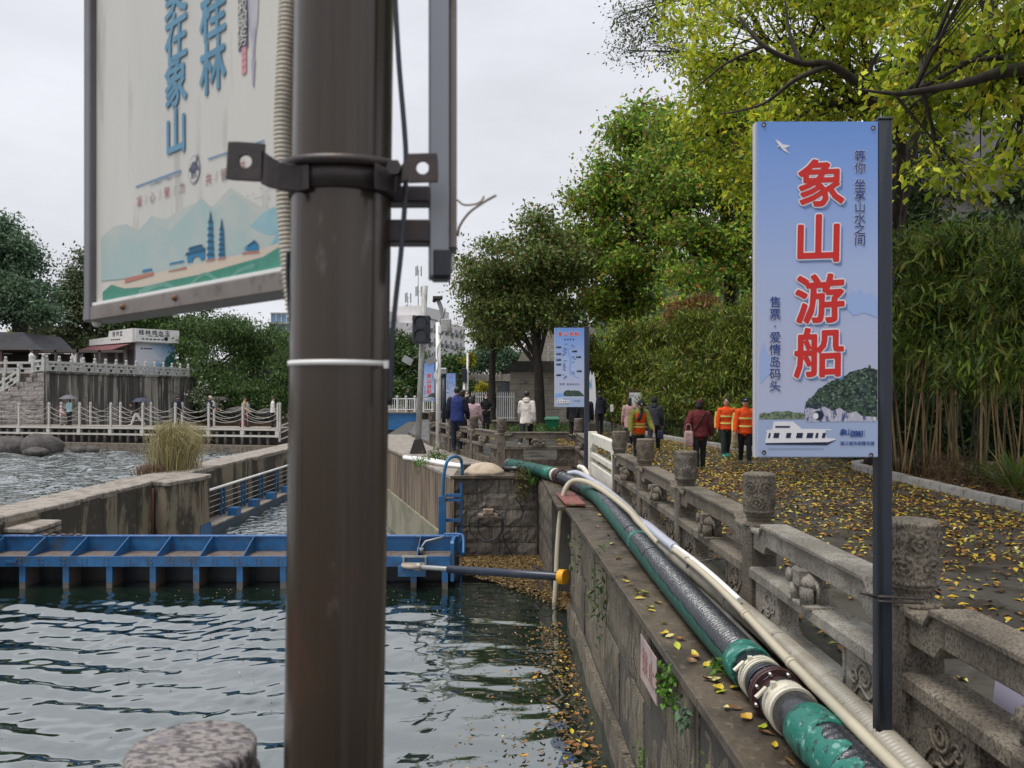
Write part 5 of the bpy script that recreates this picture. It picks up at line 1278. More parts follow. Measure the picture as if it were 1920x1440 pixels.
# ---------------------------------------------------------------- poles and lights on the lock corner
m_palepole = mat('pale_grey_pole', (.34, .35, .33), [((.18, .15, .12), (7, 7, 2), .52, .66, .8), ((.45, .45, .43), 4, .5, .7, .5)], rough=.5)
tl = empty('traffic_light', (-2.83, 23, -.11)); tag(tl, 'unlit two-lamp traffic light on a leaning pale pole', 'traffic light')
q = MB(); q.tube([(0, 0, 0), (.22, 0, 5.02)], .09, 12); q.build('pole', m_palepole, tl)
q = MB(); q.prism([(-.24, 0), (.24, 0), (.1, .42), (-.1, .42)], (.02, -.15, 0), (1, 0, 0), (0, 0, 1), (0, .3, 0)); q.build('base', m_iron, tl)
q = MB(); q.box((-.10, -.42, 3.27), (.40, -.12, 4.10)); hd = q.build('housing', m_black, tl, bevel=.02)
for z in (3.49, 3.88):
    q = MB(); q.tube([(.15, -.43, z), (.15, -.415, z)], .16, 20); q.build('lens', mat('dark_lens', (.03, .035, .05), rough=.15), hd)
    q = MB(); vs, fs = [], []
    for y0 in (-.41, -.60):
        for k in range(13):
            a_ = R(-20 + 220 * k / 12); vs.append((.15 + .178 * math.cos(a_), y0 + (.05 if y0 < -.5 else 0) * abs(math.cos(a_)), z + .178 * math.sin(a_)))
    fs = [(k, k + 1, 14 + k, 13 + k) for k in range(12)]; q.add(vs, fs, 0, True); q.build('hood', m_black, hd)
q = MB()
for z in (3.36, 3.98): q.box((-.125, -.3, z), (.44, -.25, z + .05))
q.build('bracket', m_iron, tl)
for sx, tlt in ((-.28, .5), (.42, -.5)):
    q = MB(); q.cbox((sx, -.1, 2.78), (.30, .16, .2), 0, Matrix.Rotation(tlt, 3, 'Y')); q.bar((sx * .5, -.05, 2.85), (.12, 0, 2.95), .03, .03); q.build('floodlight', m_greysteel, tl)
cc = empty('camera_pole', (-2.40, 25, -.1)); tag(cc, 'white camera pole with a grey cabinet right of the traffic light', 'camera pole')
q = MB(); q.tube([(0, 0, 0), (0, 0, 4.1)], .085, 10); q.build('pole', m_white, cc)
q = MB(); q.box((.10, -.2, 3.78), (.42, .1, 4.2)); q.build('cabinet', m_palepole, cc, bevel=.02)
q = MB(); q.box((.0, -.15, 3.74), (.12, .1, 3.98)); q.build('small_box', m_white, cc, bevel=.01)
q = MB(); q.tube(smooth_path([(.02, 0, 4.05), (.12, 0, 4.35), (.08, 0, 4.6), (-.02, 0, 4.85)], 4), .07, 8); q.tube([(.1, 0, 4.1), (.22, -.1, 4.55)], .05, 6); q.build('arm', m_greysteel, cc)
q = MB(); q.box((-.16, -.2, 4.84), (.12, .1, 4.94)); q.ball((-.12, -.1, 4.80), .07, 8); q.build('camera_head', m_iron, cc, bevel=.01)
q = MB(); q.tube(smooth_path([(.25, -.15, 3.78), (.1, -.12, 3.5), (-.03, -.1, 3.2), (0, -.1, 2.7), (-.1, -.1, 2.4), (-.05, -.1, 2.2)], 5), .025, 5); q.build('loose_cable', m_white, cc)
lp = empty('lamp_post', (at(832, 0, 32)[0], 32, 0)); tag(lp, 'short dark lamp post with a pale cap between two blue signs', 'lamp')
q = MB(); q.tube([(0, 0, 0), (0, 0, 2.45)], .09, 10); q.build('post', m_black, lp)
q = MB(); q.box((-.28, -.15, 2.5), (.14, .15, 2.76)); q.build('lamp_head', m_greysteel, lp, bevel=.03)
sp = empty('slim_pole', (at(873, 0, 45)[0], 45, 0)); tag(sp, 'slim white double pole with a small black signal near the bridge', 'pole')
q = MB(); q.tube([(.12, 0, 0), (.12, 0, 4.1)], .065, 8); q.tube([(-.08, 0, 0), (-.08, 0, 2.5)], .075, 8); q.build('pole', m_white, sp)
q = MB(); q.box((-.22, -.15, 2.4), (.06, .1, 3.2)); q.build('signal_head', m_black, sp, bevel=.02)

# green bin, planter, gatehouse, fence, small boards
bn = empty('litter_bin', (at(1035, 0, 34)[0], 34, .01)); tag(bn, 'green lidded plastic bin at the foot of the big round tree', 'bin')
m_green = mat('green_plastic', (.008, .17, .07), [((.01, .10, .045), 3, .5, .68, .5)], rough=.4)
q = MB(); q.loft([[(x * s_, y_ * s_, z) for x, y_ in ((-1, -1), (1, -1), (1, 1), (-1, 1))] for s_, z in ((.20, 0), (.29, .52))], s=False); q.build('tub', m_green, bn, bevel=.02)
q = MB(); q.box((-.34, -.34, .52), (.34, .34, .58)); q.loft([[(x * s_, y_ * s_, z) for x, y_ in ((-1, -1), (1, -1), (1, 1), (-1, 1))] for s_, z in ((.33, .58), (.26, .68))], s=False); q.build('lid', mat('dark_green_lid', (.012, .12, .06), rough=.4), bn, bevel=.015)
pl = empty('stone_planter', (at(950, 0, 36)[0], 36, 0)); tag(pl, 'low stone planter with grass between the two tree trunks', 'planter')
q = MB(); q.box((-.6, -.4, 0), (1.0, .5, .36)); q.build('trough', m_stone_dark, pl); q = MB(); q.box((-.7, -.5, .361), (1.1, .6, .45)); q.build('rim', m_slab, pl, bevel=.02)
gh = empty('gatehouse', (1.4, 46, 0)); tag(gh, 'pale block gatehouse with a slate eave behind the tree trunks', 'building'); GH = Matrix.Translation((-1.4, -46, 0))
def gp(q, n, m_, bevel=0):
    o = q.build(n, m_, gh, bevel=bevel); o.matrix_parent_inverse = GH; return o
m_gh = mat('pale_block_wall', (.46, .42, .355), [((.34, .31, .26), 3, .45, .66, .7)], rough=.9, bump=[(12, .006)])
q = MB(); q.box((-.1, 45.3, -.05), (5, 50, 3.0)); gp(q, 'wall', m_body)
wall_blocks(gh, (-.12, 45.25), (5, 45.25), [.0 + .38 * i for i in range(9)], .72, m_gh, depth=.12, seed=21)
for ch in gh.children:
    if ch.name.startswith('stone_block'): ch.matrix_parent_inverse = GH
q = MB(); q.prism([(-.5, 3.0), (5.2, 3.0), (5.2, 3.6), (.1, 3.6)], (0, 44.6, 0), (1, 0, 0), (0, 0, 1), (0, 5, 0)); gp(q, 'eave', mat('slate', (.06, .058, .055), [((.11, .105, .1), 5, .5, .68, .6)], rough=.8, bump=[(9, .02)]))
q = MB(); q.prism([(.3, 3.6), (5, 3.6), (5, 5.9), (1.4, 5.9)], (0, 46.5, 0), (1, 0, 0), (0, 0, 1), (0, 3, 0)); gp(q, 'upper_wall', m_gh)
q = MB()
for z in (3.9, 4.25, 4.6): q.box((1.2, 45.2, z), (3.4, 45.26, z + .05))
for x in (1.3, 2.1, 2.9): q.box((x, 45.2, 3.6), (x + .07, 45.26, 4.7))
gp(q, 'balcony_rail', m_white)
for x, z, nm in ((.45, 2.3, 'floodlight'), (3.0, 2.35, 'floodlight')): q = MB(); q.box((x, 45.0, z), (x + .3, 45.2, z + .22)); gp(q, nm, m_greysteel, .02)
q = MB(); q.box((-.9, 47, 0), (-.15, 48, 2.4)); gp(q, 'side_pier', mat('dark_slate_pier', (.10, .10, .115), [((.06, .06, .07), 4, .45, .65, .7)], rough=.8, bump=[(9, .02)]))
fe = empty('picket_fence', (-2.9, 44, 0)); tag(fe, 'white steel picket fence between the walkers and the bridge', 'fence')
pk_ = MB(); pk_.box((-.025, -.02, .08), (.025, .02, 1.75)); pk_.prism([(-.025, 1.75), (.025, 1.75), (0, 1.84)], (0, -.02, 0), (1, 0, 0), (0, 0, 1), (0, .04, 0)); pkm = pk_.mesh('picket', m_white)
for i in range(26): obj('picket', pkm, fe, (.12 * i, 0, 0))
for z in (.3, 1.5): q = MB(); q.box((-.05, .02, z), (3.1, .06, z + .06)); q.build('fence_rail', m_white, fe)
ib = empty('notice_board', (at(1191, 0, 33)[0], 33, 0)); tag(ib, 'brown-framed white notice board in front of the bamboo hedge', 'notice board')
q = MB()
for x in (-.30, .30): q.box((x - .035, -.035, 0), (x + .035, .035, 2.0))
q.box((-.27, -.03, 1.80), (.27, .03, 1.86)); q.build('frame', mat('brown_wood', (.10, .045, .03), rough=.6), ib)
q = MB(); q.box((-.26, -.02, .75), (.26, .02, 1.74)); bo = q.build('board', m_white, ib); F_ = Face((-.26, -.021, .75), (1, 0, 0), (0, 0, 1), (0, -1, 0)); q = MB()
for v in (.82,): F_.rect(q, .04, v, .2, v + .07)
for v in (.2, .3, .4): F_.rect(q, .3, v - .15, .48, v - .1, .002)
q.build('notice_print', k_grey, bo)
cu = empty('cutout_board', (at(1107, 0, 27)[0], 27, 0)); tag(cu, 'white and blue leaf-shaped board standing behind the map sign', 'board'); q = MB()
q.prism([(-.02, .65), (.14, .95), (.20, 1.5), (.17, 2.1), (.12, 2.45), (.06, 2.3), (.0, 2.5), (-.06, 2.05), (-.1, 1.7), (-.24, 1.75), (-.22, 1.35), (-.1, .95)], (0, 0, 0), (1, 0, 0), (0, 0, 1), (0, .05, 0)); q.build('board', mat('icy_print', (.70, .72, .74), [((.16, .36, .55), (5, 5, 1.6), .53, .60, .95)], rough=.5, local=True), cu)
q = MB(); q.tube([(0, .08, 0), (0, .08, 1.9)], .03, 8); q.build('stand', m_iron, cu)
sk = empty('small_sign', (at(1147, 0, 34)[0], 34, 0)); tag(sk, 'tiny white plate on a stake by the hedge', 'sign'); q = MB(); q.box((-.07, -.01, .9), (.07, .01, 1.22)); q.build('plate', m_white, sk); q = MB(); q.tube([(0, .02, 0), (0, .02, 1.2)], .015, 6); q.build('stake', m_iron, sk)

# ---------------------------------------------------------------- stone bridge, far buildings
br = empty('arch_bridge', (-3.5, 95, 0)); tag(br, 'grey stone arch bridge beyond the picket fence', 'bridge'); q = MB()
arch = [(-6.4, .6)] + [(-6.4 + 9.5 * i / 14, .6 + 2.1 * math.sin(math.pi * i / 14)) for i in range(15)] + [(3.1, .6), (3.4, .6), (3.4, 3.3), (-9, 3.3), (-9, -3), (-6.4, -3)]
q.prism(arch, (0, 0, 0), (1, 0, 0), (0, 0, 1), (0, 6, 0)); q.build('span', m_conc, br); q = MB(); q.box((-9, -.2, 3.3), (4, -.02, 4.2)); q.build('parapet', m_captop, br)
q = MB(); q.box((-9, 5, -3), (4, 5.9, 3)); q.build('arch_shade_sheet', m_body, br)  # dark sheet closing the arch, standing in for the shade beneath
for i in range(6): q = MB(); q.box((-8.6 + 2.1 * i, -.3, 3.3), (-8.35 + 2.1 * i, .06, 4.5)); q.build('parapet_post', m_captop, br)
m_off = mat('white_render', (.62, .60, .60), [((.48, .46, .46), .3, .5, .7, .6)], rough=.8); m_glass = mat('far_glass', (.05, .065, .085), rough=.2); m_bglass = mat('blue_glass', (.14, .24, .36), [((.08, .15, .26), 1, .5, .6, .6)], rough=.2)
ob = empty('office_building', (-17, 132, 0)); tag(ob, 'white office block with rows of small windows behind the traffic light', 'building'); OBI = Matrix.Translation((17, -132, 0))
def op(q, n, m_, par=ob):
    o = q.build(n, m_, par); o.matrix_parent_inverse = OBI if par is ob else Matrix.Identity(4); return o
A_, B_ = Vector((-17.0, 132, 0)), Vector((-9.6, 156, 0)); fu = (B_ - A_).normalized(); fn = Vector((fu.y, -fu.x, 0)); FL = (B_ - A_).length
q = MB(); q.prism([(A_.x, A_.y), (B_.x, B_.y), (B_.x - 14, B_.y + 4), (A_.x - 12, A_.y + 6)], (0, 0, -2), (1, 0, 0), (0, 1, 0), (0, 0, 17.4)); op(q, 'wall', m_off)
q = MB(); q.prism([(A_.x + 1, A_.y + 3), (A_.x + 5, A_.y + 14), (A_.x - 6, A_.y + 17), (A_.x - 9, A_.y + 6)], (0, 0, 15.4), (1, 0, 0), (0, 1, 0), (0, 0, 1.9)); op(q, 'roof_block', m_off)
wm = MB(); wm.prism([(0, 0), (1.0, 0), (1.0, 1.5), (0, 1.5)], (0, 0, 0), fu, (0, 0, 1), fn * .06); wme = wm.mesh('window', m_glass)
acm = MB(); acm.prism([(1.15, .1), (1.8, .1), (1.8, .75), (1.15, .75)], (0, 0, 0), fu, (0, 0, 1), fn * .5); acme = acm.mesh('cooling_unit', m_palepole)
for ry in range(4):
    for cx in range(9):
        p = A_ + fu * (1.2 + cx * 2.65) + Vector((0, 0, 5.6 + ry * 2.45))
        for me_, n in ((wme, 'window'), (acme, 'cooling_unit')): o = obj(n, me_, ob, p); o.matrix_parent_inverse = OBI
q = MB(); q.prism([(0, 3.4), (FL + 1, 3.4), (FL + 1, 4.3), (0, 4.3)], A_ + fu * 4 + fn * 2.2, fu, (0, 0, 1), -fn * 2.4); op(q, 'canopy', m_off)
for i in range(8): q = MB(); p = A_ + fu * (6 + 2.7 * i) + fn * 2; q.box((p.x - .25, p.y - .25, -1), (p.x + .25, p.y + .25, 3.4)); op(q, 'column', m_off)
q = MB(); q.prism([(-30, 128), (-17.2, 132), (-18, 140), (-31, 138)], (0, 0, -2), (1, 0, 0), (0, 1, 0), (0, 0, 16)); q.prism([(-26, 128.9), (-20, 131), (-21, 138), (-27, 136)], (0, 0, 14), (1, 0, 0), (0, 1, 0), (0, 0, 1.8)); op(q, 'side_wing', m_off)
fu2 = Vector((12.8, 4, 0)).normalized()
for i in range(6): q = MB(); q.prism([(0, 8.5), (1.15, 8.5), (1.15, 13), (0, 13)], Vector((-27.6 + 1.2 * i, 128.75 + .375 * i - .1, 0)), fu2, (0, 0, 1), Vector((0, -.06, 0))); op(q, 'blue_window', m_bglass)
for x, y_, h_ in ((-16.6, 136, 9.0), (-18.6, 137, 5.4)):
    an = empty('roof_antenna', (x, y_, 15 if h_ > 8 else 13.8)); tag(an, 'tall lattice antenna on the white office roof' if h_ > 8 else 'shorter thin antenna mast left of the tall one', 'antenna')
    q = MB(); q.tube([(0, 0, 0), (0, 0, h_)], .09, 6); q.build('mast', m_greysteel, an)
    for k in range(3):
        for z in (h_ * .95, h_ * .55):
            q = MB(); a_ = 2.1 * k + .4; q.box((.55 * math.cos(a_) - .1, .55 * math.sin(a_) - .1, z - .85), (.55 * math.cos(a_) + .1, .55 * math.sin(a_) + .1, z + .85)); q.bar((0, 0, z), (.55 * math.cos(a_), .55 * math.sin(a_), z), .06, .06); q.build('panel_aerial', m_greysteel, an)
tw = empty('glass_tower', (at(527, 0, 180)[0], 180, 0)); tag(tw, 'small blue-glass tower top showing above the far trees', 'building')
q = MB(); q.box((-2.4, 0, -2), (2.6, 6, 20.6)); q.build('tower_body', m_bglass, tw); q = MB(); q.box((-3.0, -.5, 18.2), (3, 6.5, 18.6)); q.box((-2.5, -.1, 20.6), (2.7, 6.1, 20.9)); q.build('roof_slab', m_palepole, tw)
for i in range(5): q = MB(); q.box((-2.4 + 1.2 * i, -.1, 10), (-2.3 + 1.2 * i, 0, 20.5)); q.build('mullion', m_white, tw)
hs_ = empty('hillside_house', (16.5, 27, 0)); tag(hs_, 'pale house half hidden by leaves at the right', 'building')
q = MB(); q.box((-2.5, 0, 0), (7, 6, 8.6)); q.build('wall', m_off, hs_)
q = MB(); q.prism([(-3.2, 8.6), (8, 8.6), (6, 11), (-1, 11)], (0, -.7, 0), (1, 0, 0), (0, 0, 1), (0, 7.4, 0)); q.build('roof', mat('grey_tile_roof', (.18, .17, .165), rough=.8, bump=[((6, 2, 2), .05)]), hs_)
for x in (-1.6, .8, 3.2): q = MB(); q.box((x, -.05, 6.2), (x + 1.2, .0, 7.7)); q.build('window', m_glass, hs_)

# upper lock gate with white rail
ug = empty('upper_lock_gate', (-7.4, 53, -1.7)); tag(ug, 'far blue lock gate under a white railing left of the traffic light', 'gate'); UG = Matrix.Translation((7.4, -53, 1.7))
def up_(q, n, m_):
    o = q.build(n, m_, ug); o.matrix_parent_inverse = UG; return o
q = MB(); q.box((-10.4, 52.6, -3.5), (-6.2, 53.4, -.3)); up_(q, 'lower_leaf', m_blue_dk); q = MB(); q.box((-10.4, 52.4, -.75), (-6.2, 53.5, .38)); up_(q, 'gate_beam', mat('upper_gate_blue', (.02, .14, .34), [((.02, .09, .2), 2, .5, .62, .7)], rough=.5))
q = MB(); q.box((-10.6, 52.3, .39), (-5.2, 53.6, .48)); up_(q, 'deck', m_captop)
for i in range(9): q = MB(); q.box((-10.3 + .6 * i, 52.4, .48), (-10.2 + .6 * i, 52.5, 1.5)); q.box((-10.33 + .6 * i, 52.37, 1.5), (-10.17 + .6 * i, 52.53, 1.58)); up_(q, 'rail_post', m_white)
q = MB(); q.box((-10.4, 52.43, 1.34), (-5.3, 52.48, 1.42)); q.box((-10.4, 52.43, .6), (-5.3, 52.48, .66))
for i in range(34): q.box((-10.3 + .15 * i, 52.44, .6), (-10.26 + .15 * i, 52.47, 1.36))
up_(q, 'rail_bars', m_white)
q = MB(); q.box((-6.2, 52.6, -4), (-5, 60, .38)); up_(q, 'pier', m_conc)

# ---------------------------------------------------------------- chain-railed weir walkway
wk = empty('weir_walkway', (-21, 42, -.1)); tag(wk, 'white chain-railed footbridge crossing the weir', 'footbridge'); WK = Matrix.Translation((21, -42, .1))
def wp_(q, n, m_, bevel=0):
    o = q.build(n, m_, wk, bevel=bevel); o.matrix_parent_inverse = WK; return o
FA, FB = Vector((-36, 45.5, 0)), Vector((-12.2, 40, 0)); wu = (FB - FA).normalized(); wn = Vector((-wu.y, wu.x, 0))
q = MB(); q.prism([(0, 0), (0, 1.9), ((FB - FA).length, 1.9), ((FB - FA).length, 0)], FA + Vector((0, 0, -.2)), wu, wn, (0, 0, .1)); wp_(q, 'deck', m_captop)
WLn = (FB - FA).length
for off, z in ((-.03, -.18), (-.03, -.52)): q = MB(); q.bar(FA + wn * off + Vector((0, 0, z)), FB + wn * off + Vector((0, 0, z)), .10, .10); wp_(q, 'edge_beam', m_ropewhite)
q = MB(); q.prism([(0, .45), (0, 1.5), (WLn, 1.5), (WLn, .45)], FA + Vector((0, 0, -1.3)), wu, wn, (0, 0, 1.1)); wp_(q, 'deck_shade_core', m_body)  # dark solid standing in for the shade under the deck
q = MB(); q.prism([(0, -.55), (0, 1.9), (WLn + 1.5, 1.9), (WLn + 1.5, -.55)], FA + Vector((0, 0, -2.5)), wu, wn, (0, 0, 1.5)); wp_(q, 'weir_sill', m_stone_dark)
st_ = MB(); st_.tube([(0, 0, -1.05), (0, 0, -.3)], .085, 7); stm = st_.mesh('stub_pile', mat('pale_pile', (.20, .19, .18), [((.08, .08, .075), 3, .45, .62, .8)], rough=.8))
for i in range(int(WLn / .5)): o = obj('stub_pile', stm, wk, FA + wu * (.3 + .5 * i) + wn * .12); o.matrix_parent_inverse = WK
fp = MB(); fp.box((-.048, -.048, -.5), (.048, .048, 1.10)); fp.prism([(-.06, 1.1), (.06, 1.1), (0, 1.24)], (0, -.06, 0), (1, 0, 0), (0, 0, 1), (0, .12, 0)); fp.box((-.11, -.09, -.58), (.11, .09, -.25)); fpm = fp.mesh('rail_post', m_ropewhite)
bp = MB(); bp.box((-.045, -.045, -.1), (.045, .045, 1.10)); bp.prism([(-.06, 1.1), (.06, 1.1), (0, 1.24)], (0, -.06, 0), (1, 0, 0), (0, 0, 1), (0, .12, 0)); bpm = bp.mesh('rail_post', m_ropewhite)
for me_, off, sp_, nm in ((fpm, 0, 2.03, 0), (bpm, 1.8, 2.03, .9)):
    n = int(WLn / sp_); prev = None
    for i in range(n + 1):
        p = FA + wu * (WLn - nm - sp_ * i) + wn * off
        if p.x < -34: break
        o = obj('rail_post', me_, wk, p, math.atan2(wu.y, wu.x)); o.matrix_parent_inverse = WK
        if prev is not None:
            q = MB()
            for z, sag in ((1.02, .34), (.72, .34), (.42, .26)):
                q.tube([prev.lerp(p, t) + Vector((0, 0, z - sag * 4 * t * (1 - t))) for t in (0, .12, .25, .38, .5, .62, .75, .88, 1)], .011, 5)
            wp_(q, 'chain_rope', m_ropewhite)
        prev = p
rmp = empty('ramp_rail', (-12, 40, -.1)); tag(rmp, 'white handrail of the ramp at the end of the weir footbridge', 'handrail'); RMI = Matrix.Translation((12, -40, .1))
q = MB()
for z in (.1, -.25, -.6): q.bar((-12.1, 40.0, z - .1), (-9.9, 40.8, z + .85), .06, .06)
for t in (0, .5, 1): x, y_, z = -12.1 + 2.2 * t, 40 + .8 * t, -.7 + .95 * t; q.box((x - .05, y_ - .05, z - .1), (x + .05, y_ + .05, z + .95))
o = q.build('handrail', m_ropewhite, rmp); o.matrix_parent_inverse = RMI
for (x, y_, Y_, rx, rz, tone) in ((22, 831, 39.6, 1.15, .62, 0), (79, 829, 39.4, 1.15, .72, 1), (68, 842, 38.2, .62, .25, 2), (147, 838, 39.6, .42, .22, 3), (174, 836, 39.6, .36, .24, 4)):
    p = at(x, y_, Y_); g = np.random.default_rng(int(x)); q = MB(); n_ = 18; rings = []
    for i in range(9):
        t = math.pi * (i + .3) / 9.6; rings.append([(rx * math.sin(t) * math.cos(a_) * (1 + .10 * math.sin(2 * a_ + x) + g.normal() * .035), rx * .8 * math.sin(t) * math.sin(a_) * (1 + g.normal() * .035), -rz * math.cos(t) * (1 + .12 * math.sin(a_ + x))) for a_ in np.linspace(0, 2 * math.pi, n_, endpoint=False)])
    q.loft(rings); o = q.build('boulder', m_rock, loc=(p[0], Y_, RZ + rz * .35)); tag(o, ['rounded dark boulder at the left edge of the weir', 'bigger peaked dark boulder left of the weir', 'low flat pinkish boulder in front of the peaked one', 'small low stone below the footbridge', 'smallest dark stone right of the other rocks'][tone], 'boulder', 'boulders by the weir')

for (x, y_, Y_, rx, rz, lab) in ((395, 764, 56, .6, .45, 'slab-like grey rock at the end of the streaked wall'), (410, 750, 57, .8, .25, 'flat pale ledge rock above the slab-like rock'), (450, 770, 56, 1.0, .3, 'long dark rock under the riverside thicket'), (500, 773, 55, .7, .28, 'small dark rock right of the long one under the thicket')):
    p = at(x, y_, Y_); g = np.random.default_rng(int(x)); q = MB(); rings = []
    for i in range(9):
        t = math.pi * (i + .3) / 9.6; rings.append([(rx * math.sin(t) * math.cos(a_) * (1 + g.normal() * .06), rx * .7 * math.sin(t) * math.sin(a_) * (1 + g.normal() * .05), -rz * math.cos(t) * (1 + .15 * math.sin(a_ * 2 + x))) for a_ in np.linspace(0, 2 * math.pi, 16, endpoint=False)])
    q.loft(rings, s=False); tag(q.build('bank_rock', m_rock, loc=(p[0], Y_, p[2])), lab, 'rock', 'rocks on the far bank')

# ---------------------------------------------------------------- terrace: white balustrade, stairs rail, kiosk, pavilion
def lite_bal(name, pts, zb, label, step=.95, hz=.62):
    root = empty(name, (pts[0][0], pts[0][1], zb[0])); tag(root, label, 'balustrade', 'white balustrades on the far bank'); RI = Matrix.Translation((-pts[0][0], -pts[0][1], -zb[0]))
    pm2 = MB(); pm2.box((-.075, -.075, 0), (.075, .075, hz + .12)); pm2.lathe([(.05, hz + .12), (.075, hz + .15), (.08, hz + .30), (.05, hz + .33)], n=8); pme2 = pm2.mesh('post', m_white_st)
    for k in range(len(pts) - 1):
        a3 = Vector((*pts[k], zb[k])); b3 = Vector((*pts[k + 1], zb[k + 1])); n = max(1, round((b3 - a3).length / step)); d = (b3 - a3) / n; flat_ = math.hypot(d.x, d.y)
        for i in range(n + 1):
            if i == 0 and k: continue
            o = obj('post', pme2, root, a3 + d * i, math.atan2(d.y, d.x)); o.matrix_parent_inverse = RI
            if i < n:
                p = a3 + d * i; ux = Vector((d.x, d.y, 0)).normalized(); nn = Vector((-ux.y, ux.x, 0)); q = MB(); sl2 = d.z / flat_
                def pr(u0, u1, v0, v1, th): q.prism([(u0, v0 + sl2 * u0), (u1, v0 + sl2 * u1), (u1, v1 + sl2 * u1), (u0, v1 + sl2 * u0)], p - nn * th / 2, ux, (0, 0, 1), nn * th)
                pr(.09, flat_ - .09, hz - .14, hz, .14); pr(.09, flat_ - .09, .28, .37, .12); pr(.09, flat_ * .33, .02, .28, .09); pr(flat_ * .67, flat_ - .09, .02, .28, .09); pr(flat_ * .33, flat_ * .67, .02, .1, .09); pr(flat_ * .42, flat_ * .58, .37, hz - .14, .09)
                o = q.build('panel', m_white_st, root); o.matrix_parent_inverse = RI
    return root


lite_bal('white_balustrade', [(-27.3, 45.05), (-24.45, 58)], [3.02, 3.02], 'white stone balustrade along the top of the streaked wall')
lite_bal('stair_balustrade', [(-27.4, 44.9), (-28.0, 44.9), (-31.4, 44.9)], [3.02, 2.95, .75], 'white stone stair rail stepping down the block wall', hz=.7)
lite_bal('terrace_balustrade', [(-29.6, 47.6), (-37, 48)], [2.95, 2.95], 'white stone balustrade on the terrace left of the stairs', step=1.7, hz=.75)
ks = empty('kiosk', (-30.3, 62, 2.9)); tag(ks, 'small shop kiosk with a white signboard and blue landscape wall', 'kiosk'); KI = Matrix.Translation((30.3, -62, -2.9))
def kp(q, n, m_, bevel=0):
    o = q.build(n, m_, ks, bevel=bevel); o.matrix_parent_inverse = KI; return o
C0, C1, C2 = Vector((-30.3, 61.8, 2.9)), Vector((-28.1, 63.9, 2.9)), Vector((-35.6, 65.5, 2.9))
q = MB(); q.prism([(C0.x, C0.y), (C1.x, C1.y), (C1.x - 4, C1.y + 5), (C2.x, C2.y)], (0, 0, 2.9), (1, 0, 0), (0, 1, 0), (0, 0, 3.0)); kp(q, 'wall', mat('kiosk_wall', (.30, .28, .30), rough=.7))
u1, u2 = (C1 - C0).normalized(), (C0 - C2).normalized(); n1, n2 = Vector((u1.y, -u1.x, 0)), Vector((u2.y, -u2.x, 0)); l1, l2 = (C1 - C0).length, (C0 - C2).length
q = MB(); q.prism([(0, 0), (l1, 0), (l1, 2.95), (0, 2.95)], C0 + n1 * .06, u1, (0, 0, 1), -n1 * .06); mu = kp(q, 'mural', mat('mural_sky', (.66, .70, .76), [((.10, .42, .70), (.5, .5, .9), .50, .66, .95)], rough=.5))
FM = Face(C0 + n1 * .062, u1, (0, 0, 1), n1); g = random.Random(3); q = MB(); pts = [(l1 * .52, .2)]
for i in range(14): t = i / 13; pts.append((l1 * (.54 + .45 * t), .55 + 1.75 * math.sin(t * 1.5) + g.uniform(-.12, .12)))
FM.poly(q, pts + [(l1 * .99, .2)], .006); kp(q, 'mural_hill', mat('mural_hill', (.02, .12, .13), [((.05, .25, .22), 3, .5, .62, .7)], rough=.5))
for i in range(8):
    q = MB(); FM.poly(q, [(l1 * (.30 + .085 * i), 2.94), (l1 * .995, 2.94), (l1 * .995, 1.0 + .2 * i), (l1 * (.55 + .05 * i), 1.9 + .12 * i)], .0012 + .0002 * i); kp(q, 'mural_blue', flat('mural_blue', (.50 - .052 * i, .62 - .045 * i, .76 - .02 * i)))
q = MB(); FM.rect(q, l1 * .13, 2.42, l1 * .17, 2.55, .004); FM.rect(q, l1 * .20, 2.44, l1 * .42, 2.53, .004); kp(q, 'mural_caption', k_navy)
q = MB(); q.prism([(-.15, 3.0), (l1 + .2, 3.0), (l1 + .2, 4.05), (-.15, 4.05)], C0 + n1 * .55, u1, (0, 0, 1), -n1 * .5); kp(q, 'signboard', m_white)
q = MB(); q.prism([(0, 2.9), (l2 + .35, 2.95), (l2 + .35, 4.05), (l2 * .5, 3.98), (l2 * .48, 3.5), (0, 3.4)], C2 + n2 * .45, u2, (0, 0, 1), -n2 * .4); kp(q, 'signboard', m_white)
q = MB(); F1 = Face(C0 + n1 * .552, u1, (0, 0, 1), n1)
for i, ch in enumerate('桂林鸡血玉'): F1.text(q, ch, .28 + .50 * i, 3.76, .44, .004, offset=.02)
F2 = Face(C2 + n2 * .452, u2, (0, 0, 1), n2)
for i, ch in enumerate('桂州宝'): F2.text(q, ch, l2 * .62 + .55 * i, 3.72, .46, .004, offset=.02)
for u0 in (.8, 1.25, 1.7, 2.15): F1.rect(q, u0, 3.46, u0 + .33, 3.52, .004)
for k in range(7): F1.rect(q, .3 + .3 * k, 3.18, .5 + .3 * k, 3.28, .004)
for k in range(5): F2.rect(q, l2 * .55 + .3 * k, 3.2, l2 * .55 + .22 + .3 * k, 3.3, .004)
F1.disc(q, l1 * .72, 3.3, .16, .004); kp(q, 'signboard_lettering', flat('sign_black', (.03, .03, .035)))
q = MB(); q.prism([(0, 0), (0, -1.6), (.02, -1.6), (.05, 0)], C2 + Vector((0, 0, 3.0)), n2 * -1, (0, 0, 1), u2 * l2)
q = MB(); a0 = C2 + Vector((0, 0, 2.95)); b0 = C0 + Vector((0, 0, 2.95)); vs = [a0 + n2 * .1, b0 + n2 * .1, b0 + n2 * 1.9 + Vector((0, 0, -.65)), a0 + n2 * 1.9 + Vector((0, 0, -.65))]
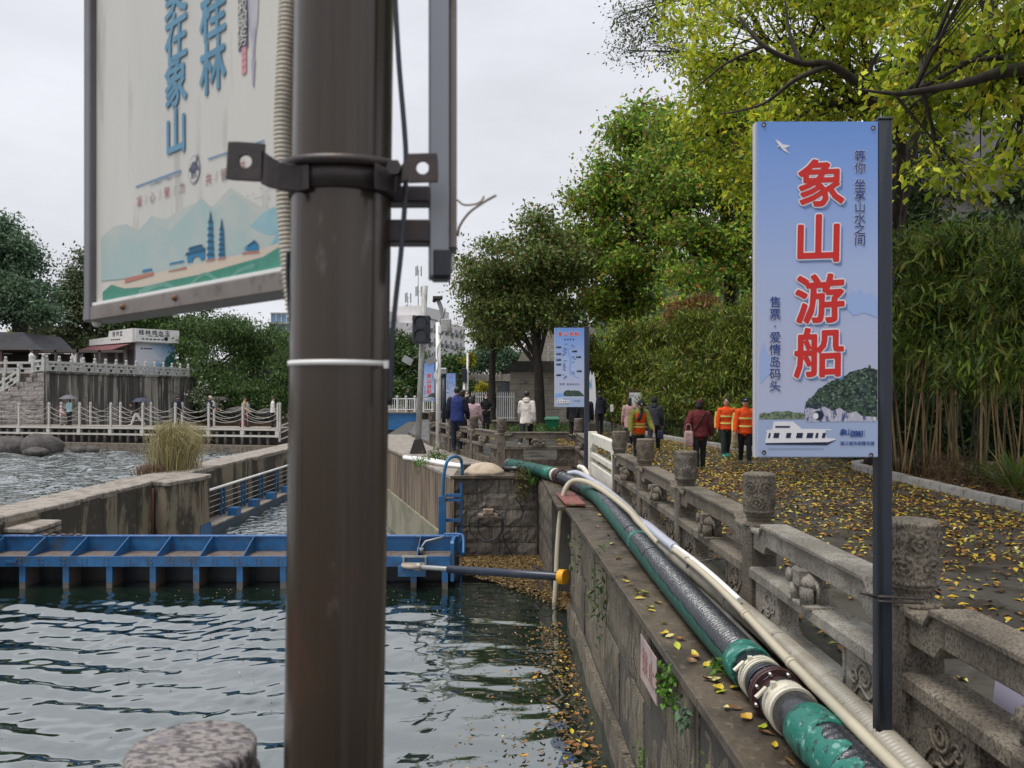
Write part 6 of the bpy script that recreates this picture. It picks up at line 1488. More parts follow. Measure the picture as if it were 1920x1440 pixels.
q.add(vs + [v - Vector((0, 0, .06)) for v in vs], [(0, 1, 2, 3), (7, 6, 5, 4), (0, 4, 5, 1), (1, 5, 6, 2), (2, 6, 7, 3), (3, 7, 4, 0)]); kp(q, 'awning', mat('maroon_awning', (.13, .035, .04), rough=.7))
for t in (.35, .6, .8): q = MB(); p = C2.lerp(C0, t) + n2 * .1; q.box((p.x - .12, p.y - .1, 2.9), (p.x + .12, p.y + .1, 5.8)); kp(q, 'door_pillar', m_palepole)
for t in (.47, .7, .9): q = MB(); q.prism([(0, .1), (.9, .1), (.9, 2.4), (0, 2.4)], C2.lerp(C0, t) - u2 * .45 + n2 * .03, u2, (0, 0, 1), -n2 * .03); kp(q, 'shutter', mat('dim_shutter', (.10, .085, .095), rough=.6))
pv = empty('pavilion', (-42, 60, 2.9)); tag(pv, 'long grey-roofed open pavilion under the leftmost trees', 'pavilion'); PV = Matrix.Translation((42, -60, -2.9)); q = MB()
q.prism([(-60, 5.1), (-36.3, 5.1), (-37.6, 6.45), (-60, 6.45)], (0, 59, 0), (1, 0, 0), (0, 0, 1), (0, 5, 0)); o = q.build('roof', mat('pavilion_roof', (.13, .13, .14), [((.09, .09, .095), (1, 1, 4), .45, .62, .6)], rough=.7)); o.parent = pv; o.matrix_parent_inverse = PV
for x in (-36.8, -39.5, -42.2, -45): q = MB(); q.box((x - .1, 59.3, 2.9), (x + .1, 59.5, 5.1)); o = q.build('column', mat('brown_column', (.12, .09, .075), rough=.7), pv); o.matrix_parent_inverse = PV
q = MB(); q.box((-60, 63.4, 2.9), (-36.5, 63.6, 5.0)); o = q.build('rear_wall', m_body, pv); o.matrix_parent_inverse = PV
q = MB(); q.box((-37, 59.2, 3.9), (-30, 59.4, 4.1)); q.box((-37, 59.2, 4.9), (-30, 59.4, 5.1))
for x in (-35.2, -33.5, -31.8): q.box((x - .08, 59.2, 2.9), (x + .08, 59.4, 5.1))
o = q.build('pergola_frame', mat('brown_pergola', (.09, .075, .07), rough=.8), pv); o.matrix_parent_inverse = PV
fb = empty('far_block', (-70, 120, 0)); tag(fb, 'pale building glimpsed under the leftmost tree', 'building'); q = MB(); q.box((-20, 0, 0), (14, 8, 11.5)); q.build('wall', m_off, fb)
for i in range(8): q = MB(); q.box((-18 + 4 * i, -.1, 7.5), (-16 + 4 * i, 0, 9.5)); q.build('window', m_glass, fb)
# ---------------------------------------------------------------- trees, bamboo, ground plants
m_bark = mat('dark_bark', (.042, .034, .027), [((.028, .022, .018), (9, 9, 2), .42, .6, .9), ((.10, .09, .075), 6, .56, .7, .6)], rough=.9, bump=[((14, 14, 3), .02)])
l_camphor = leafmat('camphor_leaf', [(0.095, 0.167, 0.016), (0.247, 0.354, 0.029), (0.474, 0.572, 0.042), (0.600, 0.600, 0.063), (0.304, 0.393, 0.034), (0.568, 0.433, 0.042)], .4)
l_green = leafmat('mid_green_leaf', [(0.050, 0.125, 0.029), (0.117, 0.240, 0.038), (0.234, 0.388, 0.048), (0.351, 0.456, 0.052), (0.138, 0.194, 0.038), (0.390, 0.194, 0.052)], .42)
l_round = leafmat('olive_red_leaf', [(0.058, 0.106, 0.031), (0.103, 0.169, 0.042), (0.155, 0.221, 0.053), (0.103, 0.147, 0.045), (0.219, 0.147, 0.063), (0.129, 0.191, 0.050)], .28)
l_dark = leafmat('dark_blue_green_leaf', [(0.043, 0.090, 0.061), (0.082, 0.140, 0.090), (0.123, 0.191, 0.112), (0.067, 0.117, 0.074)], .28)
l_brownish = leafmat('dark_olive_leaf', [(0.053, 0.094, 0.053), (0.105, 0.146, 0.069), (0.146, 0.172, 0.079), (0.079, 0.090, 0.053)], .28)
l_bank = leafmat('bank_leaf', [(0.026, 0.058, 0.023), (0.058, 0.111, 0.031), (0.104, 0.163, 0.039), (0.039, 0.072, 0.026)], .28)
l_spray = leafmat('small_grey_leaf', [(0.052, 0.072, 0.039), (0.091, 0.124, 0.058), (0.143, 0.169, 0.072), (0.065, 0.078, 0.039)], .4)
l_bamboo = leafmat('bamboo_leaf', [(0.032, 0.070, 0.014), (0.069, 0.134, 0.022), (0.127, 0.204, 0.027), (0.174, 0.204, 0.034), (0.058, 0.102, 0.019), (0.231, 0.192, 0.053)], .28)
l_bamboo2 = leafmat('far_bamboo_leaf', [(0.031, 0.061, 0.013), (0.078, 0.127, 0.018), (0.136, 0.199, 0.021), (0.194, 0.221, 0.025), (0.068, 0.099, 0.015), (0.213, 0.133, 0.028)], .28)
l_fern = leafmat('fern_leaf', [(.04, .10, .015), (.09, .20, .03), (.14, .28, .05)], .35)
l_yellowbush = leafmat('yellow_bush_leaf', [(.18, .18, .01), (.30, .27, .02), (.38, .33, .03)], .4)


l_shade = leafmat('shaded_green_leaf', [(.014, .030, .010), (.026, .05, .014), (.045, .075, .018), (.02, .036, .012)], .25)  # darker copy of the leaf green, shade put into its colour
l_pink = leafmat('rusty_bamboo_leaf', [(.16, .07, .03), (.28, .12, .05), (.14, .11, .03)], .3)


def B_(x, y, rx, ry, Y, dep=None):
    p = at(x, y, Y); k = Y / 1440
    return (p[0], p[1], p[2], rx * k, (dep if dep else (rx + ry) / 2 * k), ry * k)


def tree(name, label, trunk, tr, blobs, n, size, lm, aspect=.5, group=None, droop=.35, clump=.35, per=14, hollow=.45, nb=7, seed=1, cat='tree', bark=None, tip=.45, boughs=16, limbs=()):
    rng = np.random.default_rng(seed); g = random.Random(seed)
    root = empty(name, trunk[0]); tag(root, label, cat, group); RI = Matrix.Translation(-Vector(trunk[0]))
    pts, cl = crown_points(blobs, n, clump, per, rng, hollow, boughs)
    V, F = leaf_quads(pts, size, aspect, droop, rng, spray_dirs(len(pts), per, rng, .9, .2))
    o = leaf_object('crown', V, F, lm, root, per, rng, .5, 1.5); o.matrix_parent_inverse = RI
    q = MB(); T = smooth_path(trunk, 6); q.tube(T, [tr * (1 - (1 - tip) * i / (len(T) - 1)) for i in range(len(T))], 10)
    top = T[-1]
    for b in blobs:
        c = Vector(b[:3]); ti = g.randint(int(len(T) * .5), max(int(len(T) * .5), int(len(T) * .85))); st = T[ti]; lr = min(tr * .42, .75 * tr * (1 - (1 - tip) * ti / (len(T) - 1)))
        if (c - st).length > 40: continue
        mid = st.lerp(c, .5) + Vector((g.uniform(-.3, .3), g.uniform(-.3, .3), g.uniform(-.1, .35))) * (c - st).length * .25
        lb_ = smooth_path([st, mid, c], 5); q.tube(lb_, [lr * (1 - .75 * i / (len(lb_) - 1)) for i in range(len(lb_))], 7)
        d = np.linalg.norm((cl - np.array(b[:3])) / np.array(b[3:]), axis=1); near = np.where(d < 1.15)[0]
        if len(near):
            for i in rng.choice(near, min(nb, len(near)), replace=False):
                e_ = Vector(cl[i]); s_ = lb_[g.randint(2, len(lb_) - 1)]; m_ = s_.lerp(e_, .5) + Vector((g.uniform(-.2, .2), g.uniform(-.2, .2), g.uniform(-.05, .25))) * (e_ - s_).length * .3
                bp_ = smooth_path([s_, m_, e_], 4); q.tube(bp_, [lr * .32 * (1 - .75 * k / (len(bp_) - 1)) for k in range(len(bp_))], 5)
    for lp_, lr_ in limbs:
        LP = smooth_path(lp_, 6); q.tube(LP, [lr_ * (1 - .8 * i / (len(LP) - 1)) for i in range(len(LP))], 8)
    o = q.build('trunk', bark or m_bark, root); o.matrix_parent_inverse = RI
    return root


# overhanging camphors at the upper right
tree('camphor_tree', 'yellow-green camphor tree whose boughs reach over the big blue sign', [(8.15, 17.3, 0), (8.1, 17, 3), (8.15, 16.4, 5.3), (7.5, 15.7, 6.9), (6.3, 15, 7.8), (5.5, 14.8, 8.1), (4.6, 14.6, 8.6)], .22,
     [B_(1345, 110, 95, 110, 15, 1.3), B_(1455, 190, 100, 105, 14, 1.3), B_(1325, 255, 62, 95, 16, 1.2), B_(1560, 85, 100, 95, 14, 1.3), B_(1395, 345, 58, 62, 15, .9), B_(1450, 20, 130, 70, 15, 1.5), B_(1300, 20, 70, 60, 16, 1), B_(1620, -50, 200, 90, 13, 2), B_(1600, 180, 90, 70, 15, 1.1), B_(1500, 300, 80, 60, 17, 1), B_(1440, 420, 28, 30, 13.5, .4)] + [(6.2, 14, 10.2, 2.6, 2.4, 1.1), (9.6, 17, 11.5, 2.8, 3, 1.4), (5.6, 19, 13.0, 2.4, 2.6, 1.2), (9.5, 22, 14.2, 3, 3, 1.5), (12.5, 18, 10, 2.5, 3, 1.5)],  # last blobs extend the crown unseen above the frame to shade the path
     60000, .125, l_camphor, .46, 'camphor trees over the path', clump=.21, per=15, hollow=.1, nb=20, seed=3, tip=.02, limbs=(([(8.15, 16.4, 5.2), at(1690, 262, 14.5), at(1622, 172, 13), at(1556, 122, 12.5), at(1500, 118, 12.3), at(1432, 86, 12.2), at(1385, 30, 12.4)], .105), ([at(1556, 122, 12.5), at(1490, 150, 12.2), at(1430, 195, 12.4), at(1350, 215, 13)], .05), ([at(1500, 118, 12.3), at(1480, 60, 12.4), at(1470, -20, 12.6)], .05), ([at(1622, 172, 13), at(1640, 110, 13), at(1700, 40, 13)], .06), ([at(1432, 86, 12.2), at(1360, 120, 12.6), at(1300, 170, 13.4)], .035), ([(8.1, 17, 3), at(1735, 120, 16), at(1725, -80, 16)], .16)))
tree('camphor_tree', 'leafy camphor at the right edge with two thick boughs entering the frame', [(7.8, 9.2, 0), (7.7, 9.3, 3.5), (7.4, 9.5, 5.2), (6.7, 9.8, 5.78), (5.9, 10.0, 5.72), (5.2, 10.2, 5.65), (4.6, 10.4, 5.8)], .19,
     [B_(1720, 110, 80, 110, 11, 1), B_(1840, 190, 85, 110, 10, 1.1), B_(1770, 300, 62, 50, 10.5, .7), B_(1900, 60, 100, 100, 9.5, 1.2), B_(1740, 10, 110, 60, 11, 1), B_(1690, 220, 40, 60, 11.5, .6), B_(1830, 350, 30, 30, 10.2, .4), B_(1910, 290, 50, 60, 9.6, .7)] + [(5.6, 8.2, 7.9, 2.2, 2.2, .9), (8.8, 7.5, 7.6, 2.2, 2.6, 1.2), (6.8, 11.2, 9.2, 2.4, 2, 1.0), (4.6, 5.2, 6.6, 1.8, 2, .8), (7.6, 3.8, 6.0, 2, 2.2, .9), (10.2, 11, 8.6, 2, 2.4, 1.3)],  # last blobs: unseen upper crown, added for overhead shade
     34000, .14, l_camphor, .46, 'camphor trees over the path', clump=.19, per=13, hollow=.1, nb=18, seed=4, droop=.7, tip=.02, limbs=(([(7.4, 9.4, 5.4), at(1960, 118, 9.3), at(1880, 108, 9.3), at(1800, 118, 9.4)], .08), ([at(1960, 128, 9.2), at(1880, 135, 9.1), at(1800, 158, 9.2), at(1700, 172, 9.6)], .10)))
tree('spray_tree', 'thin grey-green branch sprays against the sky above the round trees', [(10, 24, 0), (9.0, 23, 6), (7.5, 22, 11), (6.2, 21, 12.5), (4.9, 20.5, 12.6)], .10,
     [B_(1215, 40, 70, 55, 20, 1), B_(1180, 95, 42, 30, 20, .8), B_(1260, 110, 40, 35, 20, .8), B_(1160, 30, 30, 30, 20, .6), B_(1290, -20, 80, 50, 21, 1.2)], 3600, .085, l_spray, .5, clump=.22, per=10, hollow=.1, nb=14, seed=5)
# big green trees standing behind the path
tree('broadleaf_tree', 'tall green tree with rusty leaf tips left of the camphor boughs', [(6.3, 41, 0), (6.2, 41, 4), (6.4, 40.5, 8), (6.0, 40, 12)], .4,
     [B_(1170, 330, 80, 110, 41, 2.4), B_(1110, 410, 65, 85, 42, 2), B_(1215, 240, 55, 60, 40, 1.8), B_(1180, 470, 90, 90, 40, 2.5), B_(1090, 500, 55, 80, 42, 1.8), B_(1150, 560, 70, 50, 41, 2), B_(1230, 350, 70, 100, 39, 2)], 46000, .24, l_green, .55, 'green trees behind the path', clump=.5, per=18, hollow=.55, seed=6)
tree('broadleaf_tree', 'broad yellow-green tree rising straight behind the orange workers', [(11, 38, 0), (10.9, 38, 4), (10.6, 37.5, 8), (10.2, 37, 12)], .45,
     [B_(1290, 260, 85, 90, 37, 2.4), B_(1270, 380, 80, 100, 36, 2.4), B_(1350, 350, 90, 110, 36, 2.4), B_(1300, 480, 90, 80, 35, 2.4), B_(1390, 470, 70, 90, 35, 2), B_(1400, 260, 90, 110, 38, 2.6), B_(1480, 330, 120, 160, 38, 3), B_(1360, 170, 70, 60, 38, 2)], 46000, .23, l_green, .55, 'green trees behind the path', clump=.5, per=18, hollow=.55, seed=7)
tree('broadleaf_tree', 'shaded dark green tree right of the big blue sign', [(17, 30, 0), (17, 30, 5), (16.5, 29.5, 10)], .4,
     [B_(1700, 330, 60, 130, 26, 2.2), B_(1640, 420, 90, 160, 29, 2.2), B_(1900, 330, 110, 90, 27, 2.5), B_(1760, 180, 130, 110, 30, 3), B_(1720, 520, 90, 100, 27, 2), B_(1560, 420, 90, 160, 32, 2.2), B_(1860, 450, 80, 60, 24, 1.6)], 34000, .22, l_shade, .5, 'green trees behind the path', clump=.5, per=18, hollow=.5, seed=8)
# the round tree and its thinner neighbour
tree('round_tree', 'round olive-green tree with rusty leaves shading the green bin', [(1.40, 38, -.05), (1.36, 38, 1.5), (1.30, 38, 3), (1.1, 38, 4.6), (.9, 38, 6)], .30,
     [B_(985, 480, 85, 75, 38, 2.6), B_(905, 515, 58, 65, 38, 2), B_(1050, 490, 60, 70, 38, 2), B_(940, 590, 70, 50, 38, 2), B_(1040, 580, 65, 55, 38, 2), B_(985, 560, 80, 60, 38, 2.5), B_(1000, 425, 45, 32, 38, 1.6)], 42000, .20, l_round, .5, clump=.42, per=16, hollow=.55, seed=9)
tree('slim_tree', 'slimmer dark tree just left of the gatehouse', [(-1.15, 44, 0), (-1.15, 44, 2), (-1.1, 44, 4), (-.9, 44, 5.5)], .26, [B_(930, 625, 45, 35, 44, 1.6), B_(960, 600, 40, 40, 44, 1.5), B_(905, 590, 30, 30, 44, 1.2)], 8000, .21, l_round, .5, clump=.4, per=14, seed=10)
# left bank
tree('riverside_tree', 'huge dark blue-green tree filling the left edge', [(-41, 64, 2.9), (-41, 64, 7), (-42, 64, 11), (-42.5, 64, 14)], .7, [B_(20, 500, 60, 70, 62, 3), B_(-40, 480, 80, 90, 62, 3.5), B_(60, 560, 48, 50, 61, 2.4), B_(10, 575, 70, 40, 61, 2.6), B_(-10, 430, 40, 28, 62, 1.8), B_(85, 590, 30, 24, 60, 1.4)], 36000, .30, l_dark, .5, 'trees on the far bank', clump=.6, per=18, hollow=.6, seed=11)
tree('riverside_tree', 'dark olive tree with a thin top behind the hanging sign frame', [(-38.3, 69.5, 2.9), (-38.3, 69.5, 7), (-38, 69.5, 10), (-37.5, 69.5, 13.5)], .5, [B_(160, 505, 28, 40, 69, 1.8), B_(145, 560, 48, 40, 69, 2.7), B_(190, 590, 60, 45, 69, 2.7), B_(110, 620, 48, 34, 69, 2.3), B_(215, 540, 60, 60, 70, 2.7), B_(165, 635, 50, 25, 68, 2)], 26000, .31, l_brownish, .5, 'trees on the far bank', clump=.55, per=16, hollow=.5, seed=12)
tree('riverside_tree', 'mid green tree spreading behind the kiosk signboard', [(-30, 70, 2.9), (-30, 70, 6), (-29.5, 70, 9)], .4, [B_(330, 620, 60, 40, 69, 2.4), B_(280, 600, 60, 35, 70, 2.4), B_(390, 620, 50, 45, 68, 2.4), B_(235, 600, 40, 24, 70, 1.8), B_(355, 665, 32, 36, 64, 1.5)], 22000, .28, l_bank, .5, 'trees on the far bank', clump=.55, per=16, hollow=.5, seed=13)
tree('bank_thicket', 'tall dark green thicket right of the streaked wall', [(-21, 62, -.4), (-21, 62, 4), (-21, 62, 7)], .3, [B_(425, 635, 60, 50, 61, 2.5), B_(480, 655, 52, 60, 60, 2.4), B_(420, 715, 50, 45, 59, 2), B_(475, 735, 60, 40, 59, 2), B_(530, 690, 34, 65, 58, 1.6), B_(385, 700, 28, 60, 60, 1.5), B_(520, 745, 40, 35, 58, 1.4)], 44000, .26, l_bank, .32, 'trees on the far bank', droop=.8, clump=.5, per=16, hollow=.6, seed=14, cat='thicket')
tree('distant_tree', 'hazy green tree below the blue-glass tower', [(-41, 112, -.3), (-41, 112, 5)], .4, [B_(520, 655, 40, 35, 112, 4), B_(470, 690, 50, 40, 114, 4)], 9000, .5, l_bank, .5, 'distant trees', clump=.9, per=14, seed=15)
tree('distant_tree', 'soft green tree left of the traffic light pole', [(-13.5, 80, -.3), (-13.5, 80, 4)], .3, [B_(755, 650, 28, 30, 80, 1.8), B_(770, 690, 30, 40, 78, 1.8), B_(735, 690, 26, 50, 79, 1.8), B_(790, 720, 30, 24, 78, 1.5), B_(750, 735, 34, 26, 76, 1.4)], 16000, .34, l_bank, .5, 'distant trees', clump=.6, per=14, seed=16)
tree('distant_tree', 'dark green tree behind the far blue map sign', [(-7.5, 92, -.3), (-7.5, 92, 3)], .3, [B_(850, 690, 30, 24, 92, 2), B_(840, 725, 34, 30, 90, 2), B_(866, 735, 20, 30, 90, 1.6)], 9000, .38, l_bank, .5, 'distant trees', clump=.7, per=14, seed=17)
tree('distant_tree', 'deep green tree above the stone bridge', [(-2.5, 112, 1), (-2.5, 112, 6)], .3, [B_(920, 665, 34, 28, 112, 3), B_(955, 680, 34, 26, 112, 3), B_(890, 685, 24, 24, 113, 2.4)], 11000, .45, l_dark, .5, 'distant trees', clump=.8, per=14, seed=18)
tree('yellow_bush', 'bright yellow-green bush in front of the bridge arch', [(-3.7, 78, -.1), (-3.7, 78, .8)], .08, [B_(905, 728, 13, 13, 78, .7)], 1500, .22, l_yellowbush, .6, clump=.25, per=10, seed=19, cat='bush')
tree('palm_like_tree', 'small yellowish tree on a pale stem near the slim pole', [(-5.3, 88, 0), (-5.3, 88, 4)], .12, [B_(880, 672, 10, 12, 88, .6)], 900, .45, l_yellowbush, .25, clump=.2, per=10, droop=.8, seed=20)
tree('flowering_bush', 'bush with white blossoms at the end of the streaked wall', [(-22.6, 57, -.5), (-22.6, 57, 2)], .08, [B_(378, 735, 12, 30, 57, .8), B_(388, 760, 14, 20, 56, .7)], 2600, .2, leafmat('blossom_leaf', [(.03, .06, .02), (.06, .1, .03), (.05, .08, .03), (.62, .62, .58)], .3), .6, clump=.25, per=10, seed=22, cat='bush')
tree('yellow_tree', 'bright yellow-green tree glimpsed under the leftmost tree', [(-72, 108, 0), (-72, 108, 8)], .3, [B_(55, 622, 26, 8, 108, 2)], 2500, .5, l_yellowbush, .5, clump=.5, per=10, seed=23)
# dark wooded hill added on the right to block sky through the crowns, and low woods closing the far left bank
def slope(name, x0, x1, y0, y1, hfun, mt, res=1.5):
    nx, ny = int((x1 - x0) / res) + 1, int((y1 - y0) / res) + 1; X, Y = np.meshgrid(np.linspace(x0, x1, nx), np.linspace(y0, y1, ny)); g = np.random.default_rng(3)
    Z = hfun(X, Y) + g.normal(size=X.shape) * .35; i = (np.arange(ny - 1)[:, None] * nx + np.arange(nx - 1)[None]).reshape(-1)
    return np_mesh(name, np.stack([X, Y, Z], -1).reshape(-1, 3), np.stack([i, i + 1, i + nx + 1, i + nx], 1), mt, True)
m_wood = mat('backing_hill_ground', (.03, .05, .018), [((.012, .02, .01), .8, .42, .6, .9), ((.07, .09, .03), 1.7, .55, .68, .6)], rough=.95, bump=[(1.2, .4)])
hf = lambda X, Y: np.clip((Y - 46) / 30, 0, 1) * np.clip((X - 5) / 8, 0, 1) * 15 - .3
tag(obj('backing_hill', slope('backing_hill', 4, 90, 46, 110, hf, m_wood)), kind='structure')
rng = np.random.default_rng(31); X_ = rng.uniform(7, 40, 1300); Y_ = rng.uniform(47, 75, 1300); P0 = np.stack([X_, Y_, hf(X_, Y_) + rng.uniform(0, 3, 1300)], 1)
P1 = np.repeat(P0, 16, 0) + rng.normal(size=(1300 * 16, 3)) * .9; V, F = leaf_quads(P1, .5, .5, .3, rng); tag(leaf_object('backing_hill_woods', V, F, l_green, None, 16, rng), kind='stuff')
X_ = rng.uniform(-95, -8, 1500); Y_ = rng.uniform(118, 150, 1500); P0 = np.stack([X_, Y_, rng.uniform(0, 1, 1500) ** .8 * (5.5 + 2 * np.sin(X_ * .2)) * np.where((X_ > -26) & (X_ < -8), .55, 1)], 1)
P1 = np.repeat(P0, 12, 0) + rng.normal(size=(1500 * 12, 3)) * .9; V, F = leaf_quads(P1, .7, .5, .3, rng); tag(leaf_object('far_bank_woods', V, F, l_bank, None, 12, rng), kind='stuff')
X_ = rng.uniform(-26, -12, 500); Y_ = rng.uniform(60, 64, 500); P0 = np.stack([X_, Y_, rng.uniform(-.4, 3.5, 500)], 1); P1 = np.repeat(P0, 12, 0) + rng.normal(size=(6000, 3)) * .5; V, F = leaf_quads(P1, .35, .5, .3, rng); tag(leaf_object('bank_undergrowth', V, F, l_dark, None, 12, rng), kind='stuff')


# bamboo
m_culm = [mat('culm_tan', (.34, .22, .10), [((.11, .075, .035), (12, 12, 3), .5, .66, .7)], rough=.5), mat('culm_olive', (.10, .10, .03), [((.05, .05, .018), (12, 12, 3), .5, .66, .7)], rough=.5), mat('culm_dark', (.045, .04, .018), rough=.5)]
def bamboo(label, base, blobs, n, nculm, spread, hgt, size, lm, seed, group, rad=.016, aspect=.15, clump=.22):
    rng = np.random.default_rng(seed); g = random.Random(seed); root = empty('bamboo_clump', base); tag(root, label, 'bamboo', group); RI = Matrix.Translation(-Vector(base))
    pts, cl = crown_points(blobs, n, clump, 12, rng, .35, 18); V, F = leaf_quads(pts, size, aspect, .7, rng, spray_dirs(len(pts), 12, rng, 1.5, .6))
    o = leaf_object('foliage', V, F, lm, root, 12, rng, .35, 1.7); o.matrix_parent_inverse = RI
    for i in range(nculm):
        b0 = Vector(base) + Vector((g.uniform(-spread, spread), g.uniform(-spread * .6, spread * .6), 0)); e_ = Vector(cl[g.randrange(len(cl))]); e_.z = max(e_.z, base[2] + hgt * .6)
        dx = Vector((g.uniform(-.4, .4), g.uniform(-.2, .2), 0)); m_ = b0 + Vector((0, 0, hgt * .5)) + (e_ - b0) * .18 + dx
        q = MB(); P_ = smooth_path([b0, m_, e_], 6); r_ = rad * g.uniform(.7, 1.3); q.tube(P_, [r_ * (1 - .6 * k / (len(P_) - 1)) for k in range(len(P_))], 6)
        o = q.build('culm', g.choices(m_culm, (5, 3, 3))[0], root); o.matrix_parent_inverse = RI
    return root
BG = 'bamboo clumps along the path'
bamboo('dense bamboo right beside the charcoal sign post', (8.35, 15.3, .05), [B_(1715, 470, 52, 60, 14, .8), B_(1770, 540, 70, 70, 13.5, .8), B_(1710, 610, 50, 60, 14, .8), B_(1780, 640, 60, 50, 13.5, .7), B_(1740, 560, 70, 110, 14.5, .7), B_(1730, 690, 60, 50, 15.5, .6)], 8000, 34, .8, 4.6, .24, l_bamboo, 41, BG)
bamboo('bamboo with slanting tan canes in the near bed', (9.1, 13.9, .05), [B_(1820, 460, 75, 55, 12.8, .8), B_(1860, 560, 75, 80, 12.4, .8), B_(1830, 650, 70, 50, 12.6, .7), B_(1790, 450, 60, 40, 13, .7), B_(1840, 560, 80, 110, 13.2, .7), B_(1830, 705, 70, 45, 14, .6)], 9000, 40, 1.0, 4.6, .24, l_bamboo, 42, BG)
bamboo('bamboo clump cut by the right edge of the frame', (9.3, 11.6, .05), [B_(1915, 490, 60, 70, 11, .8), B_(1935, 610, 60, 80, 10.8, .8), B_(1960, 540, 60, 110, 11, .8), B_(1900, 690, 40, 36, 11, .5)], 7000, 26, .8, 4.2, .22, l_bamboo, 43, BG)
bamboo('bamboo clump farthest along the path by the cutout board', (6.2, 39, 0), [B_(1135, 700, 40, 60, 38, 1.4), B_(1110, 660, 26, 34, 38, 1.2), B_(1170, 740, 40, 40, 37, 1.2)], 17000, 8, 1.2, 5, .24, l_bamboo2, 44, BG, .03, .2, .35)
bamboo('bamboo clump behind the brown notice board', (6.9, 35, 0), [B_(1200, 690, 42, 60, 35, 1.4), B_(1230, 640, 40, 44, 35, 1.3), B_(1210, 760, 40, 34, 34, 1.2), B_(1180, 640, 30, 40, 36, 1.2)], 18000, 8, 1.2, 5, .235, l_bamboo2, 45, BG, .03, .2, .33)
bamboo('reddish-topped bamboo behind the woman in the maroon jacket', (8.0, 32, 0), [B_(1290, 620, 50, 50, 32, 1.4), B_(1280, 700, 50, 60, 31, 1.3), B_(1310, 760, 50, 40, 30, 1.1), B_(1330, 660, 46, 60, 31, 1.3), B_(1255, 740, 34, 44, 31, 1.1)], 21000, 8, 1.3, 5.4, .225, l_bamboo2, 46, BG, .03, .2, .32)
bamboo('rust-tinged bamboo tips poking above the hedge', (8.4, 33, 0), [B_(1275, 585, 26, 22, 33, .8), B_(1310, 570, 20, 18, 33, .7)], 1500, 3, .5, 5, .3, l_pink, 49, BG, .02, .2, .3)
bamboo('bamboo clump rising behind the two orange jackets', (9.3, 29.5, 0), [B_(1390, 610, 46, 60, 29.5, 1.3), B_(1380, 700, 54, 60, 29, 1.2), B_(1400, 770, 50, 40, 28, 1), B_(1440, 660, 60, 90, 29, 1.4), B_(1345, 720, 36, 50, 29.5, 1)], 21000, 8, 1.3, 5.2, .225, l_bamboo2, 47, BG, .03, .2, .32)
bamboo('dark bamboo mostly hidden behind the big blue sign', (13, 27, 0), [B_(1520, 640, 80, 120, 28, 1.6), B_(1600, 640, 80, 120, 27, 1.6), B_(1680, 640, 60, 120, 24, 1.5)], 12000, 6, 2, 5, .34, l_bamboo, 48, BG, .03, .2, .35)
def add_tone(o):
    a = o.data.attributes.new('tone', 'FLOAT_VECTOR', 'POINT'); a.data.foreach_set('vector', np.ones(len(o.data.vertices) * 3, np.float32)); return o


def fern(label, base, n, ln, w, lm, seed, cat='fern', spread=1.0, up=.9, name='fern', arch=.5):
    """arching blades from one root"""
    g = random.Random(seed); q = MB()
    for i in range(n):
        a_ = g.uniform(0, 2 * math.pi); l = ln * g.uniform(.6, 1.15); r0 = g.uniform(0, .12) * ln; o_ = Vector((math.cos(a_), math.sin(a_), 0)); s_ = Vector((-o_.y, o_.x, 0)); k = g.uniform(.35, 1) * spread
        P_ = [Vector(base) + o_ * (r0 + l * k * t * (.4 + .6 * t)) + Vector((0, 0, l * (up * t - arch * k * t * t))) for t in (0, .35, .7, 1)]
        ww = [w * .6, w, w * .7, w * .05]; vs = []
        for p, wd in zip(P_, ww): vs += [p - s_ * wd, p + s_ * wd]
        q.add(vs, [(0, 1, 3, 2), (2, 3, 5, 4), (4, 5, 7, 6)])
    return tag(add_tone(q.build(name, lm)), label, cat)
fern('fan-leaved dark fern at the right edge beneath the bamboo', (7.9, 12.0, .05), 60, 1.0, .035, l_bamboo, 1)
fern('fan-leaved fern further back under the bamboo canes', (8.15, 13.2, .05), 40, .8, .03, l_bamboo, 2)
fern('low fern against the dark culms beside the sign post', (8.2, 15.6, .05), 40, .7, .03, l_dark, 3)
gw_ = empty('garden_wall', (9, 20.5, 0)); tag(gw_, 'wall behind the bamboo canes, coloured dark for the shade there', 'wall')
q = MB(); q.box((.5, 0, 0), (16, .25, 2.3)); q.build('wall_face', mat('shade_tinted_wall', (.055, .053, .048), [((.05, .05, .04), 1.5, .42, .62, .8)], rough=.9), gw_)  # shade behind the canes is put into the wall's dark colour
q = MB(); q.box((.45, -.04, 2.301), (16, .29, 2.4)); q.build('wall_cap', m_slab, gw_)
m_twig = mat('dead_twig', (.16, .10, .055), [((.07, .045, .03), 9, .45, .62, .8)], rough=.9)
q = MB(); g = random.Random(9)
for i in range(900):
    Y_ = g.uniform(9.5, 17); X_ = 7.3 + (.25 if Y_ > 15.5 else 0) + g.uniform(.22, 1.6) + (Y_ - 10) * .03; b0 = Vector((X_, Y_, .06)); l = g.uniform(.25, .75); d = Vector((g.uniform(-.8, .8), g.uniform(-.6, .6), 1)).normalized()
    m_ = b0 + d * l * .5 + Vector((g.uniform(-.1, .1), 0, .05)); q.tube([b0, m_, b0 + d * l + Vector((g.uniform(-.15, .15), 0, -.1))], [.006, .005, .003], 3, caps=False)
tag(q.build('dead_undergrowth', m_twig), kind='stuff')
def ground_cover(name, poly_fn, n, size, lm, seed, zmax=.3, aspect=.3):
    rng = np.random.default_rng(seed); P_ = poly_fn(rng, n); P_[:, 2] += rng.uniform(.0, zmax, n); V, F = leaf_quads(P_, size, aspect, -.6, rng); return tag(leaf_object(name, V, F, lm, None, 6, rng), kind='stuff')
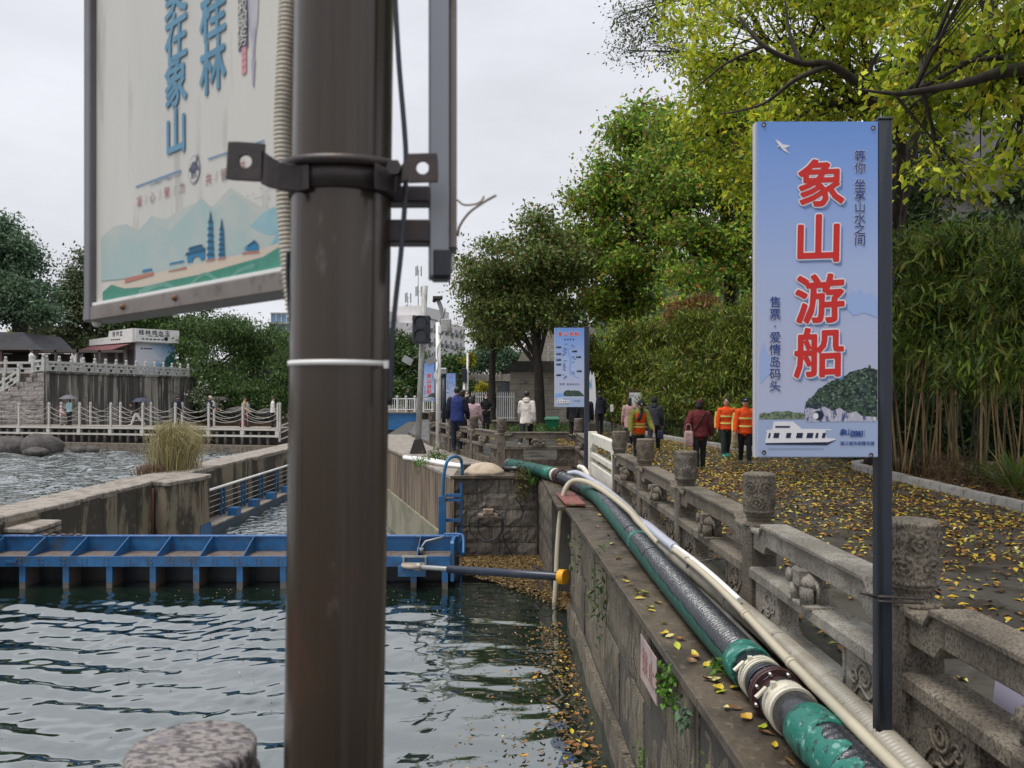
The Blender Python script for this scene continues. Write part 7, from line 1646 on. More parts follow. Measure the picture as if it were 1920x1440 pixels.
def strip(rng, n):
    Y_ = rng.uniform(22.5, 46, n); e_ = np.interp(Y_, [22, 23.3, 25, 29, 36, 43, 58], [7.5, 6.95, 6.4, 5.9, 5.6, 5.4, 5.2]); return np.stack([e_ + .25 + rng.random(n) ** 1.3 * 2.6, Y_, np.full(n, .05)], 1)
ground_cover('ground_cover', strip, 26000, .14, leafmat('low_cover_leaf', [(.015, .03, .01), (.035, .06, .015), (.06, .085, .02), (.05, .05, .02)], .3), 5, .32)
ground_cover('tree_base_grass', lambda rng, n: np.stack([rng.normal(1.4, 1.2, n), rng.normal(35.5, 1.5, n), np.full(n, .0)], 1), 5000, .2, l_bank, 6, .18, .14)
ground_cover('dark_backing_shrubs', lambda rng, n: np.stack([rng.uniform(8.2, 16, n), rng.uniform(18.6, 20.2, n), np.full(n, .0)], 1), 9000, .3, l_shade, 7, 2.2, .25)  # dark-leaved shrubs added as a shaded backing behind the canes
# reed tuft on the dividing wall
g = random.Random(12); q = MB(); base = Vector((-10.75, 24.3, -.72))
for i in range(1500):
    a_ = g.uniform(0, 6.28); r0 = abs(g.gauss(0, .29)); b0 = base + Vector((r0 * math.cos(a_) * 1.0 + .05, r0 * math.sin(a_) * 1.5, -.08)); l = g.uniform(.8, 1.75) * (1.1 - .35 * min(r0, 1)); dr = Vector((math.cos(a_ + g.uniform(-.8, .8)), math.sin(a_), 0)) * g.uniform(.05, .42) + Vector((.07, 0, 0)); w = .008
    P_ = [b0, b0 + dr * l * .3 + Vector((0, 0, l * .5)), b0 + dr * l * .8 + Vector((0, 0, l * .86)), b0 + dr * l * 1.3 + Vector((0, 0, l * (.98 - dr.length * .5)))]; s_ = Vector((1, 0, 0)); vs = []
    for p, wd in zip(P_, (w, w, w * .8, w * .2)): vs += [p - s_ * wd, p + s_ * wd]
    q.add(vs, [(0, 1, 3, 2), (2, 3, 5, 4), (4, 5, 7, 6)])
for i in range(380):
    b0 = base + Vector((g.gauss(-.25, .22), g.gauss(-.6, .3), -.1)); l = g.uniform(.3, .7); dr = Vector((g.uniform(-.6, .4), g.uniform(-.6, .2), 0)); s_ = Vector((1, 0, 0)); P_ = [b0, b0 + dr * l * .4 + Vector((0, 0, l * .5)), b0 + dr * l + Vector((0, 0, l * .45))]; vs = []
    for p, wd in zip(P_, (.008, .008, .003)): vs += [p - s_ * wd, p + s_ * wd]
    q.add(vs, [(0, 1, 3, 2), (2, 3, 5, 4)], 1)
tag(add_tone(q.build('reed_tuft', [leafmat('reed_blade', [(.20, .19, .07), (.34, .29, .13), (.46, .38, .2), (.15, .17, .06), (.50, .43, .26), (.30, .22, .12)], .4), leafmat('dead_reed', [(.12, .07, .045), (.2, .13, .08)], .3)])), 'bushy tuft of tan and green reeds growing on the dividing wall', 'reeds')
# plants rooted in the near lock wall and corner
def sprout(label, c, n, rad, size, lm, seed, asp=.55, cat='plant', name='wall_plant', dz=1.0):
    rng = np.random.default_rng(seed); P_ = np.array(c) + rng.normal(size=(n, 3)) * np.array([rad * .35, rad, rad * dz]); V, F = leaf_quads(P_, size, asp, .5, rng); return tag(leaf_object(name, V, F, lm, None, 4, rng), label, cat)
def wallp(Y, z): return (.88 + (12 - Y) * .0307 - .05, Y, z)
sprout('bright green round-leaved plant hanging beside the pink wall plate', wallp(5.15, -.28), 170, .085, .042, l_fern, 1, .8)
sprout('small green plant sprouting under the coping right of the bright one', wallp(4.72, -.32), 60, .05, .05, l_dark, 2, .5)
sprout('mossy fern patch below the coping about halfway along the lock wall', wallp(8.3, -.48), 110, .17, .075, l_bank, 3, .4, dz=1.5)
sprout('thin fern patch high on the lock wall near the yellow ram cap', wallp(10.4, -.35), 50, .2, .08, l_bank, 4, .4)
sprout('tiny moss tuft near the bottom right of the lock wall', wallp(4.25, -.50), 90, .06, .03, leafmat('moss', [(.10, .12, .03), (.2, .24, .12), (.08, .11, .02)], .3), 5, .8)
sprout('small moss tuft low on the lock wall above the floating leaves', wallp(6.0, -1.18), 60, .05, .035, l_fern, 6, .5)
sprout('little green weed growing against the green netting', (1.27, 4.75, -.02), 40, .035, .05, l_fern, 7, .4)
sprout('tangled brown weed spilling over the corner block wall', (.22, 16.55, -.22), 500, .20, .10, leafmat('brown_weed', [(.05, .04, .02), (.10, .075, .03), (.08, .09, .03)], .3), 8, .25)
fern('long-bladed green grass tuft on the corner block wall', (.43, 16.5, -.3), 26, .75, .012, l_fern, 9, 'grass tuft', name='grass_tuft')
sprout('scrubby green weeds at the foot of the diagonal balustrade', (-2.0, 20.4, -.02), 420, .45, .11, l_bank, 10, .3, dz=.25)
sprout('grassy weeds beside the pale tubes', (-2.3, 19.6, -.04), 220, .35, .10, l_fern, 11, .2, dz=.2)
# ---------------------------------------------------------------- people
CLOTH = {}
def cloth(c, rough=.8):
    k = (tuple(c), rough)
    if k not in CLOTH: CLOTH[k] = mat('cloth', c, [(tuple(x * .62 for x in c), 9, .46, .64, .55)], rough=rough, spec=.3, local=True, bump=[(13, .03), (30, .006)])
    return CLOTH[k]
m_skin = mat('skin', (.46, .27, .185), rough=.55, local=True); m_hair = mat('black_hair', (.012, .010, .010), rough=.45, local=True); m_eye = flat('eye_dark', (.02, .015, .012))
m_band = flat('reflective_yellow', (.72, .68, .18)); m_maskw = flat('white_mask', (.62, .65, .66))


def person(label, px, Y, h, yaw=0, top=(.1, .1, .1), bottom=(.02, .02, .022), shoes=(.03, .03, .03), sleeve=None, z=0., legs=((0, 4), (0, 4)), arms=((6, 8, 12), (6, 8, 12)), lean=2, nod=0, bulk=.004, coat=.03, hair='short', sitz=None, vox=.017, extra=(), fem=False, wide=1., group='people walking by the water', X=None):
    x0 = X if X is not None else (px - 960) / 1440 * Y
    root = empty('person', (x0, Y, z), R(yaw), label, 'person', group)
    q = MB(); prim = []; H = h; le = R(lean); sp = Vector((0, -math.sin(le), math.cos(le))); back = Vector((0, math.cos(le), math.sin(le)))
    # legs first, so that the lower foot rests on the ground
    L_ = []
    for s, (a, bnd) in zip((-1, 1), legs):
        a_, b_ = R(a), R(a - bnd); hip = Vector((s * .052 * H, 0, 0)); kn = hip + Vector((0, -math.sin(a_), -math.cos(a_))) * .245 * H; an = kn + Vector((0, -math.sin(b_), -math.cos(b_))) * .235 * H; L_.append((hip, kn, an, b_))
    hz = .048 * H - min(l[2].z for l in L_); hipc = Vector((0, 0, hz))
    for hip, kn, an, b_ in L_:
        hip, kn, an = hip + hipc, kn + hipc, an + hipc
        q.tube([hip, hip.lerp(kn, .5), kn, kn.lerp(an, .4), an], [r * H for r in (.062, .056, .044, .042, .034)], 10, dome=True); prim += [(hip, kn, .056 * H, 2), (kn, an - Vector((0, 0, 0)), .042 * H, 2)]
        t_ = -b_ if b_ < -.15 else 0.; fw = Vector((0, -math.cos(t_), -math.sin(t_))) ; hl_, to = an + Vector((0, .022 * H, -.022 * H)), an + fw * .105 * H + Vector((0, 0, -.026 * H))
        q.tube([hl_, hl_.lerp(to, .45), to], [.026 * H, .030 * H, .024 * H], 10, dome=True); prim.append((hl_ + Vector((0, 0, -.004 * H)), to, .030 * H, 3))
    n = 16; rings = []
    sw = .92 if fem else 1.
    for t, w, d in ((-coat, .090, .074), (-coat + .02, .094, .077), (.03, .092, .070), (.10, .088, .065), (.18, .100, .070), (.25, .104 * sw, .066), (.29, .092 * sw, .055), (.315, .056, .046), (.335, .036, .036)):
        c = hipc + sp * t * H; w2 = (w + bulk / 1.) * H * wide; d2 = (d + bulk) * H
        rings.append([c + Vector((w2 * math.cos(2 * math.pi * i / n), 0, 0)) + back * (d2 * math.sin(2 * math.pi * i / n)) for i in range(n)])
    q.loft(rings); prim.append((hipc + sp * (-coat + .045) * H, hipc + sp * .25 * H, .085 * H * wide, 1)); prim.append((hipc + sp * .25 * H, hipc + sp * .31 * H, .06 * H, 1))
    sh = hipc + sp * .282 * H; hands = []
    for s, (fwd, ab, el) in zip((-1, 1), arms):
        S0 = sh + Vector((s * (.090 * sw + bulk) * H * wide, 0, -.006 * H)); a_, o_ = R(fwd), R(ab)
        d1 = Vector((s * math.sin(o_), -math.sin(a_) * math.cos(o_), -math.cos(a_) * math.cos(o_))); E_ = S0 + d1 * .165 * H
        a2 = R(fwd + el); o2 = R(ab * .6) if el < 100 else R(-25)
        d2 = Vector((s * math.sin(o2) if ab < 35 else -s * .75, -math.sin(a2) * math.cos(o2), -math.cos(a2) * math.cos(o2))).normalized(); Wp = E_ + d2 * .140 * H
        q.tube([S0, E_, Wp], [(.040 + bulk) * H, (.034 + bulk) * H, (.028 + bulk * .6) * H], 10, dome=True); prim += [(S0, E_, .04 * H, 4), (E_, Wp, .034 * H, 4)]; hands.append((Wp, d2, s))
    nk = hipc + sp * .33 * H; na = R(lean * .5 + nod); hd = Vector((0, -math.sin(na), math.cos(na))); hb = Vector((0, math.cos(na), math.sin(na))); hc = nk + hd * .085 * H
    q.tube([nk - sp * .03 * H, nk + hd * .05 * H], [.034 * H, .031 * H], 10); prim.append((nk + hd * .005 * H, nk + hd * .05 * H, .03 * H, 0))
    HM = Matrix(((1, 0, 0), (0, hb.y, hd.y), (0, hb.z, hd.z)))
    q.ball(hc, (.045 * H, .056 * H, .066 * H), 14, 0, HM); q.ball(hc - hd * .03 * H - hb * .014 * H, (.036 * H, .042 * H, .040 * H), 10, 0, HM); prim.append((hc - hd * .03 * H, hc + hd * .02 * H, .045 * H, 0))
    q.ball(hc - hb * .055 * H - hd * .008 * H, (.009 * H, .013 * H, .014 * H), 6, 0, HM)
    for s in (-1, 1): q.ball(hc + Vector((s * .046 * H, 0, 0)) + hb * .004 * H - hd * .006 * H, (.008 * H, .013 * H, .019 * H), 6, 0, HM)
    tmp = obj('tmp', q.mesh('tmp', m_skin)); md = tmp.modifiers.new('r', 'REMESH'); md.mode = 'VOXEL'; md.voxel_size = vox; md.use_smooth_shade = True
    sm = tmp.modifiers.new('s', 'SMOOTH'); sm.factor = .5; sm.iterations = 2
    dg = bpy.context.evaluated_depsgraph_get(); me = bpy.data.meshes.new_from_object(tmp.evaluated_get(dg), depsgraph=dg); bpy.data.objects.remove(tmp)
    nf = len(me.polygons); C = np.empty(nf * 3); me.polygons.foreach_get('center', C); C = C.reshape(-1, 3); best = np.full(nf, 1e9); mi = np.zeros(nf, int)
    for a, b_, r_, m_ in prim:
        A_, Bv = np.array(a), np.array(b_); ab = Bv - A_; t = np.clip(((C - A_) @ ab) / max(ab @ ab, 1e-9), 0, 1); dd = np.linalg.norm(C - A_ - t[:, None] * ab, axis=1) - r_; k = dd < best; best[k] = dd[k]; mi[k] = m_
    tt = (C - np.array(hipc)) @ np.array(sp); dx_ = np.abs(C[:, 0] - hipc.x); mi[(mi == 2) & (tt > (-coat + .004) * H)] = 1
    co = np.empty(len(me.vertices) * 3); me.vertices.foreach_get('co', co); q2 = MB(); q2.v = [tuple(p) for p in co.reshape(-1, 3)]; q2.f = [tuple(p.vertices) for p in me.polygons]; q2.m = mi.tolist(); q2.s = [True] * nf; bpy.data.meshes.remove(me)
    for Wp, d, s in hands:                                         # palm, four unequal bent fingers and a thumb leaving the side of the palm
        side = Vector((0, 1, 0)) if abs(d.y) < .8 else Vector((0, 0, 1)); side = (side - d * side.dot(d)).normalized(); nrm_ = d.cross(side).normalized() * -s
        pc = Wp + d * .030 * H; PM = Matrix((side, nrm_, d)).transposed(); q2.ball(pc, (.024 * H, .012 * H, .034 * H), 8, 0, PM)
        for k, (o_, l) in enumerate(((-.018, .036), (-.006, .043), (.006, .041), (.017, .032))):
            f0 = Wp + d * .056 * H + side * o_ * H; f1 = f0 + (d * .9 + nrm_ * .25).normalized() * l * .55 * H; f2 = f1 + (d * .6 + nrm_ * .75).normalized() * l * .5 * H; q2.tube([f0, f1, f2], [.0062 * H, .0056 * H, .0042 * H], 5, 0)
        t0 = Wp + d * .022 * H - side * .020 * H; t1 = t0 + (d * .7 - side * .7).normalized() * .024 * H; q2.tube([t0, t1, t1 + (d * .9 + nrm_ * .3).normalized() * .02 * H], [.0075 * H, .0066 * H, .005 * H], 5, 0)
    for s in (-1, 1): q2.ball(hc + Vector((s * .019 * H, 0, 0)) - hb * .0505 * H + hd * .008 * H, (.0065 * H, .004 * H, .0035 * H), 6, 5, HM); q2.tube([hc + Vector((s * .010 * H, 0, 0)) - hb * .053 * H + hd * .021 * H, hc + Vector((s * .029 * H, 0, 0)) - hb * .049 * H + hd * .020 * H], .0028 * H, 4, 5)
    q2.tube([hc + Vector((-.013 * H, 0, 0)) - hb * .049 * H - hd * .034 * H, hc + Vector((.013 * H, 0, 0)) - hb * .049 * H - hd * .034 * H], .003 * H, 4, 6)
    q2.build('body', [m_skin, cloth(top), cloth(bottom), cloth(shoes, .5), cloth(sleeve or top), m_eye, flat_lip], root)
    if hair:
        q = MB(); q.ball(hc + hb * .010 * H + hd * .014 * H, (.0505 * H, .0575 * H, .060 * H), 14, 0, HM)
        if hair == 'long': q.ball(hc + hb * .036 * H - hd * .045 * H, (.047 * H, .036 * H, .098 * H), 12, 0, HM)
        if hair == 'curtain':
            q.ball(hc + hb * .03 * H - hd * .05 * H, (.056 * H, .034 * H, .10 * H), 12, 0, HM)
            for s in (-1, 1): q.ball(hc + Vector((s * .044 * H, 0, 0)) - hd * .06 * H - hb * .012 * H, (.016 * H, .026 * H, .085 * H), 8, 0, HM)
        if hair == 'bob': q.ball(hc + hb * .02 * H - hd * .02 * H, (.053 * H, .046 * H, .062 * H), 12, 0, HM)
        q.build('hair', m_hair, root)
    for ex in extra:
        kind, c = ex[0], (ex[1] if len(ex) > 1 else None); q = MB()
        if kind == 'mask': q.ball(hc - hb * .026 * H - hd * .030 * H, (.037 * H, .037 * H, .027 * H), 10, 0, HM); q.build('face_mask', m_maskw, root)
        if kind == 'cap':
            q.ball(hc + hd * .030 * H + hb * .002 * H, (.0535 * H, .062 * H, .046 * H), 14, 0, HM); q.ball(hc + hd * .020 * H - hb * .062 * H, (.036 * H, .034 * H, .006 * H), 10, 0, HM); q.build('cap', cloth(c), root)
            if len(ex) > 2: q = MB(); q.ball(hc + hd * .042 * H - hb * .052 * H, (.018 * H, .008 * H, .008 * H), 8, 0, HM); q.build('cap_badge', flat('cap_badge', ex[2]), root)
        if kind == 'hood_up': q.ball(hc + hb * .012 * H + hd * .004 * H, (.060 * H, .062 * H, .076 * H), 14, 0, HM); q.build('hood', cloth(c), root)
        if kind == 'hood': q.ball(nk + back * .048 * H + sp * .0 * H, (.068 * H, .036 * H, .034 * H), 12); q.ball(nk + back * .062 * H - sp * .03 * H, (.052 * H, .024 * H, .032 * H), 12); q.build('hood', cloth(c), root)
        if kind == 'collar': q.tube([nk - sp * .012 * H, nk + sp * .022 * H], [.052 * H, .044 * H], 12); q.build('collar', cloth(c), root)
        if kind in ('vest', 'bands'):
            def tor(t, e_): w = np.interp(t, [-.05, .03, .10, .18, .25, .29], [.092, .092, .088, .100, .104 * sw, .092 * sw]); d = np.interp(t, [-.05, .03, .10, .18, .25, .29], [.072, .070, .065, .070, .066, .055]); c_ = hipc + sp * t * H; return [c_ + Vector(((w + bulk + e_) * H * wide * math.cos(2 * math.pi * i / 20), 0, 0)) + back * ((d + bulk + e_) * H * math.sin(2 * math.pi * i / 20)) for i in range(20)]
            if kind == 'vest': q.loft([tor(t, .007) for t in (-.04, .03, .10, .18, .25, .285)], caps=False); q.build('vest', cloth(c), root); q = MB()
            for t in ((.045, .165) if kind == 'bands' else (.055, .085)):
                if kind == 'vest' and t == .085: t = .10
                q = MB(); q.loft([tor(t, .0105), tor(t + .026, .0105)], caps=False); q.build('reflective_band', m_band, root)
            if kind == 'bands':
                for Wp, d, s in hands:
                    q = MB(); S0 = sh + Vector((s * (.098 * sw + bulk) * H * wide, 0, 0)); E_ = Wp - d * .140 * H; a3 = S0.lerp(E_, .15); off = Vector((s * (.040 + bulk) * H, 0, 0)); q.bar(a3 + off, E_ + off, .03 * H, .010 * H); q.bar(E_ + off * .95, Wp + off * .7, .026 * H, .010 * H); q.build('sleeve_stripe', m_band, root)
        if kind == 'scarf': q.tube(smooth_path([nk + Vector((.02 * H, -.05 * H, .01 * H)), nk + Vector((.0, -.085 * H, -.05 * H)), nk + Vector((-.03 * H, -.095 * H, -.12 * H)), nk + Vector((-.06 * H, -.10 * H, -.17 * H))], 4), [.022 * H] * 6 + [.03 * H] * 7, 8); q.build('scarf', cloth(c), root)
        if kind == 'armband': Wp, d, s = hands[1]; E_ = Wp - d * .14 * H; q.tube([E_ + Vector((0, 0, .07 * H)), E_ + Vector((0, 0, .03 * H))], .056 * H, 10); q.build('armband', cloth(c), root)
        if kind == 'strap': q.tube(smooth_path([sh + Vector((-.07 * H, .06 * H, .02 * H)), sh + Vector((0, .098 * H, -.09 * H)), sh + Vector((.09 * H, .08 * H, -.24 * H))], 4), .010 * H, 6); q.build('bag_strap', cloth(c), root)
    root['h'] = h
    return root


flat_lip = flat('lip', (.30, .12, .10))
def held(name, label, cat, build, loc, rz=0):
    root = empty(name, loc, rz, label, cat); build(root); return root
def bag(c, w=.24, d=.12, h_=.28, handle=True):
    def f(root):
        q = MB(); q.loft([[(x * s_, y_ * s2, z) for x, y_ in ((-1, -1), (1, -1), (1, 1), (-1, 1))] for s_, s2, z in ((w * .42, d * .4, 0), (w / 2, d / 2, h_ * .3), (w * .46, d * .42, h_ * .85), (w * .4, d * .3, h_))], s=False); q.build('bag_body', cloth(c, .6), root, bevel=.02)
        if handle: q = MB(); q.tube(smooth_path([(-w * .3, 0, h_), (-w * .2, 0, h_ + .13), (w * .2, 0, h_ + .13), (w * .3, 0, h_)], 4), .009, 5); q.build('bag_handle', cloth(c, .6), root)
    return f
def umbrella(c, r_=.50):
    def f(root):
        q = MB(); n = 8; rings = []
        for t in (0.06, .35, .65, .88, 1.0):
            rings.append([(r_ * t * math.cos(2 * math.pi * (i / 16)) * (1 if i % 2 == 0 else .965), r_ * t * math.sin(2 * math.pi * (i / 16)) * (1 if i % 2 == 0 else .965), .24 * (1 - t * t) + (0 if i % 2 == 0 else .012 * t)) for i in range(16)])
        q.loft(rings, caps=False, s=False); q.build('canopy', cloth(c, .5), root)
        q = MB(); q.tube([(0, 0, -.55), (0, 0, .30)], .009, 6); q.build('shaft', m_iron, root)
        for i in range(8): q = MB(); a_ = 2 * math.pi * i / 8; q.tube([(0, 0, .2), (r_ * .6 * math.cos(a_), r_ * .6 * math.sin(a_), .145), (r_ * math.cos(a_), r_ * math.sin(a_), -.005)], .004, 4); q.build('rib', m_iron, root)
    return f


BK, NV, BKT = (.012, .012, .014), (.02, .035, .15), (.016, .016, .02)
ORG = (.80, .085, .012)
person('person in a bright navy padded jacket seen from behind, nearest the lock of the group', 857, 22.5, 1.86, 176, NV, (.015, .018, .035), bulk=.016, coat=.06, arms=((4, 14, 30), (4, 14, 30)), sleeve=(.012, .014, .03), extra=(('collar', NV),))
person('person with a red collar half hidden behind the navy jacket', 868, 26, 1.80, 160, (.35, .03, .03), BKT, hair='bob', vox=.022)
person('person in black wearing a white mask behind the pink coat', 877, 25.3, 1.77, -20, BK, BKT, hair='bob', extra=(('mask',),), vox=.02)
person('person with long hair in a pale pink coat facing away', 887, 23.2, 1.63, 172, (.50, .34, .36), BKT, hair='long', fem=True, bulk=.012, coat=.10, arms=((5, 10, 35), (5, 10, 45)))
person('person in black with a white mask, one hand on the hip, facing the camera', 911, 32, 1.66, 5, BK, (.02, .02, .024), hair='curtain', fem=True, extra=(('mask',),), arms=((0, 42, 60), (0, 40, 60)), coat=.05, vox=.02, legs=((2, 3), (-2, 3)))
person('person in a cream hooded jacket striding away past the lock', 987, 23.6, 1.80, 168, (.66, .60, .55), BKT, (.6, .58, .56), bulk=.009, coat=.08, legs=((24, 10), (-26, 22)), arms=((-14, 9, 22), (10, 9, 30)), lean=6, extra=(('hood', (.66, .60, .55)),))
person('person in a dark hooded coat mostly hidden by the map sign post', 1097, 25, 1.68, 178, BK, BKT, bulk=.016, coat=.14, extra=(('hood_up', BK),), hair=None)
person('person in dark clothes seen below the map sign', 1076, 27, 1.62, 170, BK, BKT, bulk=.012, coat=.12)
person('person in a blue-black jacket walking away by the bamboo', 1124, 32, 1.80, 182, (.016, .018, .03), BKT, bulk=.012, coat=.06, legs=((8, 6), (-10, 10)), extra=(('hood', (.016, .018, .03)),), vox=.02)
person('person with long black hair in a dusty pink coat walking away', 1180, 24.5, 1.57, 185, (.44, .27, .25), BKT, (.5, .45, .4), hair='long', fem=True, bulk=.01, coat=.14, legs=((14, 6), (-16, 16)))
person('street cleaner in an orange vest over olive sleeves, head bent down', 1197, 18.6, 1.53, 8, (.17, .17, .03), (.02, .016, .02), BK, sleeve=(.17, .17, .03), bulk=.016, coat=.07, lean=12, nod=24, arms=((14, 16, 10), (22, 14, 22)), hair='short', extra=(('cap', BK, (.6, .6, .6)), ('vest', ORG), ('scarf', BK)), legs=((10, 8), (-8, 10)), vox=.014)
person('person in a dark hooded jacket and yellow-soled shoes walking away', 1226, 22.4, 1.62, 160, (.03, .033, .04), BKT, (.42, .26, .03), bulk=.014, coat=.06, lean=8, legs=((22, 8), (-24, 24)), hair=None, extra=(('hood_up', (.02, .02, .024)), ('hood', (.03, .033, .04))))
person('person in a maroon jacket and black trousers facing away', 1312, 16.9, 1.53, 176, (.12, .018, .022), BKT, (.22, .18, .03), fem=True, bulk=.016, coat=.06, wide=1.1, arms=((4, 16, 16), (-14, 24, 10)), hair='bob', legs=((8, 4), (-6, 6)), extra=(('cap', (.07, .012, .014)), ('strap', (.06, .025, .02))), vox=.014)
person('street cleaner in an orange jacket with green boots', 1361, 20.4, 1.55, -6, ORG, (.018, .03, .028), (.03, .34, .23), fem=True, bulk=.014, coat=.05, arms=((2, 12, 8), (-4, 12, 8)), hair='bob', extra=(('bands',),), legs=((12, 6), (-12, 14)), vox=.014)
person('street cleaner in an orange jacket and navy cap beside the big sign', 1397, 18.3, 1.56, -10, ORG, (.012, .012, .016), (.05, .05, .06), fem=True, bulk=.014, coat=.06, arms=((6, 14, 14), (6, 10, 18)), hair='bob', sleeve=ORG, extra=(('cap', (.015, .016, .03), (.5, .5, .55)), ('bands',)), legs=((-10, 10), (10, 6)), vox=.014)
person('person in black crossing the far lock gate', 764, 53, 1.55, 60, BK, BKT, z=.48, vox=.03, legs=((14, 6), (-14, 12)))
WG = 'people crossing the weir footbridge'
def wy(px):                                   # distance of the footbridge deck along a sight line
    k = (px - 960) / 1440; a_, d_ = FA + wn * .95, wu; t = (k * a_.y - a_.x) / (d_.x - k * d_.y); return a_.y + d_.y * t
def wperson(label, px, h, yaw, **kw): return person(label, px, wy(px), h, yaw, z=-.1, vox=.026, group=WG, **kw)
wperson('person in a pale teal top under a grey umbrella on the footbridge', 130, 1.56, -20, top=(.42, .62, .66), bottom=BKT, hair='curtain', fem=True, arms=((10, 10, 120), (20, 10, 100)))
wperson('child in a pink hooded jacket on the footbridge', 115, 1.08, 90, top=(.62, .40, .42), bottom=(.4, .38, .38), hair=None, extra=(('hood_up', (.62, .42, .44)),), arms=((40, 10, 30), (10, 10, 20)), bulk=.014)
wperson('person in a dark brown top and white trousers under a navy umbrella', 256, 1.58, -80, top=(.04, .03, .03), bottom=(.60, .58, .57), shoes=(.6, .58, .56), hair='long', fem=True, legs=((26, 6), (-26, 16)), arms=((20, 10, 110), (4, 10, 30)))
wperson('person in dark clothes with a backpack behind the reed tuft', 332, 1.70, 150, top=(.014, .02, .032), bottom=BKT, hair='short', bulk=.012)
wperson('person in navy with a pale cap and white armband on the footbridge', 392, 1.66, 95, top=(.012, .018, .045), bottom=BKT, extra=(('cap', (.6, .54, .45)), ('armband', (.62, .6, .6))), nod=12, bulk=.012, arms=((14, 10, 60), (14, 10, 60)))
wperson('person in a tan top with a grey backpack and red shorts', 458, 1.62, 100, top=(.42, .27, .12), bottom=(.14, .02, .03), legs=((14, 8), (-12, 12)), arms=((8, 10, 40), (8, 10, 40)))
wperson('person in a white jacket at the end of the footbridge', 511, 1.62, 110, top=(.64, .62, .58), bottom=BKT, hair='short', coat=.04)
person('person in a white shirt behind the terrace balustrade', 58, 49.5, 1.65, 150, (.62, .6, .6), BKT, z=2.9, vox=.03, group='people on the terrace')
person('person in dark clothes on the stairs at the left edge', 4, 45.8, 1.65, 100, (.016, .018, .025), BKT, z=.9, vox=.03, group='people on the terrace')
def up(px, dx, dz, zz=-.1): return ((px - 960) / 1440 * wy(px) + dx, wy(px), zz + dz)
held('umbrella', 'open grey umbrella held over the pale teal top', 'umbrella', umbrella((.11, .11, .125)), up(128, 0, 1.50))
held('umbrella', 'open navy umbrella held over the white trousers', 'umbrella', umbrella((.02, .028, .06)), up(265, 0, 1.35))
held('backpack', 'grey backpack worn over the tan top', 'backpack', bag((.27, .26, .27), .30, .18, .42), up(465, .0, .82), R(100))
held('backpack', 'black backpack worn by the person behind the reeds', 'backpack', bag((.012, .015, .025), .32, .18, .45), up(326, 0, .95), R(150))
held('shoulder_bag', 'pale pink shoulder bag hanging beside the maroon jacket', 'bag', bag((.40, .27, .26), .20, .12, .34), ((1291 - 960) / 1440 * 16.8, 16.8, .52))
held('hand_bag', 'dark blue bag carried by the person in the dark hooded jacket', 'bag', bag((.02, .025, .05), .18, .12, .26), ((1238 - 960) / 1440 * 22.3, 22.3, .36))
held('cloth_bag', 'pale yellow cloth bag carried between the two orange jackets', 'bag', bag((.42, .34, .20), .24, .12, .46), ((1381 - 960) / 1440 * 18.5, 18.5, .36))
# ---------------------------------------------------------------- fallen leaves
def leaf_mesh(seed, ln, wd, curl, mt):
    g = random.Random(seed); q = MB(); n = 5; vs = []
    for i in range(n + 1):
        t = i / n; w = wd * math.sin(math.pi * min(.98, t * .92 + .04)) ** .8; z = curl * ((t - .5) ** 2) * ln * 2.2; x = (t - .5) * ln
        vs += [(x, -w, z + w * g.uniform(.25, .7)), (x, g.uniform(-.002, .002), z), (x, w, z + w * g.uniform(.25, .7))]
    fs = []
    for i in range(n):
        for k in (0, 1): fs.append((3 * i + k, 3 * i + k + 1, 3 * i + 4 + k, 3 * i + 3 + k))
    q.add(vs, fs, 0, True); q.tube([(-ln * .5, 0, curl * .55 * ln), (-ln * .68, .004, curl * .7 * ln)], .0018, 3, caps=False)
    return q.mesh('fallen_leaf', mt)
def lm_(name, c, c2): return mat(name, c, [(c2, 28, .48, .64, .8)], rough=.45, local=True)
LMT = [lm_('leaf_yellow', (.50, .40, .02), (.38, .24, .02)), lm_('leaf_lime', (.40, .42, .03), (.22, .28, .02)), lm_('leaf_gold', (.46, .27, .02), (.30, .14, .02)), lm_('leaf_brown', (.17, .085, .03), (.09, .04, .02)), lm_('leaf_rust', (.28, .11, .02), (.15, .05, .015)), lm_('leaf_pale', (.56, .48, .20), (.42, .33, .10))]
LV = [[leaf_mesh(10 * i + k, .105, .022 + .005 * k, .06 + .16 * k, m_) for k in range(3)] for i, m_ in enumerate(LMT)]
g = random.Random(77); n_leaf = 0
def put_leaf(x, y, z, s, w, label, group, tilt=.25):
    o = obj('fallen_leaf', g.choice(LV[g.choices(range(6), w)[0]]), None, (x, y, z)); o.rotation_euler = (g.uniform(-tilt, tilt), g.uniform(-tilt, tilt), g.uniform(0, 6.28)); o.scale = (s, s * g.uniform(.85, 1.25), s); tag(o, label, 'leaf', group)
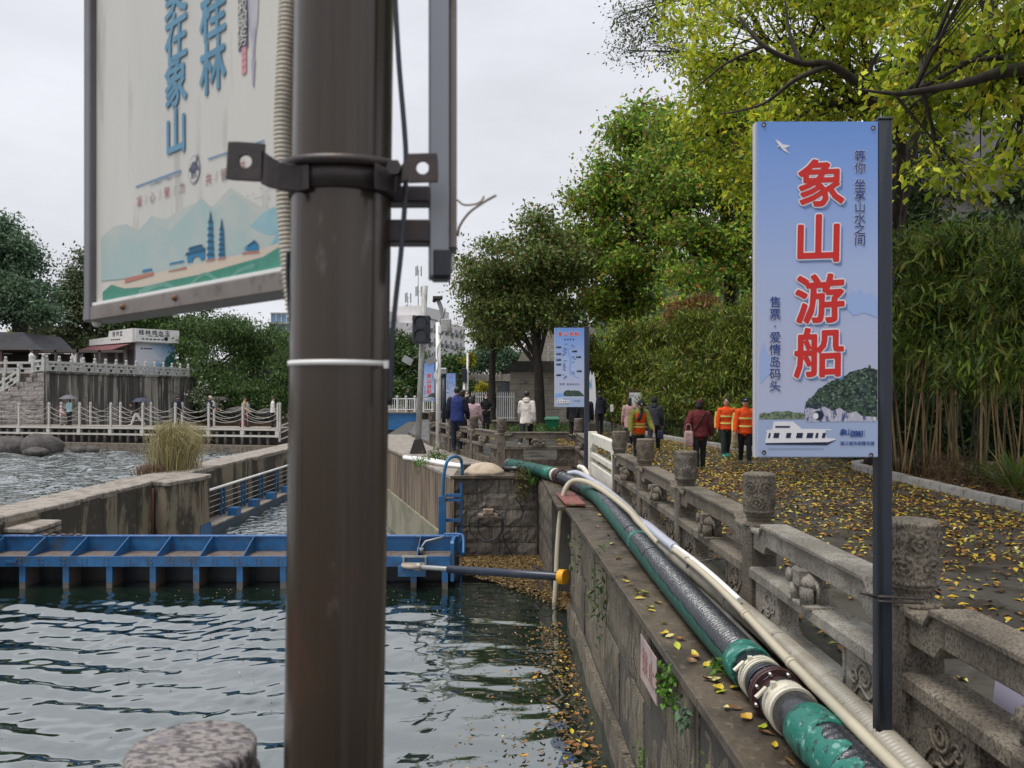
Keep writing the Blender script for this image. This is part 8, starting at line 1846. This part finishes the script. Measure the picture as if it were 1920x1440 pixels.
# on the coping, placed where the photograph shows them
for x, y_ in ((1145, 985), (1125, 968), (1152, 990), (1120, 990), (1149, 1022), (1160, 1048), (1173, 1092), (1183, 1098), (1192, 1109), (1170, 1083), (1194, 1115), (1207, 1112), (1199, 1124), (1233, 1132), (1222, 1147), (1218, 1142), (1243, 1171), (1247, 1192), (1256, 1196), (1276, 1201), (1270, 1214), (1303, 1236), (1296, 1243), (1325, 1250), (1347, 1259), (1325, 1277), (1346, 1295), (1352, 1300), (1377, 1293), (1340, 1279), (1363, 1332), (1378, 1331), (1399, 1350), (1430, 1370), (1438, 1378), (1453, 1402), (1303, 1230), (1250, 1060), (1210, 1118), (1480, 1432), (1245, 1112), (1140, 1005), (1131, 978)):
    Yd = 1.76 * 1440 / (y_ - 740); X = (x - 960) / 1440 * Yd
    put_leaf(X, Yd, -.10, g.uniform(.6, .9), (5, 7, 1.5, 2, .6, 2), 'yellowing leaf fallen on the wet wall coping beside the hose', 'leaves on the wall coping', .3)
for i in range(28):                                               # caught between the pipes
    Y_ = g.uniform(3.6, 9); put_leaf(1.54 + g.uniform(-.01, .09), Y_, -.06 + g.uniform(0, .05), g.uniform(.6, .95), (3, 2, 3, 5, 3, 1), 'leaf caught between the hoses and the balustrade', 'leaves between the pipes', .6)
def rail_x(y): return 1.93 - .0185 * y
cand = []
while len(cand) < 12500:
    Y_ = 2.2 + 26 * g.random() ** 1.05
    x1 = np.interp(Y_, [2, 11, 14, 16.8, 17.6, 21.5, 22.5, 25, 29], [7.05, 7.15, 7.3, 7.5, 9.2, 9.2, 6.9, 6.1, 5.6]); X_ = g.uniform(rail_x(Y_) + .08, x1)
    dens = .30 + .70 * min(1, max(0, (Y_ - 3.5) / 6)) * min(1, .35 + .65 * max(0, math.sin(X_ * .8 + Y_ * .23) * .5 + .62)) + (.25 if x1 - X_ < .6 else 0)
    if Y_ > 19: dens *= .8
    if X_ < 3.2 and Y_ < 9: dens *= .45
    if g.random() < dens: cand.append((Y_, X_))
cand.sort()
for Y_, X_ in cand[:215]: put_leaf(X_, Y_, .012, g.uniform(.6, .95), (5, 5, 3, 4, 1, 2), 'fallen leaf lying on the dark wet path near the balustrade', 'leaves on the near path')
rest = np.array(cand[215:])
def leaf_litter(name, XY, z, size, mts, w, seed, lift=.02):
    rng = np.random.default_rng(seed); n = len(XY); a_ = rng.uniform(0, 6.28, n); d = np.stack([np.cos(a_), np.sin(a_), rng.normal(0, .18, n)], 1); s_ = np.stack([-np.sin(a_), np.cos(a_), rng.normal(0, .18, n)], 1); Ln = size * rng.uniform(.7, 1.25, (n, 1)); P_ = np.stack([XY[:, 0], XY[:, 1], z + rng.uniform(.004, lift, n)], 1)
    V = np.stack([P_ - d * Ln / 2, P_ - s_ * Ln * .24 + [0, 0, .012], P_ + d * Ln / 2, P_ + s_ * Ln * .24 + [0, 0, .012]], 1).reshape(-1, 3); i = np.arange(n)[:, None] * 4; F = np.concatenate([i + [[0, 1, 2]], i + [[0, 2, 3]]], 1).reshape(-1, 3)
    me = np_mesh(name, V, F, mts); k = rng.choice(len(mts), n, p=np.array(w) / sum(w)); me.polygons.foreach_set('material_index', np.repeat(k, 2).astype(np.int32)); me.update(); return tag(obj(name, me), kind='stuff')
LM2 = [flat('litter_' + k, c) for k, c in (('yellow', (.42, .29, .03)), ('lime', (.29, .27, .04)), ('gold', (.35, .19, .03)), ('brown', (.16, .08, .03)), ('rust', (.27, .11, .02)), ('pale', (.56, .48, .18)))]
leaf_litter('fallen_leaves', rest[:, ::-1], 0, .085, LM2, (6, 4, 4, 7, 2, 1.5), 1)
rng = np.random.default_rng(8); leaf_litter('bed_leaf_litter', np.concatenate([np.stack([rng.uniform(7.5, 9.6, 2600), rng.uniform(8, 17.5, 2600)], 1), np.stack([rng.uniform(7, 12, 1500), rng.uniform(22, 27, 1500)], 1)]), .075, .10, LM2, (2, 1, 3, 6, 4, 1), 2)
XY = np.stack([rng.uniform(-2, 4.8, 1500), rng.uniform(28, 46, 1500)], 1); XY = XY[XY[:, 0] > -2.0 - .15 * (XY[:, 1] - 26)]; leaf_litter('far_path_leaves', XY, 0, .12, LM2, (4, 2, 4, 4, 3, 1), 3)
# debris raft and leaves on the lock water
def raft(n, rng):
    o_ = []
    while len(o_) < n:
        X_, Y_ = rng.uniform(-1.35, 1.15), rng.uniform(11.0, 16.6); edge = 15.6 - 1.2 * (X_ + 1.3) - .42 * max(0, X_ + .2) ** 2
        if X_ > .8 and Y_ < 12.1: continue
        if rng.random() < np.clip((Y_ - edge) / .9 + .35, 0, 1): o_.append((X_, Y_))
    return np.array(o_)
rng = np.random.default_rng(4)
DM = [flat('debris_' + k, c) for k, c in (('a', (.12, .075, .03)), ('b', (.17, .11, .045)), ('c', (.085, .055, .025)), ('d', (.25, .17, .06)), ('e', (.33, .26, .12)))]
leaf_litter('floating_debris', raft(15000, rng), WZ + .022, .07, DM, (5, 5, 4, 2, .6), 4, .03)
n = 950; t = rng.random(n); Yw = 11.8 - 7.2 * t; XY = np.stack([.87 + (12 - Yw) * .0307 - .12 - np.abs(rng.normal(0, .35 + .25 * t, n)), Yw], 1); leaf_litter('floating_leaf_litter', XY, WZ + .018, .06, LM2[:1] + LM2[2:] + DM[:2], (.6, 1.2, 2.5, 1.6, .7, 7, 7), 5, .025)
XY = np.stack([rng.uniform(-6.5, .8, 900), rng.uniform(6, 13.8, 900)], 1); XY = XY[rng.random(len(XY)) < np.clip((XY[:, 0] + 7) / 8 + (XY[:, 1] - 11) * .15, .03, 1)]; leaf_litter('floating_specks', XY, WZ + .018, .028, [flat('speck', (.5, .48, .42)), LM2[0], DM[3]], (4, 2, 3), 6, .02)
for i in range(42):
    t = g.random() ** .8; Y_ = 10.5 - 5.9 * t; X_ = .87 + (12 - Y_) * .0307 - .16 - abs(g.gauss(0, .28 + .2 * t)); put_leaf(X_, Y_, WZ + .03, g.uniform(.7, 1.1), (3, 1, 4, 3, 3, 2), 'fallen leaf floating on the dark water by the lock wall', 'leaves floating by the lock wall', .12)
